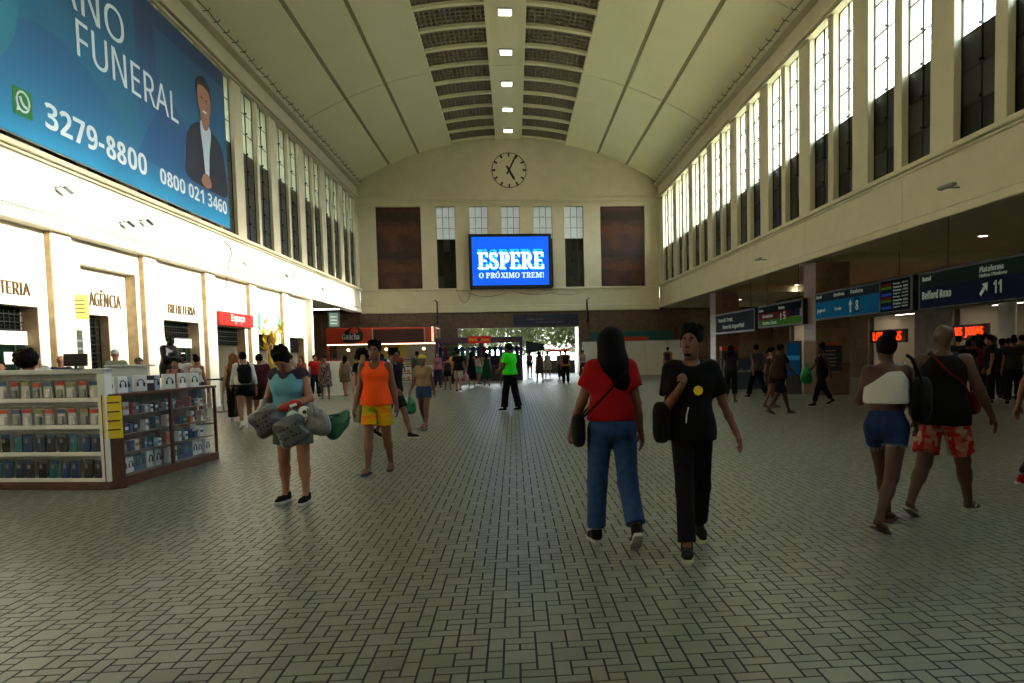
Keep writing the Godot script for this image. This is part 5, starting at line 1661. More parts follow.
	for z in nz - 1:
		for y in ny - 1:
			var i := (z * ny + y) * nx - 1
			for x in nx - 1:
				i += 1
				var g0 := g[i]
				if g0 > lim or g0 < -lim:
					continue
				var mask := 0
				for k in 8:
					var w := g[i + off[k]]
					val[k] = w
					if w < 0.0:
						mask |= 1 << k
				if mask == 0 or mask == 255:
					continue
				var sum := Vector3.ZERO
				var cnt := 0
				for e in edges:
					var va := val[e[0]]
					var vb := val[e[1]]
					if (va < 0.0) != (vb < 0.0):
						sum += (cp[e[0]] as Vector3).lerp(cp[e[1]], va / (va - vb))
						cnt += 1
				vid[i] = V_.size()
				V_.append(lo + (Vector3(x, y, z) + sum / cnt) * cell)
	var N_ := PackedVector3Array()
	N_.resize(V_.size())
	var I_ := PackedInt32Array()
	var steps := [1, sy, sz]
	for z in range(1, nz - 1):
		for y in range(1, ny - 1):
			for x in range(1, nx - 1):
				var i := (z * ny + y) * nx + x
				if vid[i] < 0:
					continue
				var inside := g[i] < 0.0
				for ax in 3:
					if (g[i + steps[ax]] < 0.0) == inside:
						continue
					var u: int = steps[(ax + 1) % 3]
					var w: int = steps[(ax + 2) % 3]
					var a := vid[i]
					var b := vid[i - u]
					var c := vid[i - u - w]
					var d := vid[i - w]
					if a < 0 or b < 0 or c < 0 or d < 0:
						continue
					var nn := (V_[c] - V_[a]).cross(V_[d] - V_[b])
					var want := Vector3.ZERO
					want[ax] = 1.0 if inside else -1.0
					if nn.dot(want) < 0.0:
						nn = -nn
						I_.append_array([a, b, c, a, c, d])
					else:
						I_.append_array([a, c, b, a, d, c])
					N_[a] += nn; N_[b] += nn; N_[c] += nn; N_[d] += nn
	for k in N_.size():
		N_[k] = N_[k].normalized()
	return [V_, N_, I_]

func sdf_mesh(items: Array, cell: float, cuts := []) -> ArrayMesh:
	return MB.new().add(sdf(items, cell, cuts)).mesh()

# ---------------------------------------------------------------- templates
var tpl := {}
func head_tpl(fine: bool) -> Array:
	var key := "head_fine" if fine else "head"
	if not tpl.has(key):
		var it := [
			E(Vector3(0, 0.03, -0.012), Vector3(0.074, 0.088, 0.094), Basis(), 0.02),
			E(Vector3(0, -0.03, 0.022), Vector3(0.06, 0.082, 0.068), Basis(), 0.03),
			E(Vector3(0, -0.088, 0.052), Vector3(0.03, 0.024, 0.03), Basis(), 0.03),
			C(Vector3(0, -0.06, -0.02), Vector3(0, -0.15, -0.03), 0.052, 0.052, 0.03),
			C(Vector3(0, 0.018, 0.084), Vector3(0, -0.018, 0.1), 0.009, 0.012, 0.015),
			E(Vector3(0, -0.024, 0.094), Vector3(0.019, 0.01, 0.013), Basis(), 0.012),
			C(Vector3(-0.036, 0.032, 0.072), Vector3(0.036, 0.032, 0.072), 0.012, 0.012, 0.015),
			E(Vector3(0, -0.052, 0.084), Vector3(0.025, 0.007, 0.011), Basis(), 0.006),
			E(Vector3(0, -0.063, 0.083), Vector3(0.021, 0.008, 0.011), Basis(), 0.006),
			E(Vector3(0.074, -0.002, -0.008), Vector3(0.011, 0.031, 0.019), Basis(Vector3.UP, 0.4), 0.008),
			E(Vector3(-0.074, -0.002, -0.008), Vector3(0.011, 0.031, 0.019), Basis(Vector3.UP, -0.4), 0.008),
			E(Vector3(0.031, 0.01, 0.093), Vector3(0.018, 0.011, 0.018), Basis(), 0.012, true),
			E(Vector3(-0.031, 0.01, 0.093), Vector3(0.018, 0.011, 0.018), Basis(), 0.012, true)]
		tpl[key] = sdf(it, 0.0045 if fine else 0.008)
	return tpl[key]

# person's right hand, hanging along -y, palm towards +x, thumb towards +z
func hand_tpl(grip: bool, fine: bool) -> Array:
	var key := "hand_%s_%s" % [grip, fine]
	if not tpl.has(key):
		var it := [
			C(Vector3(0, 0.03, 0), Vector3(0, -0.01, 0), 0.026, 0.024, 0.01),
			C(Vector3(0, -0.02, 0.012), Vector3(0, -0.078, 0.024), 0.019, 0.016, 0.012),
			C(Vector3(0, -0.02, -0.006), Vector3(0, -0.082, 0.004), 0.019, 0.016, 0.012),
			C(Vector3(0, -0.02, -0.014), Vector3(0, -0.076, -0.02), 0.018, 0.015, 0.012)]
		var lens := [0.072, 0.082, 0.076, 0.06]
		for f in 4:
			var base := Vector3(0, -0.08 + absf(f - 1.2) * 0.004, 0.033 - f * 0.0205)
			var ang := deg_to_rad(60.0 if grip else 14.0 + f * 4.0)
			var p := base
			var dirang := ang * 0.6
			for s in 3:
				var l: float = lens[f] * [0.45, 0.3, 0.25][s]
				var q := p + Vector3(sin(dirang), -cos(dirang), (0.033 - f * 0.0205) * 0.25 * l * 6.0) * l
				it.append(C(p, q, 0.0092 - s * 0.0006, 0.0086 - s * 0.0006, 0.004))
				p = q
				dirang += ang
		it.append(C(Vector3(0.004, -0.025, 0.028), Vector3(0.016, -0.055, 0.048), 0.012, 0.0105, 0.01))
		it.append(C(Vector3(0.016, -0.055, 0.048), Vector3(0.024, -0.085, 0.05 if not grip else 0.03), 0.0102, 0.0088, 0.004))
		tpl[key] = sdf(it, 0.0036 if fine else 0.006)
	return tpl[key]

func foot_outline(s: float) -> PackedVector2Array:
	var p := PackedVector2Array()
	for q in [[-0.03, -0.062], [0.03, -0.062], [0.037, -0.02], [0.036, 0.05], [0.046, 0.11], [0.04, 0.17], [0.018, 0.2], [-0.012, 0.202], [-0.036, 0.175], [-0.044, 0.12], [-0.036, 0.05], [-0.037, -0.02]]:
		p.append(Vector2(q[0], q[1]) * s)
	return p

func shoe_tpl() -> Array:
	if not tpl.has("shoe"):
		var it := [
			C(Vector3(0, -0.035, -0.022), Vector3(0, -0.055, 0.1), 0.04, 0.042, 0.02),
			C(Vector3(0, -0.055, 0.1), Vector3(0, -0.06, 0.155), 0.042, 0.034, 0.02),
			C(Vector3(0, 0.01, -0.012), Vector3(0, -0.03, -0.012), 0.046, 0.044, 0.02)]
		tpl["shoe"] = [sdf_mesh(it, 0.008, [[Vector3(0, -0.066, 0), Vector3(0, -1, 0)], [Vector3(0, 0.022, 0), Vector3(0, 1, 0)]])]
		var turn := Transform3D(Basis(Vector3(1, 0, 0), Vector3(0, 0, 1), Vector3(0, -1, 0)), Vector3.ZERO)
		tpl["shoe"].append(MB.new().prism(foot_outline(1.02), 0.062, 0.088, turn).mesh())
		tpl["shoe"].append(MB.new().prism(foot_outline(1.04), 0.072, 0.088, turn).mesh())
		tpl["shoe"].append(MB.new().tube([Vector3(-0.036, -0.055, 0.055), Vector3(-0.026, -0.03, 0.09), Vector3(0.0, -0.03, 0.13), Vector3(0.026, -0.028, 0.09), Vector3(0.038, -0.055, 0.05)], 0.007, 6).mesh())
	return tpl["shoe"]

func hair_tpl(kind: String) -> ArrayMesh:
	if tpl.has("hair_" + kind):
		return tpl["hair_" + kind]
	var cap := E(Vector3(0, 0.036, -0.02), Vector3(0.087, 0.098, 0.104), Basis(), 0.02)
	var face := E(Vector3(0, -0.04, 0.075), Vector3(0.08, 0.118, 0.085), Basis(), 0.008, true)
	var nape := [Vector3(0, -0.055, -0.06), Vector3(0, -0.95, 0.3).normalized()]
	var it := [cap]
	var cuts := [nape]
	var carve := kind in ["short", "curly", "bun", "pony"]
	var cell := 0.009
	match kind:
		"curly":
			it = [E(Vector3(0, 0.056, -0.02), Vector3(0.092, 0.104, 0.106), Basis(), 0.02)]
			for q in 16:
				var a := TAU * q / 16.0
				it.append(E(Vector3(cos(a) * 0.062, 0.115 + 0.02 * sin(q * 2.7), -0.02 + sin(a) * 0.075), Vector3.ONE * 0.032, Basis(), 0.01))
		"afro":
			it = [E(Vector3(0, 0.06, -0.04), Vector3(0.15, 0.15, 0.14), Basis(), 0.02)]
			for q in 30:
				var a := q * 2.4
				var y := 1.0 - 2.0 * (q + 0.5) / 30.0
				it.append(E(Vector3(0, 0.06, -0.04) + Vector3(cos(a) * sqrt(1 - y * y), y, sin(a) * sqrt(1 - y * y)) * 0.13, Vector3.ONE * 0.04, Basis(), 0.02))
			cuts = [[Vector3(0, 0.05, 0.072), Vector3(0, -0.35, 0.94).normalized()]]
		"long":
			it.append(C(Vector3(0, 0.03, -0.07), Vector3(0.005, -0.3, -0.1), 0.08, 0.062, 0.04, false, 1.5))
			it.append(C(Vector3(0.068, 0.03, -0.02), Vector3(0.075, -0.2, -0.05), 0.03, 0.034, 0.03))
			it.append(C(Vector3(-0.068, 0.03, -0.02), Vector3(-0.075, -0.2, -0.05), 0.03, 0.034, 0.03))
			cuts = [[Vector3(0, 0.07, 0.064), Vector3(0, -0.35, 0.94).normalized()]]
		"mane":
			it = [E(Vector3(0, 0.03, -0.02), Vector3(0.096, 0.104, 0.112), Basis(), 0.02)]
			it.append(C(Vector3(0, 0.03, -0.05), Vector3(0.0, -0.17, -0.085), 0.1, 0.118, 0.05, false, 1.25))
			it.append(C(Vector3(0.0, -0.17, -0.085), Vector3(-0.03, -0.3, -0.115), 0.118, 0.095, 0.05, false, 1.5))
			it.append(C(Vector3(-0.03, -0.3, -0.115), Vector3(-0.06, -0.43, -0.11), 0.095, 0.04, 0.05, false, 1.5))
			for sd in [-1.0, 1.0]:
				it.append(C(Vector3(0.07 * sd, 0.04, -0.01), Vector3(0.09 * sd, -0.16, -0.03), 0.035, 0.04, 0.03))
			cuts = [[Vector3(0, 0.07, 0.062), Vector3(0, -0.3, 0.95).normalized()]]
		"bun":
			it.append(E(Vector3(0, 0.12, -0.085), Vector3(0.055, 0.05, 0.055), Basis(), 0.015))
			for q in 8:
				var a := TAU * q / 8.0
				it.append(E(Vector3(cos(a) * 0.035, 0.13, -0.085 + sin(a) * 0.035), Vector3.ONE * 0.028, Basis(), 0.01))
		"pony":
			it.append(C(Vector3(0, 0.05, -0.11), Vector3(0.02, -0.05, -0.15), 0.035, 0.028, 0.02))
		"cap":
			it = [E(Vector3(0, 0.045, -0.012), Vector3(0.09, 0.095, 0.106), Basis(), 0.02), E(Vector3(0, 0.05, 0.1), Vector3(0.068, 0.012, 0.075), Basis(Vector3.RIGHT, 0.18), 0.012)]
			cuts = [[Vector3(0, 0.038, 0.0), Vector3(0, -1, 0.1).normalized()]]
	if carve:
		it.append(face)
	tpl["hair_" + kind] = sdf_mesh(it, cell, cuts)
	return tpl["hair_" + kind]

# ---------------------------------------------------------------- a person
const POSES := {
	"stand": {"legs": [[2, 2, 3], [-2, 2, 3]], "arms": [[4, 9, 12, 0], [4, 9, 12, 0]]},
	"walk": {"legs": [[24, 6, 1], [-16, 20, 1]], "arms": [[-20, 9, 14, 0], [24, 9, 22, 0]]},
	"walk2": {"legs": [[-16, 22, 1], [22, 5, 1]], "arms": [[22, 9, 22, 0], [-20, 9, 14, 0]]},
	"stroll": {"legs": [[13, 4, 1], [-10, 14, 1]], "arms": [[-12, 9, 14, 0], [14, 9, 18, 0]]},
	"phone": {"legs": [[3, 3, 3], [-3, 3, 3]], "arms": [[6, 9, 12, 0], [16, 6, 95, 25]]},
	"carry": {"legs": [[8, 6, 2], [-7, 12, 2]], "arms": [[14, 10, 80, 25], [10, 9, 20, 0]]},
}

func person(s: Dictionary) -> Node3D:
	var fine: bool = s.get("fine", false)
	var k: float = (s.h if fine else 1.7) / 1.72
	var fat: float = s.get("fat", 1.0)
	var cell: float = 0.0135 if fine else 0.026
	var fem: bool = s.get("fem", false)
	var pose: Dictionary = s.pose if s.pose is Dictionary else POSES[s.pose]
	var root := thing("person", s.label, "person", s.at, deg_to_rad(s.get("turn", 0.0)), s.get("group", ""))
	if not fine:
		root.scale = Vector3.ONE * s.h / 1.7
	var skin: Material = mat("skin_" + (s.skin as Color).to_html(false), s.skin, 0.55, 0.4)
	var hipw: float = (0.098 if fem else 0.09) * fat
	var shw: float = (0.148 if fem else 0.168) * lerpf(1.0, fat, 0.5)
	# pelvis and torso frames (unscaled metres for 1.72 m, scaled by k on use)
	var tb: Basis = Basis(Vector3.UP, deg_to_rad(pose.get("twist", 0.0))) * Basis(Vector3.RIGHT, deg_to_rad(pose.get("lean", 2.0)))
	var piv := Vector3(0, 0.95, 0)
	var T := func(x: float, y: float, z: float) -> Vector3: return (piv + tb * (Vector3(x, y, z) - piv)) * k
	var P := func(x: float, y: float, z: float) -> Vector3: return Vector3(x, y, z) * k
	var fwd := tb.z
	var up := tb.y
	# legs
	var J := {}
	var low := 9.0
	var soles := []
	for i in 2:
		var sd := 1.0 if i == 0 else -1.0
		var l: Array = pose.legs[i]
		var a := deg_to_rad(l[0])
		var ab := deg_to_rad(l[2]) * sd
		var hip: Vector3 = P.call(hipw * sd, 0.91, 0)
		var dt := Vector3(sin(ab), -cos(a) * cos(ab), sin(a)).normalized()
		var knee := hip + dt * 0.43 * k
		var b := a - deg_to_rad(l[1])
		var ds := Vector3(sin(ab) * 0.6, -cos(b), sin(b)).normalized()
		var ank := knee + ds * 0.40 * k
		var fp: float = minf(0.0, b * 0.9 + 0.18) if l.size() < 4 else deg_to_rad(l[3])     # heel lifts as the shin leans forward over it
		var fb := Basis(Vector3.UP, 0.1 * sd) * Basis(Vector3.RIGHT, -fp)
		J["hip%d" % i] = hip; J["knee%d" % i] = knee; J["ank%d" % i] = ank; J["fb%d" % i] = fb
		soles.append(minf((ank + fb * Vector3(0, -0.088, -0.06) * k).y, (ank + fb * Vector3(0, -0.088, 0.19) * k).y))
		low = minf(low, soles[i])
	for i in 2:      # both feet reach the ground
		var gap: float = soles[i] - low
		J["ank%d" % i] -= Vector3(0, gap, 0)
		J["knee%d" % i] -= Vector3(0, gap * 0.5, 0)
	var lift := Vector3(0, -low, 0)
	# arms
	for i in 2:
		var sd := 1.0 if i == 0 else -1.0
		var l: Array = pose.arms[i]
		var a := deg_to_rad(l[0])
		var ab := deg_to_rad(l[1])
		var sh: Vector3 = T.call(shw * sd, 1.405, -0.01)
		var du := tb * Vector3(sd * sin(ab), -cos(a) * cos(ab), sin(a) * cos(ab))
		var el := sh + du.normalized() * 0.285 * k
		var a2 := a + deg_to_rad(l[2])
		var ab2 := ab - deg_to_rad(l[3])
		var df := (tb * Vector3(sd * sin(ab2), -cos(a2) * cos(ab2), sin(a2) * cos(ab2))).normalized()
		var wr := el + df * 0.245 * k
		var zr := fwd if absf(df.dot(fwd)) < 0.75 else up
		var hy := -df
		var hz := (zr - hy * zr.dot(hy)).normalized()
		var hx := hy.cross(hz)
		J["sh%d" % i] = sh; J["el%d" % i] = el; J["wr%d" % i] = wr
		J["hb%d" % i] = Basis(hx, hy, hz)
	var hd: Array = pose.get("head", [0, 0])
	var hb := tb * Basis(Vector3.UP, deg_to_rad(hd[0])) * Basis(Vector3.RIGHT, deg_to_rad(hd[1]))
	var hc: Vector3 = T.call(0, 1.475, 0.0) + hb * Vector3(0, 0.128, 0.022) * k
	J["hc"] = hc
	J["hbasis"] = hb
	var shod: String = s.get("shoe", "shoe")
	var key := "%s|%s|%s|%s|%s|%s|%s" % [k, fat, fem, pose, shod, fine, s.get("no_cache", "")]
	if not mesh_cache.has(key):
		var f := fat * k
		var it := [
			C(P.call(-0.055 * fat, 0.93, -0.005), P.call(0.055 * fat, 0.93, -0.005), 0.112 * f, 0.112 * f, 0.05, false, 1.12),
			C(P.call(0, 0.96, 0), T.call(0, 1.1, 0), 0.128 * f, 0.116 * f, 0.06, false, 1.28, fwd),
			C(T.call(0, 1.1, 0), T.call(0, 1.28, 0), 0.116 * f, 0.138 * f, 0.06, false, 1.35, fwd),
			C(T.call(-0.065, 1.31, 0), T.call(0.065, 1.31, 0), 0.1 * f, 0.1 * f, 0.06, false, 1.15, fwd),
			C(J.sh0, J.sh1, 0.056 * k, 0.056 * k, 0.06),
			C(T.call(0, 1.39, -0.01), hc + hb * Vector3(0, -0.08, -0.025) * k, 0.064 * k, 0.05 * k, 0.04)]
		if fem:
			for sd in [-1, 1]:
				it.append(E(T.call(0.068 * sd, 1.275, 0.085), Vector3(0.062, 0.06, 0.055) * k, Basis(), 0.04))
				it.append(E(P.call(0.065 * sd, 0.915, -0.075), Vector3(0.078, 0.085, 0.07) * f, Basis(), 0.04))
		for i in 2:
			it.append(C(J["sh%d" % i], J["el%d" % i], 0.05 * f, 0.041 * f, 0.03))
			it.append(C(J["el%d" % i], J["el%d" % i].lerp(J["wr%d" % i], 0.45), 0.041 * f, 0.038 * f, 0.02))
			it.append(C(J["el%d" % i].lerp(J["wr%d" % i], 0.45), J["wr%d" % i], 0.038 * f, 0.026 * k, 0.02))
			it.append(C(J["hip%d" % i], J["knee%d" % i], 0.088 * f, 0.058 * f, 0.04))
			var an: Vector3 = J["ank%d" % i]
			var kn: Vector3 = J["knee%d" % i]
			var fb: Basis = J["fb%d" % i]
			it.append(C(kn, kn.lerp(an, 0.4), 0.055 * f, 0.053 * f, 0.03))
			it.append(C(kn.lerp(an, 0.3) + Vector3(0, 0, -0.012) * k, an, 0.052 * f, 0.036 * k, 0.03))
			if shod == "shoe":
				it.append(C(an, an + fb * Vector3(0, -0.03, 0.03) * k, 0.034 * k, 0.03 * k, 0.02))
			else:
				it.append(C(an + fb * Vector3(0, -0.03, -0.02) * k, an + fb * Vector3(0.003, -0.05, 0.1) * k, 0.034 * k, 0.028 * k, 0.02))
				it.append(C(an + fb * Vector3(0.003, -0.052, 0.1) * k, an + fb * Vector3(0.0, -0.062, 0.165) * k, 0.03 * k, 0.018 * k, 0.02))
				it.append(C(an + fb * Vector3(-0.012, -0.056, 0.1) * k, an + fb * Vector3(-0.016, -0.064, 0.16) * k, 0.024 * k, 0.014 * k, 0.02))
		var mb := MB.new().add(sdf(it, cell))
		mb.add(head_tpl(fine), Transform3D(hb.scaled(Vector3.ONE * k), hc))
		for i in 2:
			var mir := Basis.from_scale(Vector3(-1.0 if i == 0 else 1.0, 1, 1) * k * 1.04)
			mb.add(hand_tpl(s.get("grip", [false, false])[i], fine), Transform3D((J["hb%d" % i] as Basis) * mir, J["wr%d" % i]))
		mesh_cache[key] = mb.mesh()
	var bt := Transform3D(Basis(), lift)
	obj("body", mesh_cache[key], skin, root, bt)
	# face details
	if s.get("face", fine):
		var hx := Transform3D(hb.scaled(Vector3.ONE * k), hc + lift)
		for sd in [-1.0, 1.0]:
			var ey := obj("eye", eye_mesh(), M.eye_white, root, hx * Transform3D(Basis(), Vector3(0.031 * sd, 0.009, 0.0725)))
			obj("iris", iris_mesh(), M.eye_dark, ey)
			obj("eyebrow", brow_mesh(), mat("hair_" + (s.hair_c as Color).to_html(false), s.hair_c, 0.75, 0.2), root, hx * Transform3D(Basis(Vector3(0, 0, 1), -0.12 * sd), Vector3(0.032 * sd, 0.036, 0.086)))
		obj("mouth", mouth_mesh(), mat("lip_" + (s.skin as Color).to_html(false), (s.skin as Color).lerp(Color(0.45, 0.12, 0.12), 0.35), 0.5), root, hx * Transform3D(Basis(), Vector3(0, -0.0575, 0.094)))
	# hair
	var hk: String = s.get("hair", "short")
	if hk != "bald":
		var hm: Material = mat("hair_" + (s.hair_c as Color).to_html(false), s.hair_c, 0.75, 0.2)
		obj("cap" if hk == "cap" else "hair", hair_tpl(hk), hm, root, Transform3D(hb.scaled(Vector3.ONE * k), hc + lift))
	# shoes
	if shod != "bare":
		var st := shoe_tpl()
		for i in 2:
			var fx := Transform3D((J["fb%d" % i] as Basis).scaled(Vector3.ONE * k), J["ank%d" % i] + lift)
			if shod == "shoe":
				var so := obj("shoe", st[0], cloth(s.get("shoe_c", Color(0.05, 0.05, 0.055))), root, fx)
				obj("sole", st[1], mat("sole_" + (s.get("sole_c", Color(0.7, 0.7, 0.68)) as Color).to_html(false), s.get("sole_c", Color(0.7, 0.7, 0.68)), 0.7), so)
			else:
				var so := obj("sandal", st[2], mat("sandal_" + (s.get("shoe_c", Color(0.1, 0.1, 0.1)) as Color).to_html(false), s.get("shoe_c", Color(0.1, 0.1, 0.1)), 0.7), root, fx)
				obj("strap", st[3], mat("strap_" + (s.get("sole_c", Color(0.2, 0.2, 0.2)) as Color).to_html(false), s.get("sole_c", Color(0.2, 0.2, 0.2)), 0.6), so)
	# clothes
	for g in s.get("wear", []):
		var gk := key + str(g[0]) + str(g.slice(2))
		if not mesh_cache.has(gk):
			mesh_cache[gk] = garment(g, J, T, P, k, fat, fem, fwd, up, cell * (0.85 if fine else 0.9))
		obj(g[0] if not NAMES_OF.has(g[0]) else NAMES_OF[g[0]], mesh_cache[gk], g[1] if g[1] is Material else cloth(g[1]), root, bt)
	root.set_meta("lift", lift.y)
	J["k"] = k
	J["lift"] = lift
	J["tb"] = tb
	joints_of[root] = J
	return root

const NAMES_OF := {"tee": "t_shirt", "tank": "vest_top", "oneshoulder": "one_shoulder_top"}
var joints_of := {}

func eye_mesh() -> ArrayMesh:
	if not tpl.has("eye"):
		tpl["eye"] = MB.new().lathe([Vector2(0, -0.009), Vector2(0.008, -0.006), Vector2(0.0115, 0), Vector2(0.008, 0.006), Vector2(0, 0.009)], Vector3.ZERO, 10).mesh()
		tpl["iris"] = MB.new().lathe([Vector2(0, 0.0), Vector2(0.0055, -0.001)], Vector3.ZERO, 10).mesh()
		tpl["brow"] = MB.new().cbox(Vector3.ZERO, Vector3(0.036, 0.008, 0.007), 0.003).mesh()
		tpl["mouth"] = MB.new().cbox(Vector3.ZERO, Vector3(0.04, 0.004, 0.006), 0.0018).mesh()
	return tpl["eye"]

func iris_mesh() -> ArrayMesh:
	if not tpl.has("iris2"):
		var mb := MB.new()
		var pts := PackedVector2Array()
		for q in 10:
			pts.append(Vector2(cos(TAU * q / 10), sin(TAU * q / 10)) * 0.0055)
		mb.prism(pts, 0.009, 0.0118)
		tpl["iris2"] = mb.mesh()
	return tpl["iris2"]

func brow_mesh() -> ArrayMesh:
	eye_mesh()
	return tpl["brow"]

func mouth_mesh() -> ArrayMesh:
	eye_mesh()
	return tpl["mouth"]

# g = [kind, colour, options...]
func garment(g: Array, J: Dictionary, T: Callable, P: Callable, k: float, fat: float, fem: bool, fwd: Vector3, up: Vector3, cell: float) -> ArrayMesh:
	var it := []
	var cuts := []
	var f := fat * k
	var o := 0.016 * k
	var torso := func(e: float, low_y: float) -> void:
		it.append(C(T.call(0, 1.05, 0), T.call(0, 1.28, 0), 0.126 * f + e, 0.138 * f + e, 0.06, false, 1.3, fwd))
		it.append(C(T.call(-0.065, 1.31, 0), T.call(0.065, 1.31, 0), 0.1 * f + e, 0.1 * f + e, 0.06, false, 1.13, fwd))
		it.append(C(P.call(-0.05 * fat, maxf(low_y, 0.9) + 0.03, -0.005), T.call(0, 1.1, 0), 0.122 * f + e, 0.12 * f + e, 0.06, false, 1.15, fwd))
		it.append(C(P.call(0.05 * fat, maxf(low_y, 0.9) + 0.03, -0.005), T.call(0, 1.1, 0), 0.122 * f + e, 0.12 * f + e, 0.06, false, 1.15, fwd))
		if low_y < 0.99:
			for sd in [-1, 1]:
				it.append(C(P.call(0.068 * sd * fat, low_y - 0.05, -0.005), P.call(0.06 * sd * fat, 0.97, -0.005), 0.118 * f + e, 0.116 * f + e, 0.05, false, 1.06, fwd))
		if fem:
			for sd in [-1, 1]:
				it.append(E(T.call(0.068 * sd, 1.275, 0.085), Vector3.ONE * (0.058 * k + e), Basis(), 0.04))
	var pelvis := func(e: float) -> void:
		it.append(C(P.call(-0.055 * fat, 0.93, -0.005), P.call(0.055 * fat, 0.93, -0.005), 0.112 * f + e, 0.112 * f + e, 0.05, false, 1.1))
		it.append(C(P.call(0, 0.96, 0), T.call(0, 1.08, 0), 0.128 * f + e, 0.12 * f + e, 0.05, false, 1.24, fwd))
		if fem:
			for sd in [-1, 1]:
				it.append(E(P.call(0.065 * sd, 0.915, -0.075), Vector3.ONE * (0.072 * f + e), Basis(), 0.04))
	match g[0]:
		"tee", "shirt":      # options: sleeve fraction (0..2), hem height, looseness
			var sl: float = g[2]
			var loose: float = o + g[4] * k
			torso.call(loose, g[3])
			it.append(C((J.sh0 as Vector3).lerp(J.sh1, 0.12), (J.sh0 as Vector3).lerp(J.sh1, 0.88), 0.06 * k + loose * 0.5, 0.06 * k + loose * 0.5, 0.05))
			for i in 2:
				var sh: Vector3 = J["sh%d" % i]
				var el: Vector3 = J["el%d" % i]
				var wr: Vector3 = J["wr%d" % i]
				if sl <= 1.0:
					it.append(C(sh, sh.lerp(el, maxf(sl, 0.1)), 0.052 * f + loose * 0.7, 0.05 * f + loose * 1.1, 0.05, true))
				else:
					it.append(C(sh, el, 0.054 * f + loose * 0.7, 0.046 * f + loose * 0.7, 0.04))
					it.append(C(el, el.lerp(wr, sl - 1.0), 0.046 * f + loose * 0.7, 0.034 * k + loose * 0.6, 0.02, true))
			cuts.append([P.call(0, g[3], 0), Vector3.DOWN])
			it.append(E(T.call(0, 1.485, 0.025), Vector3(0.078, 0.055, 0.085) * k, Basis(), 0.012, true))
		"tank", "crop":      # options: hem height, top height
			torso.call(o + (g[4] if g.size() > 4 else 0.0) * k, g[2])
			for sd in [-1, 1]:
				it.append(C(T.call(0.09 * sd, 1.3, 0.08), T.call(0.1 * sd, 1.44, 0.005), 0.045 * k, 0.036 * k, 0.03))
				it.append(C(T.call(0.1 * sd, 1.44, 0.005), T.call(0.085 * sd, 1.3, -0.085), 0.036 * k, 0.048 * k, 0.03))
			it.append(E(T.call(0, 1.47, 0.05), Vector3(0.07, 0.11, 0.12) * k, Basis(), 0.015, true))
			cuts.append([P.call(0, g[2], 0), Vector3.DOWN])
		"oneshoulder":       # one strap over the right shoulder, slanted upper edge
			torso.call(o, g[2])
			it.append(C(T.call(-0.08, 1.29, 0.09), T.call(-0.12, 1.465, 0.005), 0.036 * k, 0.03 * k, 0.03))
			it.append(C(T.call(-0.12, 1.465, 0.005), T.call(-0.09, 1.3, -0.09), 0.03 * k, 0.04 * k, 0.03))
			cuts.append([P.call(0, g[2], 0), Vector3.DOWN])
			cuts.append([T.call(-0.11, 1.485, 0), (up * 0.86 + up.cross(fwd) * 0.62).normalized()])
		"trousers", "shorts":   # options: leg fraction (0..2), looseness
			var e: float = o * 0.9 + g[3] * k
			pelvis.call(o * 0.8)
			for i in 2:
				var hip: Vector3 = J["hip%d" % i]
				var kn: Vector3 = J["knee%d" % i]
				var an: Vector3 = J["ank%d" % i]
				var lf: float = g[2]
				if lf <= 1.0:
					it.append(C(hip, hip.lerp(kn, lf), 0.086 * f + o * 0.7, lerpf(0.086, 0.058, lf) * f + e * 0.85, 0.015, true))
				else:
					it.append(C(hip, kn, 0.089 * f + o * 0.8, 0.06 * f + e, 0.04))
					it.append(C(kn, kn.lerp(an, lf - 1.0), 0.06 * f + e, 0.046 * k + e + g[4] * k, 0.03, true))
			cuts.append([P.call(0, g[5] if g.size() > 5 else 1.04, 0), Vector3.UP])
		"skirt", "dress":       # options: hem height, width, top
			if g[0] == "dress":
				torso.call(o, 0.9)
				for sd in [-1, 1]:
					it.append(C(T.call(0.085 * sd, 1.3, 0.085), T.call(0.095 * sd, 1.455, 0.005), 0.03 * k, 0.025 * k, 0.03))
					it.append(C(T.call(0.095 * sd, 1.455, 0.005), T.call(0.08 * sd, 1.3, -0.09), 0.025 * k, 0.033 * k, 0.03))
			else:
				cuts.append([P.call(0, 1.05, 0), Vector3.UP])
			pelvis.call(o)
			it.append(C(P.call(-0.04, 0.95, 0), P.call(-0.05, g[2], 0), 0.125 * f + o, g[3] * k, 0.05, true, 1.05))
			it.append(C(P.call(0.04, 0.95, 0), P.call(0.05, g[2], 0), 0.125 * f + o, g[3] * k, 0.05, true, 1.05))
	return sdf_mesh(it, cell, cuts)
# ================================================================ people
const BROWN := Color(0.42, 0.27, 0.2)
const TAN := Color(0.55, 0.38, 0.29)
const DEEP := Color(0.27, 0.17, 0.125)
const BLACK_HAIR := Color(0.035, 0.03, 0.028)

func print_cloth(key: String, cols: Array, freq: float, per_m: float, kind := 3, seed_ := 1) -> StandardMaterial3D:
	var m := mat(key, Color.WHITE, 0.9, 0.3)
	var f := FastNoiseLite.new()
	f.seed = seed_
	f.frequency = freq
	f.noise_type = kind as FastNoiseLite.NoiseType
	f.fractal_octaves = 2
	var t := NoiseTexture2D.new()
	t.width = 256
	t.height = 256
	t.seamless = true
	t.noise = f
	var g := Gradient.new()
	g.interpolation_mode = Gradient.GRADIENT_INTERPOLATE_CONSTANT
	g.set_color(0, cols[0])
	g.set_color(1, cols[cols.size() - 1])
	g.set_offset(1, 0.62)
	for q in range(1, cols.size() - 1):
		g.add_point(0.38 + 0.24 * q / (cols.size() - 1.0), cols[q])
	t.color_ramp = g
	m.albedo_texture = t
	m.uv1_triplanar = true
	m.uv1_scale = Vector3.ONE * per_m
	return m

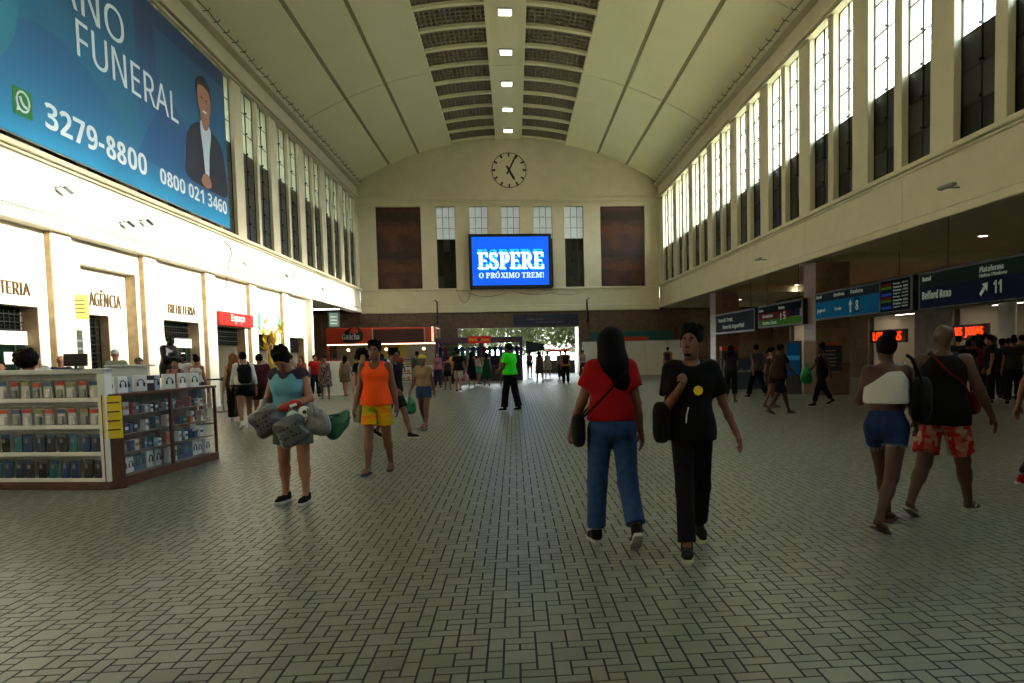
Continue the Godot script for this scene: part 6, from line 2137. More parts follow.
func denim(key: String, lo: Color, hi: Color) -> StandardMaterial3D:
	var m := mat(key, Color.WHITE, 0.9, 0.3)
	m.albedo_texture = noise_tex(0.03, lo, hi, 41)
	m.uv1_triplanar = true
	m.uv1_scale = Vector3.ONE * 2.0
	return m

# a soft bag: rounded box field with lumps
func soft_bag(size: Vector3, lumps: int, seed_: int, cell := 0.012) -> ArrayMesh:
	var q := RandomNumberGenerator.new()
	q.seed = seed_
	var it := [E(Vector3.ZERO, size * 0.52, Basis(), 0.03)]
	for sx in [-1, 1]:
		for sy in [-1, 1]:
			it.append(E(Vector3(sx * size.x * 0.24, sy * size.y * 0.24, 0), Vector3(size.x * 0.28, size.y * 0.28, size.z * 0.46), Basis(), 0.03))
	for k in lumps:
		it.append(E(Vector3(q.randf_range(-0.4, 0.4) * size.x, q.randf_range(-0.4, 0.4) * size.y, q.randf_range(-0.35, 0.35) * size.z), size * q.randf_range(0.12, 0.2), Basis(Vector3(q.randfn(), q.randfn(), q.randfn()).normalized(), 1.0), 0.015))
	return sdf_mesh(it, cell)

func bag_thing(called: String, label: String, cat: String, person_node: Node3D, local: Vector3, size: Vector3, m: Material, strap: Array, sm: Material, seed_ := 1, strap_r := 0.009, tilt := 0.0) -> Node3D:
	var tb: Basis = Basis(Vector3.UP, (joints_of[person_node].tb as Basis).get_euler().y)
	local = tb * local
	strap = strap.map(func(p: Vector3) -> Vector3: return tb * p)
	var t := thing(called, label, cat, person_node.transform * local, person_node.rotation.y)
	t.rotation.z = tilt
	obj("bag_body", soft_bag(size, 5, seed_, 0.012 if size.y > 0.2 else 0.01), m, t)
	if strap.size() > 1:
		var pts := []
		for p in strap:
			pts.append(t.transform.affine_inverse() * (person_node.transform * p))
		obj("strap", MB.new().tube(pts, strap_r, 6).mesh(), sm, t)
	return t

func build_people() -> void:
	mat("eye_white", Color(0.5, 0.47, 0.44), 0.4)
	mat("eye_dark", Color(0.04, 0.025, 0.02), 0.2)
	var blue_jeans := denim("blue_jeans", Color(0.1, 0.19, 0.33), Color(0.17, 0.28, 0.44))
	var dark_denim := denim("dark_denim", Color(0.05, 0.1, 0.22), Color(0.11, 0.19, 0.35))
	var black := cloth(Color(0.02, 0.02, 0.024))
	# --- woman in red, walking away
	var red := person({"fine": true, "fem": true, "h": 1.7, "fat": 1.02, "at": on_ground(614, 544), "turn": 186.0, "skin": BROWN, "hair": "mane", "hair_c": BLACK_HAIR,
		"label": "woman in a red t-shirt and blue jeans walking away with long black hair", "shoe_c": Color(0.05, 0.05, 0.06), "sole_c": Color(0.62, 0.62, 0.6),
		"pose": {"legs": [[9, 3, 2], [-9, 26, 1, -38]], "arms": [[14, 17, 14, 2], [-4, 10, 12, 0]], "lean": 2.0, "head": [24, 0]},
		"wear": [["trousers", blue_jeans, 1.9, 0.006, 0.012, 1.06], ["tee", Color(0.52, 0.025, 0.04), 0.55, 0.99, 0.012]]})
	bag_thing("shoulder_bag", "black shoulder bag on a thin strap at the hip of the woman in red", "bag", red, Vector3(0.27, 0.93, 0.02), Vector3(0.09, 0.24, 0.22), black, [Vector3(0.25, 1.03, -0.02), Vector3(0.2, 1.1, -0.13), Vector3(0.04, 1.26, -0.165), Vector3(-0.08, 1.4, -0.135), Vector3(-0.11, 1.48, -0.03), Vector3(-0.09, 1.42, 0.1), Vector3(0.05, 1.22, 0.18), Vector3(0.22, 1.04, 0.12), Vector3(0.26, 1.0, 0.05)], black, 3)
	# --- man in black, walking towards us
	var man := person({"fine": true, "h": 1.72, "fat": 0.86, "at": on_ground(693, 548), "turn": -6.0, "skin": BROWN, "hair": "curly", "hair_c": BLACK_HAIR, "grip": [false, true],
		"label": "man in a black t-shirt and black trousers walking forward with a yellow badge", "shoe_c": Color(0.06, 0.075, 0.05), "sole_c": Color(0.62, 0.64, 0.5),
		"pose": {"legs": [[-9, 24, 1], [20, 6, 0]], "arms": [[-9, 20, 18, -2], [14, 6, 118, 24]], "lean": 1.0, "head": [-24, -8]},
		"wear": [["trousers", Color(0.025, 0.026, 0.034), 1.95, 0.002, 0.008, 1.05], ["tee", Color(0.022, 0.022, 0.025), 0.72, 0.86, 0.016]]})
	obj("badge", MB.new().lathe([Vector2(0, 0.006), Vector2(0.034, 0.005), Vector2(0.036, 0)], Vector3.ZERO, 20).mesh(), M.yellow, man, Transform3D(Basis(Vector3.RIGHT, PI / 2 - 0.1), Vector3(0.035, 1.245, 0.137)))
	obj("goatee", sdf_mesh([E(Vector3.ZERO, Vector3(0.03, 0.014, 0.016)), E(Vector3(0, 0.012, 0.004), Vector3(0.02, 0.01, 0.008))], 0.005), mat("hair_beard", BLACK_HAIR, 0.8), man, joint_head(man) * Transform3D(Basis(), Vector3(0, -0.094, 0.068)))
	obj("moustache", MB.new().cbox(Vector3.ZERO, Vector3(0.046, 0.007, 0.01), 0.003).mesh(), M.hair_beard, man, joint_head(man) * Transform3D(Basis(), Vector3(0, -0.042, 0.092)))
	obj("earphone_cord", MB.new().tube([Vector3(-0.04, 1.12, 0.138), Vector3(-0.055, 1.06, 0.142), Vector3(-0.06, 1.0, 0.14)], 0.006, 6).mesh(), M.white, man)
	bag_thing("messenger_bag", "black messenger bag at the side of the man in the black t-shirt", "bag", man, Vector3(-0.24, 1.0, 0.05), Vector3(0.12, 0.3, 0.22), black, [Vector3(-0.22, 1.12, 0.05), Vector3(-0.17, 1.3, 0.12), Vector3(-0.1, 1.46, 0.04), Vector3(-0.1, 1.43, -0.1), Vector3(-0.2, 1.15, -0.09)], black, 5)
	# --- woman with shopping in both arms
	var bw := person({"fine": true, "fem": true, "h": 1.68, "fat": 1.1, "at": on_ground(296, 502), "turn": -12.0, "skin": TAN, "hair": "curly", "hair_c": BLACK_HAIR, "grip": [true, true],
		"label": "woman in a light blue vest looking down while clutching shopping bags", "shoe_c": Color(0.03, 0.03, 0.035), "sole_c": Color(0.6, 0.6, 0.58),
		"pose": {"legs": [[3, 4, 2], [-1, 3, 2]], "arms": [[14, 20, 68, 48], [10, 18, 70, 30]], "lean": 7.0, "head": [4, 36]},
		"wear": [["shorts", Color(0.26, 0.31, 0.27), 0.62, 0.03], ["tee", Color(0.22, 0.17, 0.23), 0.12, 0.95, 0.006], ["tank", Color(0.36, 0.58, 0.64), 0.93, 1.4, 0.014]]})
	shopping(bw)
	bag_handles()
	# --- man in the orange vest
	person({"fine": true, "h": 1.73, "fat": 1.02, "at": on_ground(379, 472), "turn": -4.0, "skin": BROWN, "hair": "curly", "hair_c": BLACK_HAIR,
		"label": "man in a bright orange vest and multicoloured shorts walking forward", "shoe": "sandal", "shoe_c": Color(0.05, 0.05, 0.05), "sole_c": Color(0.06, 0.06, 0.06),
		"pose": {"legs": [[-7, 14, 2], [12, 3, 1]], "arms": [[-6, 10, 12, 0], [4, 10, 14, 0]], "lean": 0.0, "head": [0, -2]},
		"wear": [["shorts", print_shorts(), 0.66, 0.024], ["tank", Color(0.9, 0.3, 0.07), 0.9, 1.4, 0.006]]})
	# --- guard in the bright green shirt
	person({"fine": true, "h": 1.83, "fat": 1.0, "at": on_ground(511, 411), "turn": 232.0, "skin": DEEP, "hair": "short", "hair_c": BLACK_HAIR,
		"label": "guard in a bright green shirt and black trousers standing in mid hall", "pose": {"legs": [[8, 3, 5], [-8, 6, 4]], "arms": [[10, 8, 60, 20], [10, 8, 50, 15]], "head": [10, 0]},
		"wear": [["trousers", Color(0.025, 0.027, 0.03), 1.95, 0.016, 0.014], ["tee", glow_free(Color(0.18, 0.85, 0.12)), 0.6, 0.93, 0.022]]})
	# --- couple on the right, walking away
	var wt := person({"fine": true, "fem": true, "h": 1.66, "fat": 1.04, "at": on_ground(886, 528), "turn": 128.0, "skin": DEEP, "hair": "bun", "hair_c": BLACK_HAIR,
		"label": "woman in a white one-shoulder top and frayed denim shorts walking away", "shoe": "sandal", "shoe_c": Color(0.25, 0.14, 0.1), "sole_c": Color(0.25, 0.14, 0.1),
		"pose": {"legs": [[20, 5, 0], [-16, 20, 0]], "arms": [[22, 12, 66, 14], [8, 12, 30, 0]], "lean": 0.0, "twist": 32.0, "head": [14, 0]},
		"wear": [["shorts", dark_denim, 0.36, 0.006, 0, 1.07], ["oneshoulder", Color(0.72, 0.72, 0.7), 1.13]]})
	fringe(wt)
	bag_thing("shoulder_bag", "long black shoulder bag hanging beside the woman in the white top", "bag", wt, Vector3(-0.27, 1.1, -0.02), Vector3(0.12, 0.36, 0.26), black, [Vector3(-0.26, 1.25, 0.06), Vector3(-0.2, 1.45, 0.06), Vector3(-0.16, 1.47, 0.0), Vector3(-0.19, 1.44, -0.08), Vector3(-0.26, 1.25, -0.1)], black, 7, 0.014)
	var tm := person({"fine": true, "h": 1.76, "fat": 1.14, "at": on_ground(942, 514), "turn": 125.0, "skin": DEEP, "hair": "bald", "hair_c": BLACK_HAIR,
		"label": "bald man in a black vest and red flowered shorts walking away", "shoe": "sandal", "shoe_c": Color(0.6, 0.58, 0.5), "sole_c": Color(0.6, 0.58, 0.5),
		"pose": {"legs": [[-18, 20, 0], [24, 6, 0]], "arms": [[12, 14, 34, 0], [-14, 20, 22, -4]], "lean": 1.0, "twist": 32.0, "head": [26, -4]},
		"wear": [["shorts", print_cloth("flower_shorts", [Color(0.55, 0.08, 0.07), Color(0.62, 0.12, 0.1), Color(0.6, 0.55, 0.5)], 0.03, 1.6, 3, 6), 0.8, 0.034, 0, 1.06], ["tank", black, 0.84, 1.4, 0.012]]})
	bag_thing("waist_bag", "red waist bag carried on a red strap by the bald man", "bag", tm, Vector3(-0.27, 1.02, 0.12), Vector3(0.1, 0.2, 0.16), cloth(Color(0.33, 0.035, 0.045)), [Vector3(-0.22, 1.1, 0.05), Vector3(-0.15, 1.2, -0.16), Vector3(0.03, 1.36, -0.17), Vector3(0.11, 1.49, -0.03), Vector3(0.08, 1.42, 0.12)], cloth(Color(0.33, 0.035, 0.045)), 9, 0.012)
	# --- someone leaving the frame on the right: a red shoe
	person({"h": 1.72, "at": on_ground(1046, 489), "turn": 95.0, "skin": BROWN, "hair": "short", "hair_c": BLACK_HAIR, "label": "person in red shoes walking out past the bald man", "shoe_c": Color(0.5, 0.05, 0.05), "sole_c": Color(0.7, 0.68, 0.66), "pose": "walk",
		"wear": [["trousers", Color(0.05, 0.06, 0.08), 1.9, 0.012, 0.01], ["tee", Color(0.3, 0.3, 0.3), 0.6, 0.9, 0.015]]})
	crowd()

func joint_head(p: Node3D) -> Transform3D:
	var J: Dictionary = joints_of[p]
	return Transform3D((J.hbasis as Basis).scaled(Vector3.ONE * J.k), J.hc + J.lift)

func glow_free(c: Color) -> StandardMaterial3D:
	return cloth(c)

func print_shorts() -> StandardMaterial3D:
	# dyed bands of green, yellow and orange, by height on the garment
	var g := Gradient.new()
	g.set_color(0, Color(0.25, 0.5, 0.12))
	g.set_color(1, Color(0.85, 0.25, 0.06))
	g.add_point(0.35, Color(0.62, 0.66, 0.12))
	g.add_point(0.6, Color(0.85, 0.6, 0.08))
	var f := FastNoiseLite.new()
	f.frequency = 0.012
	f.seed = 12
	var t := NoiseTexture2D.new()
	t.width = 256
	t.height = 256
	t.seamless = true
	t.noise = f
	t.color_ramp = g
	var m := mat("dyed_shorts", Color.WHITE, 0.9, 0.3)
	m.albedo_texture = t
	m.uv1_triplanar = true
	m.uv1_scale = Vector3(1.2, 2.4, 1.2)
	return m

# frayed threads under the denim shorts
func fringe(p: Node3D) -> void:
	var J: Dictionary = joints_of[p]
	var mb := MB.new()
	var q := RandomNumberGenerator.new()
	q.seed = 3
	for i in 2:
		var a: Vector3 = J["hip%d" % i]
		var b: Vector3 = J["knee%d" % i]
		var dir := (b - a).normalized()
		var c := a.lerp(b, 0.34) + (J.lift as Vector3)
		var x := dir.cross(Vector3(0, 0, 1)).normalized()
		var y := dir.cross(x)
		for n in 46:
			var an := TAU * n / 46.0
			var o := (x * cos(an) + y * sin(an)) * 0.108
			mb.tube([c + o, c + o * 1.02 + dir * q.randf_range(0.012, 0.035) + Vector3(q.randfn(), 0, q.randfn()) * 0.004], 0.0016, 3, -1.0, false)
	obj("frayed_hem", mb.mesh(), mat("thread", Color(0.5, 0.55, 0.6), 0.9), p)

func creases(n: int, hx: float, hy: float, z: float, seed_: int) -> Array:
	var q := RandomNumberGenerator.new()
	q.seed = seed_
	var out := []
	for k in n:
		var a := Vector3(q.randf_range(-hx, hx), q.randf_range(-hy, hy), z)
		out.append(C(a, a + Vector3(q.randf_range(-0.05, 0.05), q.randf_range(-0.09, 0.09), q.randf_range(-0.01, 0.02)), 0.014, 0.009, 0.018))
	return out

func shopping(p: Node3D) -> void:
	var grey := mat("grey_plastic", Color(0.3, 0.31, 0.31), 0.35)
	var pale := mat("pale_plastic", Color(0.42, 0.43, 0.41), 0.3)
	var green := mat("green_plastic", Color(0.1, 0.36, 0.25), 0.35)
	var redp := mat("red_pack", Color(0.55, 0.06, 0.06), 0.35)
	var px := func(x: float, y: float, d: float) -> Vector3: return at_dist(x, y, d)
	for q in [[267, 421, 7.62, 0.5, "grey plastic bag with black print held lowest at the side", 11], [292, 431, 7.5, 0.42, "grey plastic bag with black print hanging in front of the shorts", 12]]:
		var t := thing("shopping_bag", q[4] + " of the woman", "bag", px.call(q[0], q[1], q[2]), 0.15)
		t.rotation.z = q[3]
		var lump := RandomNumberGenerator.new()
		lump.seed = q[5] * 7
		var it := [C(Vector3(-0.09, 0.075, 0), Vector3(0.09, 0.075, 0), 0.065, 0.065, 0.04), C(Vector3(-0.09, -0.08, 0), Vector3(0.09, -0.08, 0), 0.065, 0.065, 0.04), E(Vector3.ZERO, Vector3(0.14, 0.13, 0.078), Basis(), 0.03), C(Vector3(0.02, 0.1, -0.02), Vector3(0.08, 0.2, -0.05), 0.05, 0.018, 0.04)]
		for n in 10:
			it.append(C(Vector3(lump.randf_range(-0.13, 0.13), lump.randf_range(-0.12, 0.12), 0.055), Vector3(lump.randf_range(-0.13, 0.13), lump.randf_range(-0.12, 0.12), 0.06), 0.014, 0.01, 0.02))
		obj("bag_body", MB.new().add(sdf(it, 0.009)).mesh(), grey, t)
		var q2 := RandomNumberGenerator.new()
		q2.seed = q[5]
		for r in 3:
			for c in 5:
				obj("print_mark", boxm(Vector3([0.012, 0.02, 0.026][q2.randi() % 3], [0.02, 0.03][q2.randi() % 2], 0.004)), M.black, t, Transform3D(Basis(Vector3(0, 0, 1), q2.randf_range(-0.3, 0.3)), Vector3(-0.08 + c * 0.038 + q2.randf_range(-0.008, 0.008), 0.045 - r * 0.045, 0.079 - 0.003 * absf(c - 2))))
	var hands := [hand_point(p, 1), hand_point(p, 0)]
	for q in [[267, 421, 7.62, 0, "shopping_bag"], [292, 431, 7.5, 0, "shopping_bag_001"], [317, 420, 7.6, 1, "shopping_bag_002"], [337, 424, 7.75, 1, "shopping_bag_003"]]:
		handle_ends.append([q[4], px.call(q[0], q[1] - 6, q[2] + 0.06), hands[q[3]]])
	var tp := thing("paper_roll_pack", "pack of white paper rolls tucked between the shopping bags", "paper rolls", px.call(301, 419, 7.56), 0.3)
	tp.rotation.z = 0.35
	for q in 4:
		var ro := obj("roll", MB.new().lathe([Vector2(0.02, -0.05), Vector2(0.055, -0.05), Vector2(0.058, 0.0), Vector2(0.055, 0.05), Vector2(0.02, 0.05), Vector2(0.02, -0.05)], Vector3.ZERO, 14).mesh(), M.white, tp, Transform3D(Basis(Vector3.RIGHT, PI / 2), Vector3((q % 2) * 0.115 - 0.06, (q / 2) * 0.115 - 0.06, 0)))
		obj("core", MB.new().lathe([Vector2(0, 0.052), Vector2(0.02, 0.052)], Vector3.ZERO, 10).mesh(), M.dark_grey, ro)
	var g2 := thing("shopping_bag", "bulging translucent grey bag held at the hand of the woman", "bag", px.call(317, 420, 7.6), 0.0)
	obj("bag_body", MB.new().add(sdf([E(Vector3(0, -0.02, 0), Vector3(0.125, 0.13, 0.1), Basis(), 0.05), E(Vector3(0.06, -0.08, 0.02), Vector3(0.08, 0.08, 0.08), Basis(), 0.03), C(Vector3(-0.02, 0.06, 0), Vector3(-0.05, 0.15, 0), 0.06, 0.03, 0.05), E(Vector3(-0.07, -0.07, 0.04), Vector3(0.07, 0.08, 0.06), Basis(), 0.02)] + creases(16, 0.1, 0.1, 0.085, 5), 0.009)).mesh(), pale, g2)
	var g3 := thing("shopping_bag", "green plastic bag sticking out beside the elbow of the woman", "bag", px.call(337, 424, 7.75), 0.0)
	g3.rotation.z = -0.9
	obj("bag_body", MB.new().add(sdf([E(Vector3(0, 0, 0), Vector3(0.1, 0.14, 0.08), Basis(), 0.05), C(Vector3(0, 0.06, 0), Vector3(-0.03, 0.15, 0), 0.06, 0.03, 0.05), C(Vector3(0.02, 0.1, 0.05), Vector3(0.05, -0.1, 0.07), 0.012, 0.012, 0.02), E(Vector3(0.05, -0.08, 0), Vector3(0.07, 0.08, 0.07), Basis(), 0.04)] + creases(12, 0.07, 0.1, 0.06, 9), 0.009)).mesh(), green, g3)
	var rp := thing("red_packet", "red and white packet clasped at the waist by the woman", "packet", px.call(292, 405, 7.68), 0.1)
	obj("packet", MB.new().add(sdf([E(Vector3.ZERO, Vector3(0.1, 0.05, 0.06), Basis(Vector3(0, 0, 1), 0.3), 0.02), E(Vector3(-0.08, -0.03, 0), Vector3(0.06, 0.04, 0.05), Basis(), 0.03)], 0.009)).mesh(), redp, rp)
	obj("white_band", boxm(Vector3(0.07, 0.03, 0.02), 0.005), M.white, rp, Transform3D(Basis(Vector3(0, 0, 1), 0.3), Vector3(0.02, 0.0, 0.055)))

var handle_ends := []
func bag_handles() -> void:
	for h in handle_ends:
		var t: Node3D = get_node(h[0])
		var inv := t.transform.affine_inverse()
		var mid: Vector3 = ((h[1] as Vector3) + h[2]) * 0.5 + Vector3(0, 0.03, 0)
		obj("handle", MB.new().tube([inv * (h[1] as Vector3), inv * mid, inv * (h[2] as Vector3)], 0.012, 6).mesh(), (t.get_child(0) as MeshInstance3D).material_override, t)

# a plastic carrier hanging from the hand at a point
func carrier(label: String, at: Vector3, c: Color, s := 1.0) -> void:
	var t := thing("carrier_bag", label, "bag", at, 0.3)
	if not tpl.has("carrier"):
		tpl["carrier"] = sdf_mesh([E(Vector3(0, -0.28, 0), Vector3(0.13, 0.15, 0.09), Basis(), 0.04), C(Vector3(0, -0.2, 0), Vector3(0, -0.02, 0), 0.09, 0.02, 0.05), E(Vector3(0.04, -0.36, 0), Vector3(0.09, 0.07, 0.08), Basis(), 0.03)], 0.014)
		tpl["carrier_handle"] = MB.new().tube([Vector3(-0.02, -0.06, 0), Vector3(-0.025, 0.0, 0), Vector3(0, 0.03, 0), Vector3(0.025, 0.0, 0), Vector3(0.02, -0.06, 0)], 0.008, 6).mesh()
	var m := mat("carrier_" + c.to_html(false), c, 0.4)
	obj("bag_body", tpl["carrier"], m, t, Transform3D(Basis.from_scale(Vector3.ONE * s), Vector3.ZERO))
	obj("handle", tpl["carrier_handle"], m, t, Transform3D(Basis.from_scale(Vector3.ONE * s), Vector3.ZERO))

func hand_point(p: Node3D, i: int) -> Vector3:
	var J: Dictionary = joints_of[p]
	return p.transform * (J["wr%d" % i] + J.lift + (J["hb%d" % i] as Basis) * Vector3(0, -0.09, 0.0))

func backpack(p: Node3D, label: String, c: Color) -> void:
	var t := thing("backpack", label, "backpack", p.transform * Vector3(0, 1.2, -0.22), p.rotation.y)
	if not tpl.has("backpack"):
		tpl["backpack"] = soft_bag(Vector3(0.28, 0.42, 0.18), 4, 4, 0.02)
		tpl["backpack_strap"] = MB.new().tube([Vector3(0, 0.1, 0.1), Vector3(0, 0.25, 0.16), Vector3(0, 0.27, 0.24), Vector3(0, 0.12, 0.35)], 0.018, 5).mesh()
	obj("bag_body", tpl["backpack"], cloth(c), t)
	for s in [-0.1, 0.1]:
		obj("strap", tpl["backpack_strap"], cloth(c), t, Transform3D(Basis(), Vector3(s, 0, 0)))

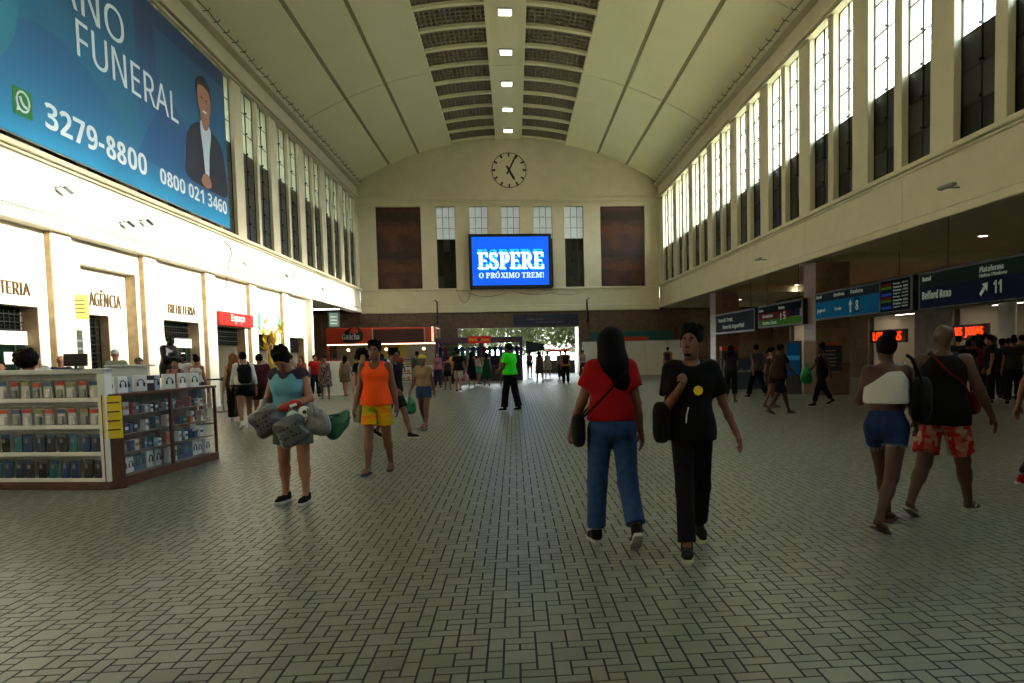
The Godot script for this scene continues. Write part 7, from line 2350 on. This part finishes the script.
func crowd() -> void:
	# [pixel x, y of the feet, height, turn, pose, female, hair, hair colour, skin, [clothes], shoe, shoe colour, label]
	var B := BLACK_HAIR
	var bl := Color(0.025, 0.026, 0.03)
	var wh := Color(0.68, 0.68, 0.66)
	var R := [
		[425, 429, 1.56, -20, "stroll", true, "cap", Color(0.62, 0.55, 0.2), BROWN, [["shorts", Color(0.16, 0.25, 0.38), 0.42, 0.02], ["tee", Color(0.52, 0.42, 0.3), 0.3, 1.0, 0.01]], "sandal", Color(0.2, 0.12, 0.1), "woman in a beige top and denim shorts with a yellow headband"],
		[395, 438, 1.7, 60, "walk", false, "curly", B, BROWN, [["shorts", Color(0.1, 0.14, 0.12), 0.75, 0.03], ["tee", bl, 0.6, 0.9, 0.02]], "shoe", bl, "man in black half hidden behind the man in the orange vest"],
		[365, 428, 1.66, 15, "stroll", true, "afro", B, TAN, [["trousers", Color(0.5, 0.48, 0.42), 1.9, 0.03, 0.05], ["tee", bl, 0.5, 0.95, 0.01]], "shoe", wh, "woman with big black hair behind the arm of the man in orange"],
		[246, 428, 1.74, 205, "walk2", true, "short", B, BROWN, [["shorts", bl, 0.4, 0.02], ["shirt", wh, 1.9, 1.0, 0.014]], "shoe", wh, "woman in a white long sleeved shirt and black shorts walking away"],
		[262, 424, 1.66, 200, "stroll", false, "short", B, BROWN, [["shorts", Color(0.12, 0.05, 0.05), 0.7, 0.025], ["tee", Color(0.2, 0.06, 0.06), 0.5, 0.92, 0.014]], "sandal", bl, "person in a dark red top beside the woman in white sleeves"],
		[236, 422, 1.68, 190, "stroll", true, "mane", Color(0.36, 0.22, 0.11), TAN, [["trousers", Color(0.1, 0.12, 0.1), 1.9, 0.02, 0.02], ["tank", Color(0.16, 0.15, 0.12), 0.92, 1.4]], "shoe", wh, "woman with long light brown hair by the queue post"],
		[346, 396, 1.62, 170, "stroll", true, "long", B, TAN, [["skirt", Color(0.36, 0.3, 0.22), 0.6, 0.2], ["tank", Color(0.4, 0.34, 0.28), 0.98, 1.4]], "sandal", bl, "woman with long dark hair in a beige skirt seen from behind"],
		[326, 399, 1.6, 10, "stand", true, "curly", B, BROWN, [["dress", print_cloth("flower_dress", [Color(0.1, 0.1, 0.12), Color(0.25, 0.1, 0.1), Color(0.55, 0.5, 0.45)], 0.05, 1.4, 3, 8), 0.5, 0.24]], "sandal", bl, "woman in a dark flowered dress left of the snack stall"],
		[316, 397, 1.66, 30, "carry", false, "short", B, TAN, [["trousers", Color(0.1, 0.1, 0.12), 1.9, 0.015, 0.015], ["tee", Color(0.55, 0.06, 0.08), 0.5, 0.92, 0.015]], "shoe", bl, "man in a red t-shirt among the people left of the stall"],
		[303, 398, 1.62, -10, "stand", true, "long", Color(0.2, 0.1, 0.06), TAN, [["trousers", Color(0.08, 0.12, 0.2), 1.9, 0.01, 0.01], ["tank", Color(0.45, 0.2, 0.16), 0.95, 1.4]], "shoe", wh, "woman in a salmon vest near the last left shop"],
		[292, 396, 1.7, 160, "phone", false, "short", B, BROWN, [["trousers", Color(0.2, 0.2, 0.2), 1.9, 0.015, 0.015], ["tee", Color(0.5, 0.48, 0.45), 0.5, 0.9, 0.015]], "shoe", bl, "man in a pale grey t-shirt near the last left shop"],
		[336, 392, 1.68, 200, "stand", false, "short", B, DEEP, [["trousers", bl, 1.9, 0.015, 0.015], ["tee", Color(0.45, 0.05, 0.1), 0.5, 0.9, 0.015]], "shoe", bl, "man in a crimson t-shirt in front of the snack stall"],
		[459, 392, 1.76, 175, "stroll", false, "short", B, TAN, [["shorts", Color(0.55, 0.53, 0.48), 0.8, 0.03], ["tee", bl, 0.5, 0.88, 0.018]], "shoe", bl, "man in a black t-shirt and pale shorts by the purple kiosk"],
		[455, 385, 1.7, 180, "stand", false, "short", B, BROWN, [["trousers", Color(0.1, 0.12, 0.16), 1.9, 0.015, 0.015], ["tee", Color(0.8, 0.6, 0.03), 0.5, 0.88, 0.018]], "shoe", bl, "man in a yellow t-shirt facing the purple kiosk"],
		[448, 390, 1.5, 190, "stroll", true, "pony", B, BROWN, [["shorts", bl, 0.5, 0.02], ["tank", Color(0.12, 0.12, 0.15), 0.98, 1.4]], "sandal", bl, "girl in a dark vest and shorts near the purple kiosk"],
		[472, 386, 1.68, 185, "stand", true, "long", B, TAN, [["dress", Color(0.04, 0.05, 0.09), 0.35, 0.24]], "sandal", bl, "woman in a long navy dress before the purple kiosk"],
		[479, 384, 1.6, 150, "stroll", true, "pony", B, BROWN, [["skirt", Color(0.12, 0.4, 0.3), 0.62, 0.22], ["tank", Color(0.5, 0.5, 0.48), 0.98, 1.4]], "sandal", bl, "woman in a pale vest and sea green skirt by the kiosk"],
		[487, 386, 1.66, 185, "stroll", true, "long", B, TAN, [["dress", Color(0.03, 0.2, 0.1), 0.35, 0.25]], "sandal", bl, "woman in a dark green dress by the kiosk"],
		[504, 386, 1.66, 10, "stroll", true, "pony", B, BROWN, [["shorts", Color(0.4, 0.32, 0.12), 0.6, 0.02], ["tank", Color(0.55, 0.2, 0.1), 0.98, 1.4]], "sandal", bl, "woman in an orange red vest left of the guard"],
		[530, 377, 1.68, 180, "stroll", true, "bun", B, BROWN, [["shorts", bl, 0.45, 0.02], ["crop", Color(0.4, 0.24, 0.2), 1.1, 1.4]], "sandal", bl, "woman in a cropped top and black shorts in the far doorway"],
		[540, 383, 1.68, 185, "walk", true, "long", B, TAN, [["dress", Color(0.24, 0.17, 0.12), 0.55, 0.22]], "sandal", bl, "woman in a brown dress walking to the far doorway"],
		[548, 378, 1.66, 178, "stand", true, "pony", B, TAN, [["dress", Color(0.5, 0.52, 0.42), 0.55, 0.24]], "sandal", bl, "woman in a pale dress standing in the far doorway"],
		[561, 379, 1.7, 0, "walk2", false, "short", B, BROWN, [["trousers", Color(0.08, 0.08, 0.1), 1.9, 0.015, 0.015], ["tee", Color(0.3, 0.3, 0.32), 0.5, 0.9, 0.015]], "shoe", bl, "man in a grey t-shirt coming in through the doorway"],
		[566, 384, 1.72, 178, "stroll", false, "short", B, BROWN, [["trousers", bl, 1.9, 0.012, 0.012], ["tee", Color(0.6, 0.38, 0.08), 0.5, 0.9, 0.015]], "shoe", bl, "man in an amber t-shirt with a black backpack"],
		[583, 378, 1.66, 20, "stroll", true, "curly", B, BROWN, [["trousers", Color(0.12, 0.12, 0.16), 1.9, 0.015, 0.015], ["tee", Color(0.6, 0.5, 0.45), 0.4, 0.95, 0.01]], "shoe", wh, "woman in a pale pink top at the end of the hoarding"],
		[668, 379, 1.74, 160, "stand", false, "short", B, TAN, [["trousers", Color(0.15, 0.15, 0.17), 1.9, 0.015, 0.015], ["tee", Color(0.5, 0.36, 0.2), 0.5, 0.9, 0.015]], "shoe", bl, "man in an ochre t-shirt in front of the white hoarding"],
		[731, 402, 1.66, 150, "phone", true, "long", B, BROWN, [["trousers", bl, 1.6, 0.01, 0.01], ["tee", Color(0.1, 0.09, 0.09), 0.4, 0.95, 0.01]], "sandal", bl, "woman in dark clothes at the service counter"],
		[757, 398, 1.7, 200, "walk", false, "short", B, BROWN, [["trousers", bl, 1.9, 0.012, 0.012], ["tee", Color(0.28, 0.28, 0.28), 0.5, 0.9, 0.015]], "shoe", bl, "man in a dark grey t-shirt behind the service counter"],
		[780, 414, 1.68, 100, "walk", false, "short", B, DEEP, [["shorts", Color(0.05, 0.04, 0.04), 0.9, 0.03], ["tee", Color(0.16, 0.08, 0.06), 0.6, 0.88, 0.02]], "sandal", bl, "man in a dark brown t-shirt striding across the right aisle"],
		[771, 408, 1.6, 95, "stroll", true, "pony", B, BROWN, [["shorts", Color(0.1, 0.08, 0.08), 0.5, 0.02], ["tank", Color(0.12, 0.08, 0.08), 0.98, 1.4]], "sandal", bl, "woman in a dark vest beside the man in brown"],
		[822, 406, 1.66, 275, "walk", true, "bun", B, DEEP, [["trousers", bl, 1.85, 0.004, 0.004], ["tank", bl, 0.95, 1.4]], "shoe", bl, "woman in black carrying a green bag past the stone pier"],
		[40, 444, 1.74, 40, "phone", false, "cap", Color(0.2, 0.3, 0.45), TAN, [["trousers", bl, 1.9, 0.015, 0.015], ["tee", Color(0.6, 0.62, 0.62), 0.5, 0.9, 0.015]], "shoe", bl, "man in a blue cap behind the white rack"],
		[65, 436, 1.7, 190, "stand", false, "bald", B, TAN, [["trousers", bl, 1.9, 0.015, 0.015], ["tee", Color(0.05, 0.12, 0.22), 0.5, 0.9, 0.015]], "shoe", bl, "bald man in a dark blue t-shirt behind the white rack"],
		[119, 424, 1.84, 205, "stand", false, "cap", Color(0.5, 0.52, 0.52), BROWN, [["trousers", bl, 1.9, 0.015, 0.015], ["tee", Color(0.32, 0.34, 0.28), 0.5, 0.9, 0.015]], "shoe", bl, "man in a pale grey cap and olive t-shirt behind the kiosk"],
		[141, 428, 1.62, 150, "stand", false, "cap", Color(0.2, 0.21, 0.15), BROWN, [["trousers", bl, 1.9, 0.015, 0.015], ["tee", Color(0.12, 0.12, 0.12), 0.5, 0.9, 0.015]], "shoe", bl, "man in an olive cap behind the showcase boxes"],
		[178, 426, 1.58, 20, "stand", true, "curly", B, BROWN, [["trousers", bl, 1.9, 0.015, 0.015], ["tank", Color(0.25, 0.1, 0.1), 0.98, 1.4]], "shoe", bl, "woman in a maroon vest behind the boxes on the showcase"],
		[186, 418, 1.72, 170, "stand", false, "short", B, DEEP, [["trousers", bl, 1.9, 0.015, 0.015], ["tee", wh, 0.5, 0.9, 0.015]], "shoe", bl, "man in a white t-shirt behind the showcase"],
		[199, 421, 1.66, 175, "stand", true, "bun", B, BROWN, [["trousers", Color(0.2, 0.24, 0.28), 1.9, 0.015, 0.015], ["tank", Color(0.6, 0.6, 0.58), 0.98, 1.4]], "shoe", bl, "woman in a white vest at the far end of the showcase"],
		[6, 450, 1.6, 30, "phone", true, "short", B, TAN, [["trousers", bl, 1.9, 0.015, 0.015], ["tee", Color(0.3, 0.5, 0.48), 0.5, 0.9, 0.015]], "shoe", bl, "woman in a sea green t-shirt at the ticket window"],
	]
	# the queue in the right aisle
	var q2 := RandomNumberGenerator.new()
	q2.seed = 21
	var tops := [Color(0.03, 0.03, 0.035), Color(0.36, 0.05, 0.05), Color(0.07, 0.07, 0.08), Color(0.04, 0.05, 0.08), Color(0.12, 0.1, 0.09), Color(0.2, 0.2, 0.2), Color(0.05, 0.04, 0.04), Color(0.25, 0.24, 0.22), Color(0.03, 0.05, 0.05)]
	var told := ["black", "dark red", "charcoal", "navy blue", "brown", "mid grey", "sooty black", "sand grey", "bottle green"]
	var spots := [[968, 403], [979, 398], [990, 404], [1001, 400], [1013, 405], [1022, 399], [984, 392], [1007, 393], [958, 395]]
	for n in 9:
		R.append([spots[n][0], spots[n][1], [1.66, 1.72, 1.78][n % 3], [150, 190, 250, 120][n % 4], ["stand", "phone", "stand", "stroll"][n % 4], n % 3 == 0, ["short", "long", "short", "curly", "bun"][n % 5], B, [DEEP, BROWN, TAN][n % 3], [["trousers", [bl, Color(0.08, 0.1, 0.16)][n % 2], 1.9, 0.015, 0.015], ["tee", tops[n], 0.5, 0.9, 0.015]], "shoe", bl, "person in a %s t-shirt waiting in the queue before the lit shop" % told[n]])
	# customers round the far stall
	for n in 7:
		R.append([[383, 391, 399, 368, 357, 418, 438][n], [389, 387, 390, 388, 391, 387, 388][n], [1.68, 1.6, 1.74][n % 3], [180, 20, 170, 200, 90][n % 5], ["stand", "phone", "stroll"][n % 3], n % 2 == 0, ["long", "short", "curly"][n % 3], B, [TAN, BROWN, DEEP][n % 3], [["trousers", [Color(0.1, 0.12, 0.2), bl, Color(0.3, 0.28, 0.24)][n % 3], 1.9, 0.015, 0.015], ["tee", [Color(0.1, 0.2, 0.35), wh, Color(0.5, 0.1, 0.08), Color(0.06, 0.06, 0.07), Color(0.45, 0.4, 0.1), Color(0.2, 0.3, 0.25), Color(0.5, 0.3, 0.35)][n], 0.5, 0.9, 0.015]], "shoe", bl, "customer in a %s t-shirt near the snack stall counter" % ["blue", "white", "brick red", "black", "mustard", "grey green", "pink"][n]])
	var made := {}
	for r in R:
		var p := person({"h": r[2], "fem": r[5], "at": on_ground(r[0], r[1]), "turn": float(r[3]), "pose": r[4], "hair": r[6], "hair_c": r[7], "skin": r[8], "wear": r[9], "shoe": r[10], "shoe_c": r[11], "label": r[12], "face": false})
		made[r[12]] = p
	var g := Color(0.06, 0.42, 0.22)
	carrier("green carrier bag in the hand of the woman in the beige top", hand_point(made["woman in a beige top and denim shorts with a yellow headband"], 1), g)
	carrier("green carrier bag held by the person in the dark red top", hand_point(made["person in a dark red top beside the woman in white sleeves"], 1) , Color(0.05, 0.45, 0.28))
	carrier("long green bag hanging from the hand of the woman in black", hand_point(made["woman in black carrying a green bag past the stone pier"], 1) + Vector3(0, 0.3, 0), Color(0.04, 0.5, 0.22), 1.35)
	carrier("pale pink carrier bag by the man in pale shorts", hand_point(made["man in a black t-shirt and pale shorts by the purple kiosk"], 1), Color(0.6, 0.4, 0.4))
	backpack(made["man in an amber t-shirt with a black backpack"], "black backpack worn by the man in the amber t-shirt", Color(0.03, 0.03, 0.035))
	backpack(made["man in an ochre t-shirt in front of the white hoarding"], "dark backpack worn by the man in front of the hoarding", Color(0.05, 0.05, 0.07))
	backpack(made["woman in a white long sleeved shirt and black shorts walking away"], "black bag on the back of the woman in white sleeves", Color(0.03, 0.03, 0.035))
	# woman with big hair standing inside the kiosk
	person({"h": 1.68, "fem": true, "at": V(-6.9, 0, 11.2), "turn": 160.0, "pose": "stand", "hair": "afro", "hair_c": B, "skin": BROWN, "wear": [["trousers", bl, 1.9, 0.015, 0.015], ["tee", Color(0.5, 0.5, 0.48), 0.5, 0.9, 0.015]], "label": "woman with a big black afro inside the kiosk", "face": false})
	# dark statue by the pilaster
	var st := person({"h": 1.85, "fat": 1.1, "at": V(-9.0, 0.35, 20.35), "turn": 80.0, "pose": {"legs": [[2, 2, 3], [-2, 2, 3]], "arms": [[14, 9, 80, 30], [16, 8, 80, 30]], "head": [0, 12]}, "hair": "short", "hair_c": Color(0.07, 0.065, 0.055), "skin": Color(0.07, 0.065, 0.056), "wear": [["trousers", M.bronze, 1.95, 0.02, 0.02], ["shirt", M.bronze, 1.9, 0.7, 0.03]], "label": "x", "face": false})
	st.name = numbered("bronze_statue")
	tag(st, "dark bronze statue of a standing figure on a plinth by the left pilaster", "statue")
	obj("plinth", MB.new().cbox(Vector3(0, -0.175, 0), Vector3(0.7, 0.35, 0.7), 0.02).mesh(), M.dark_stone, st)
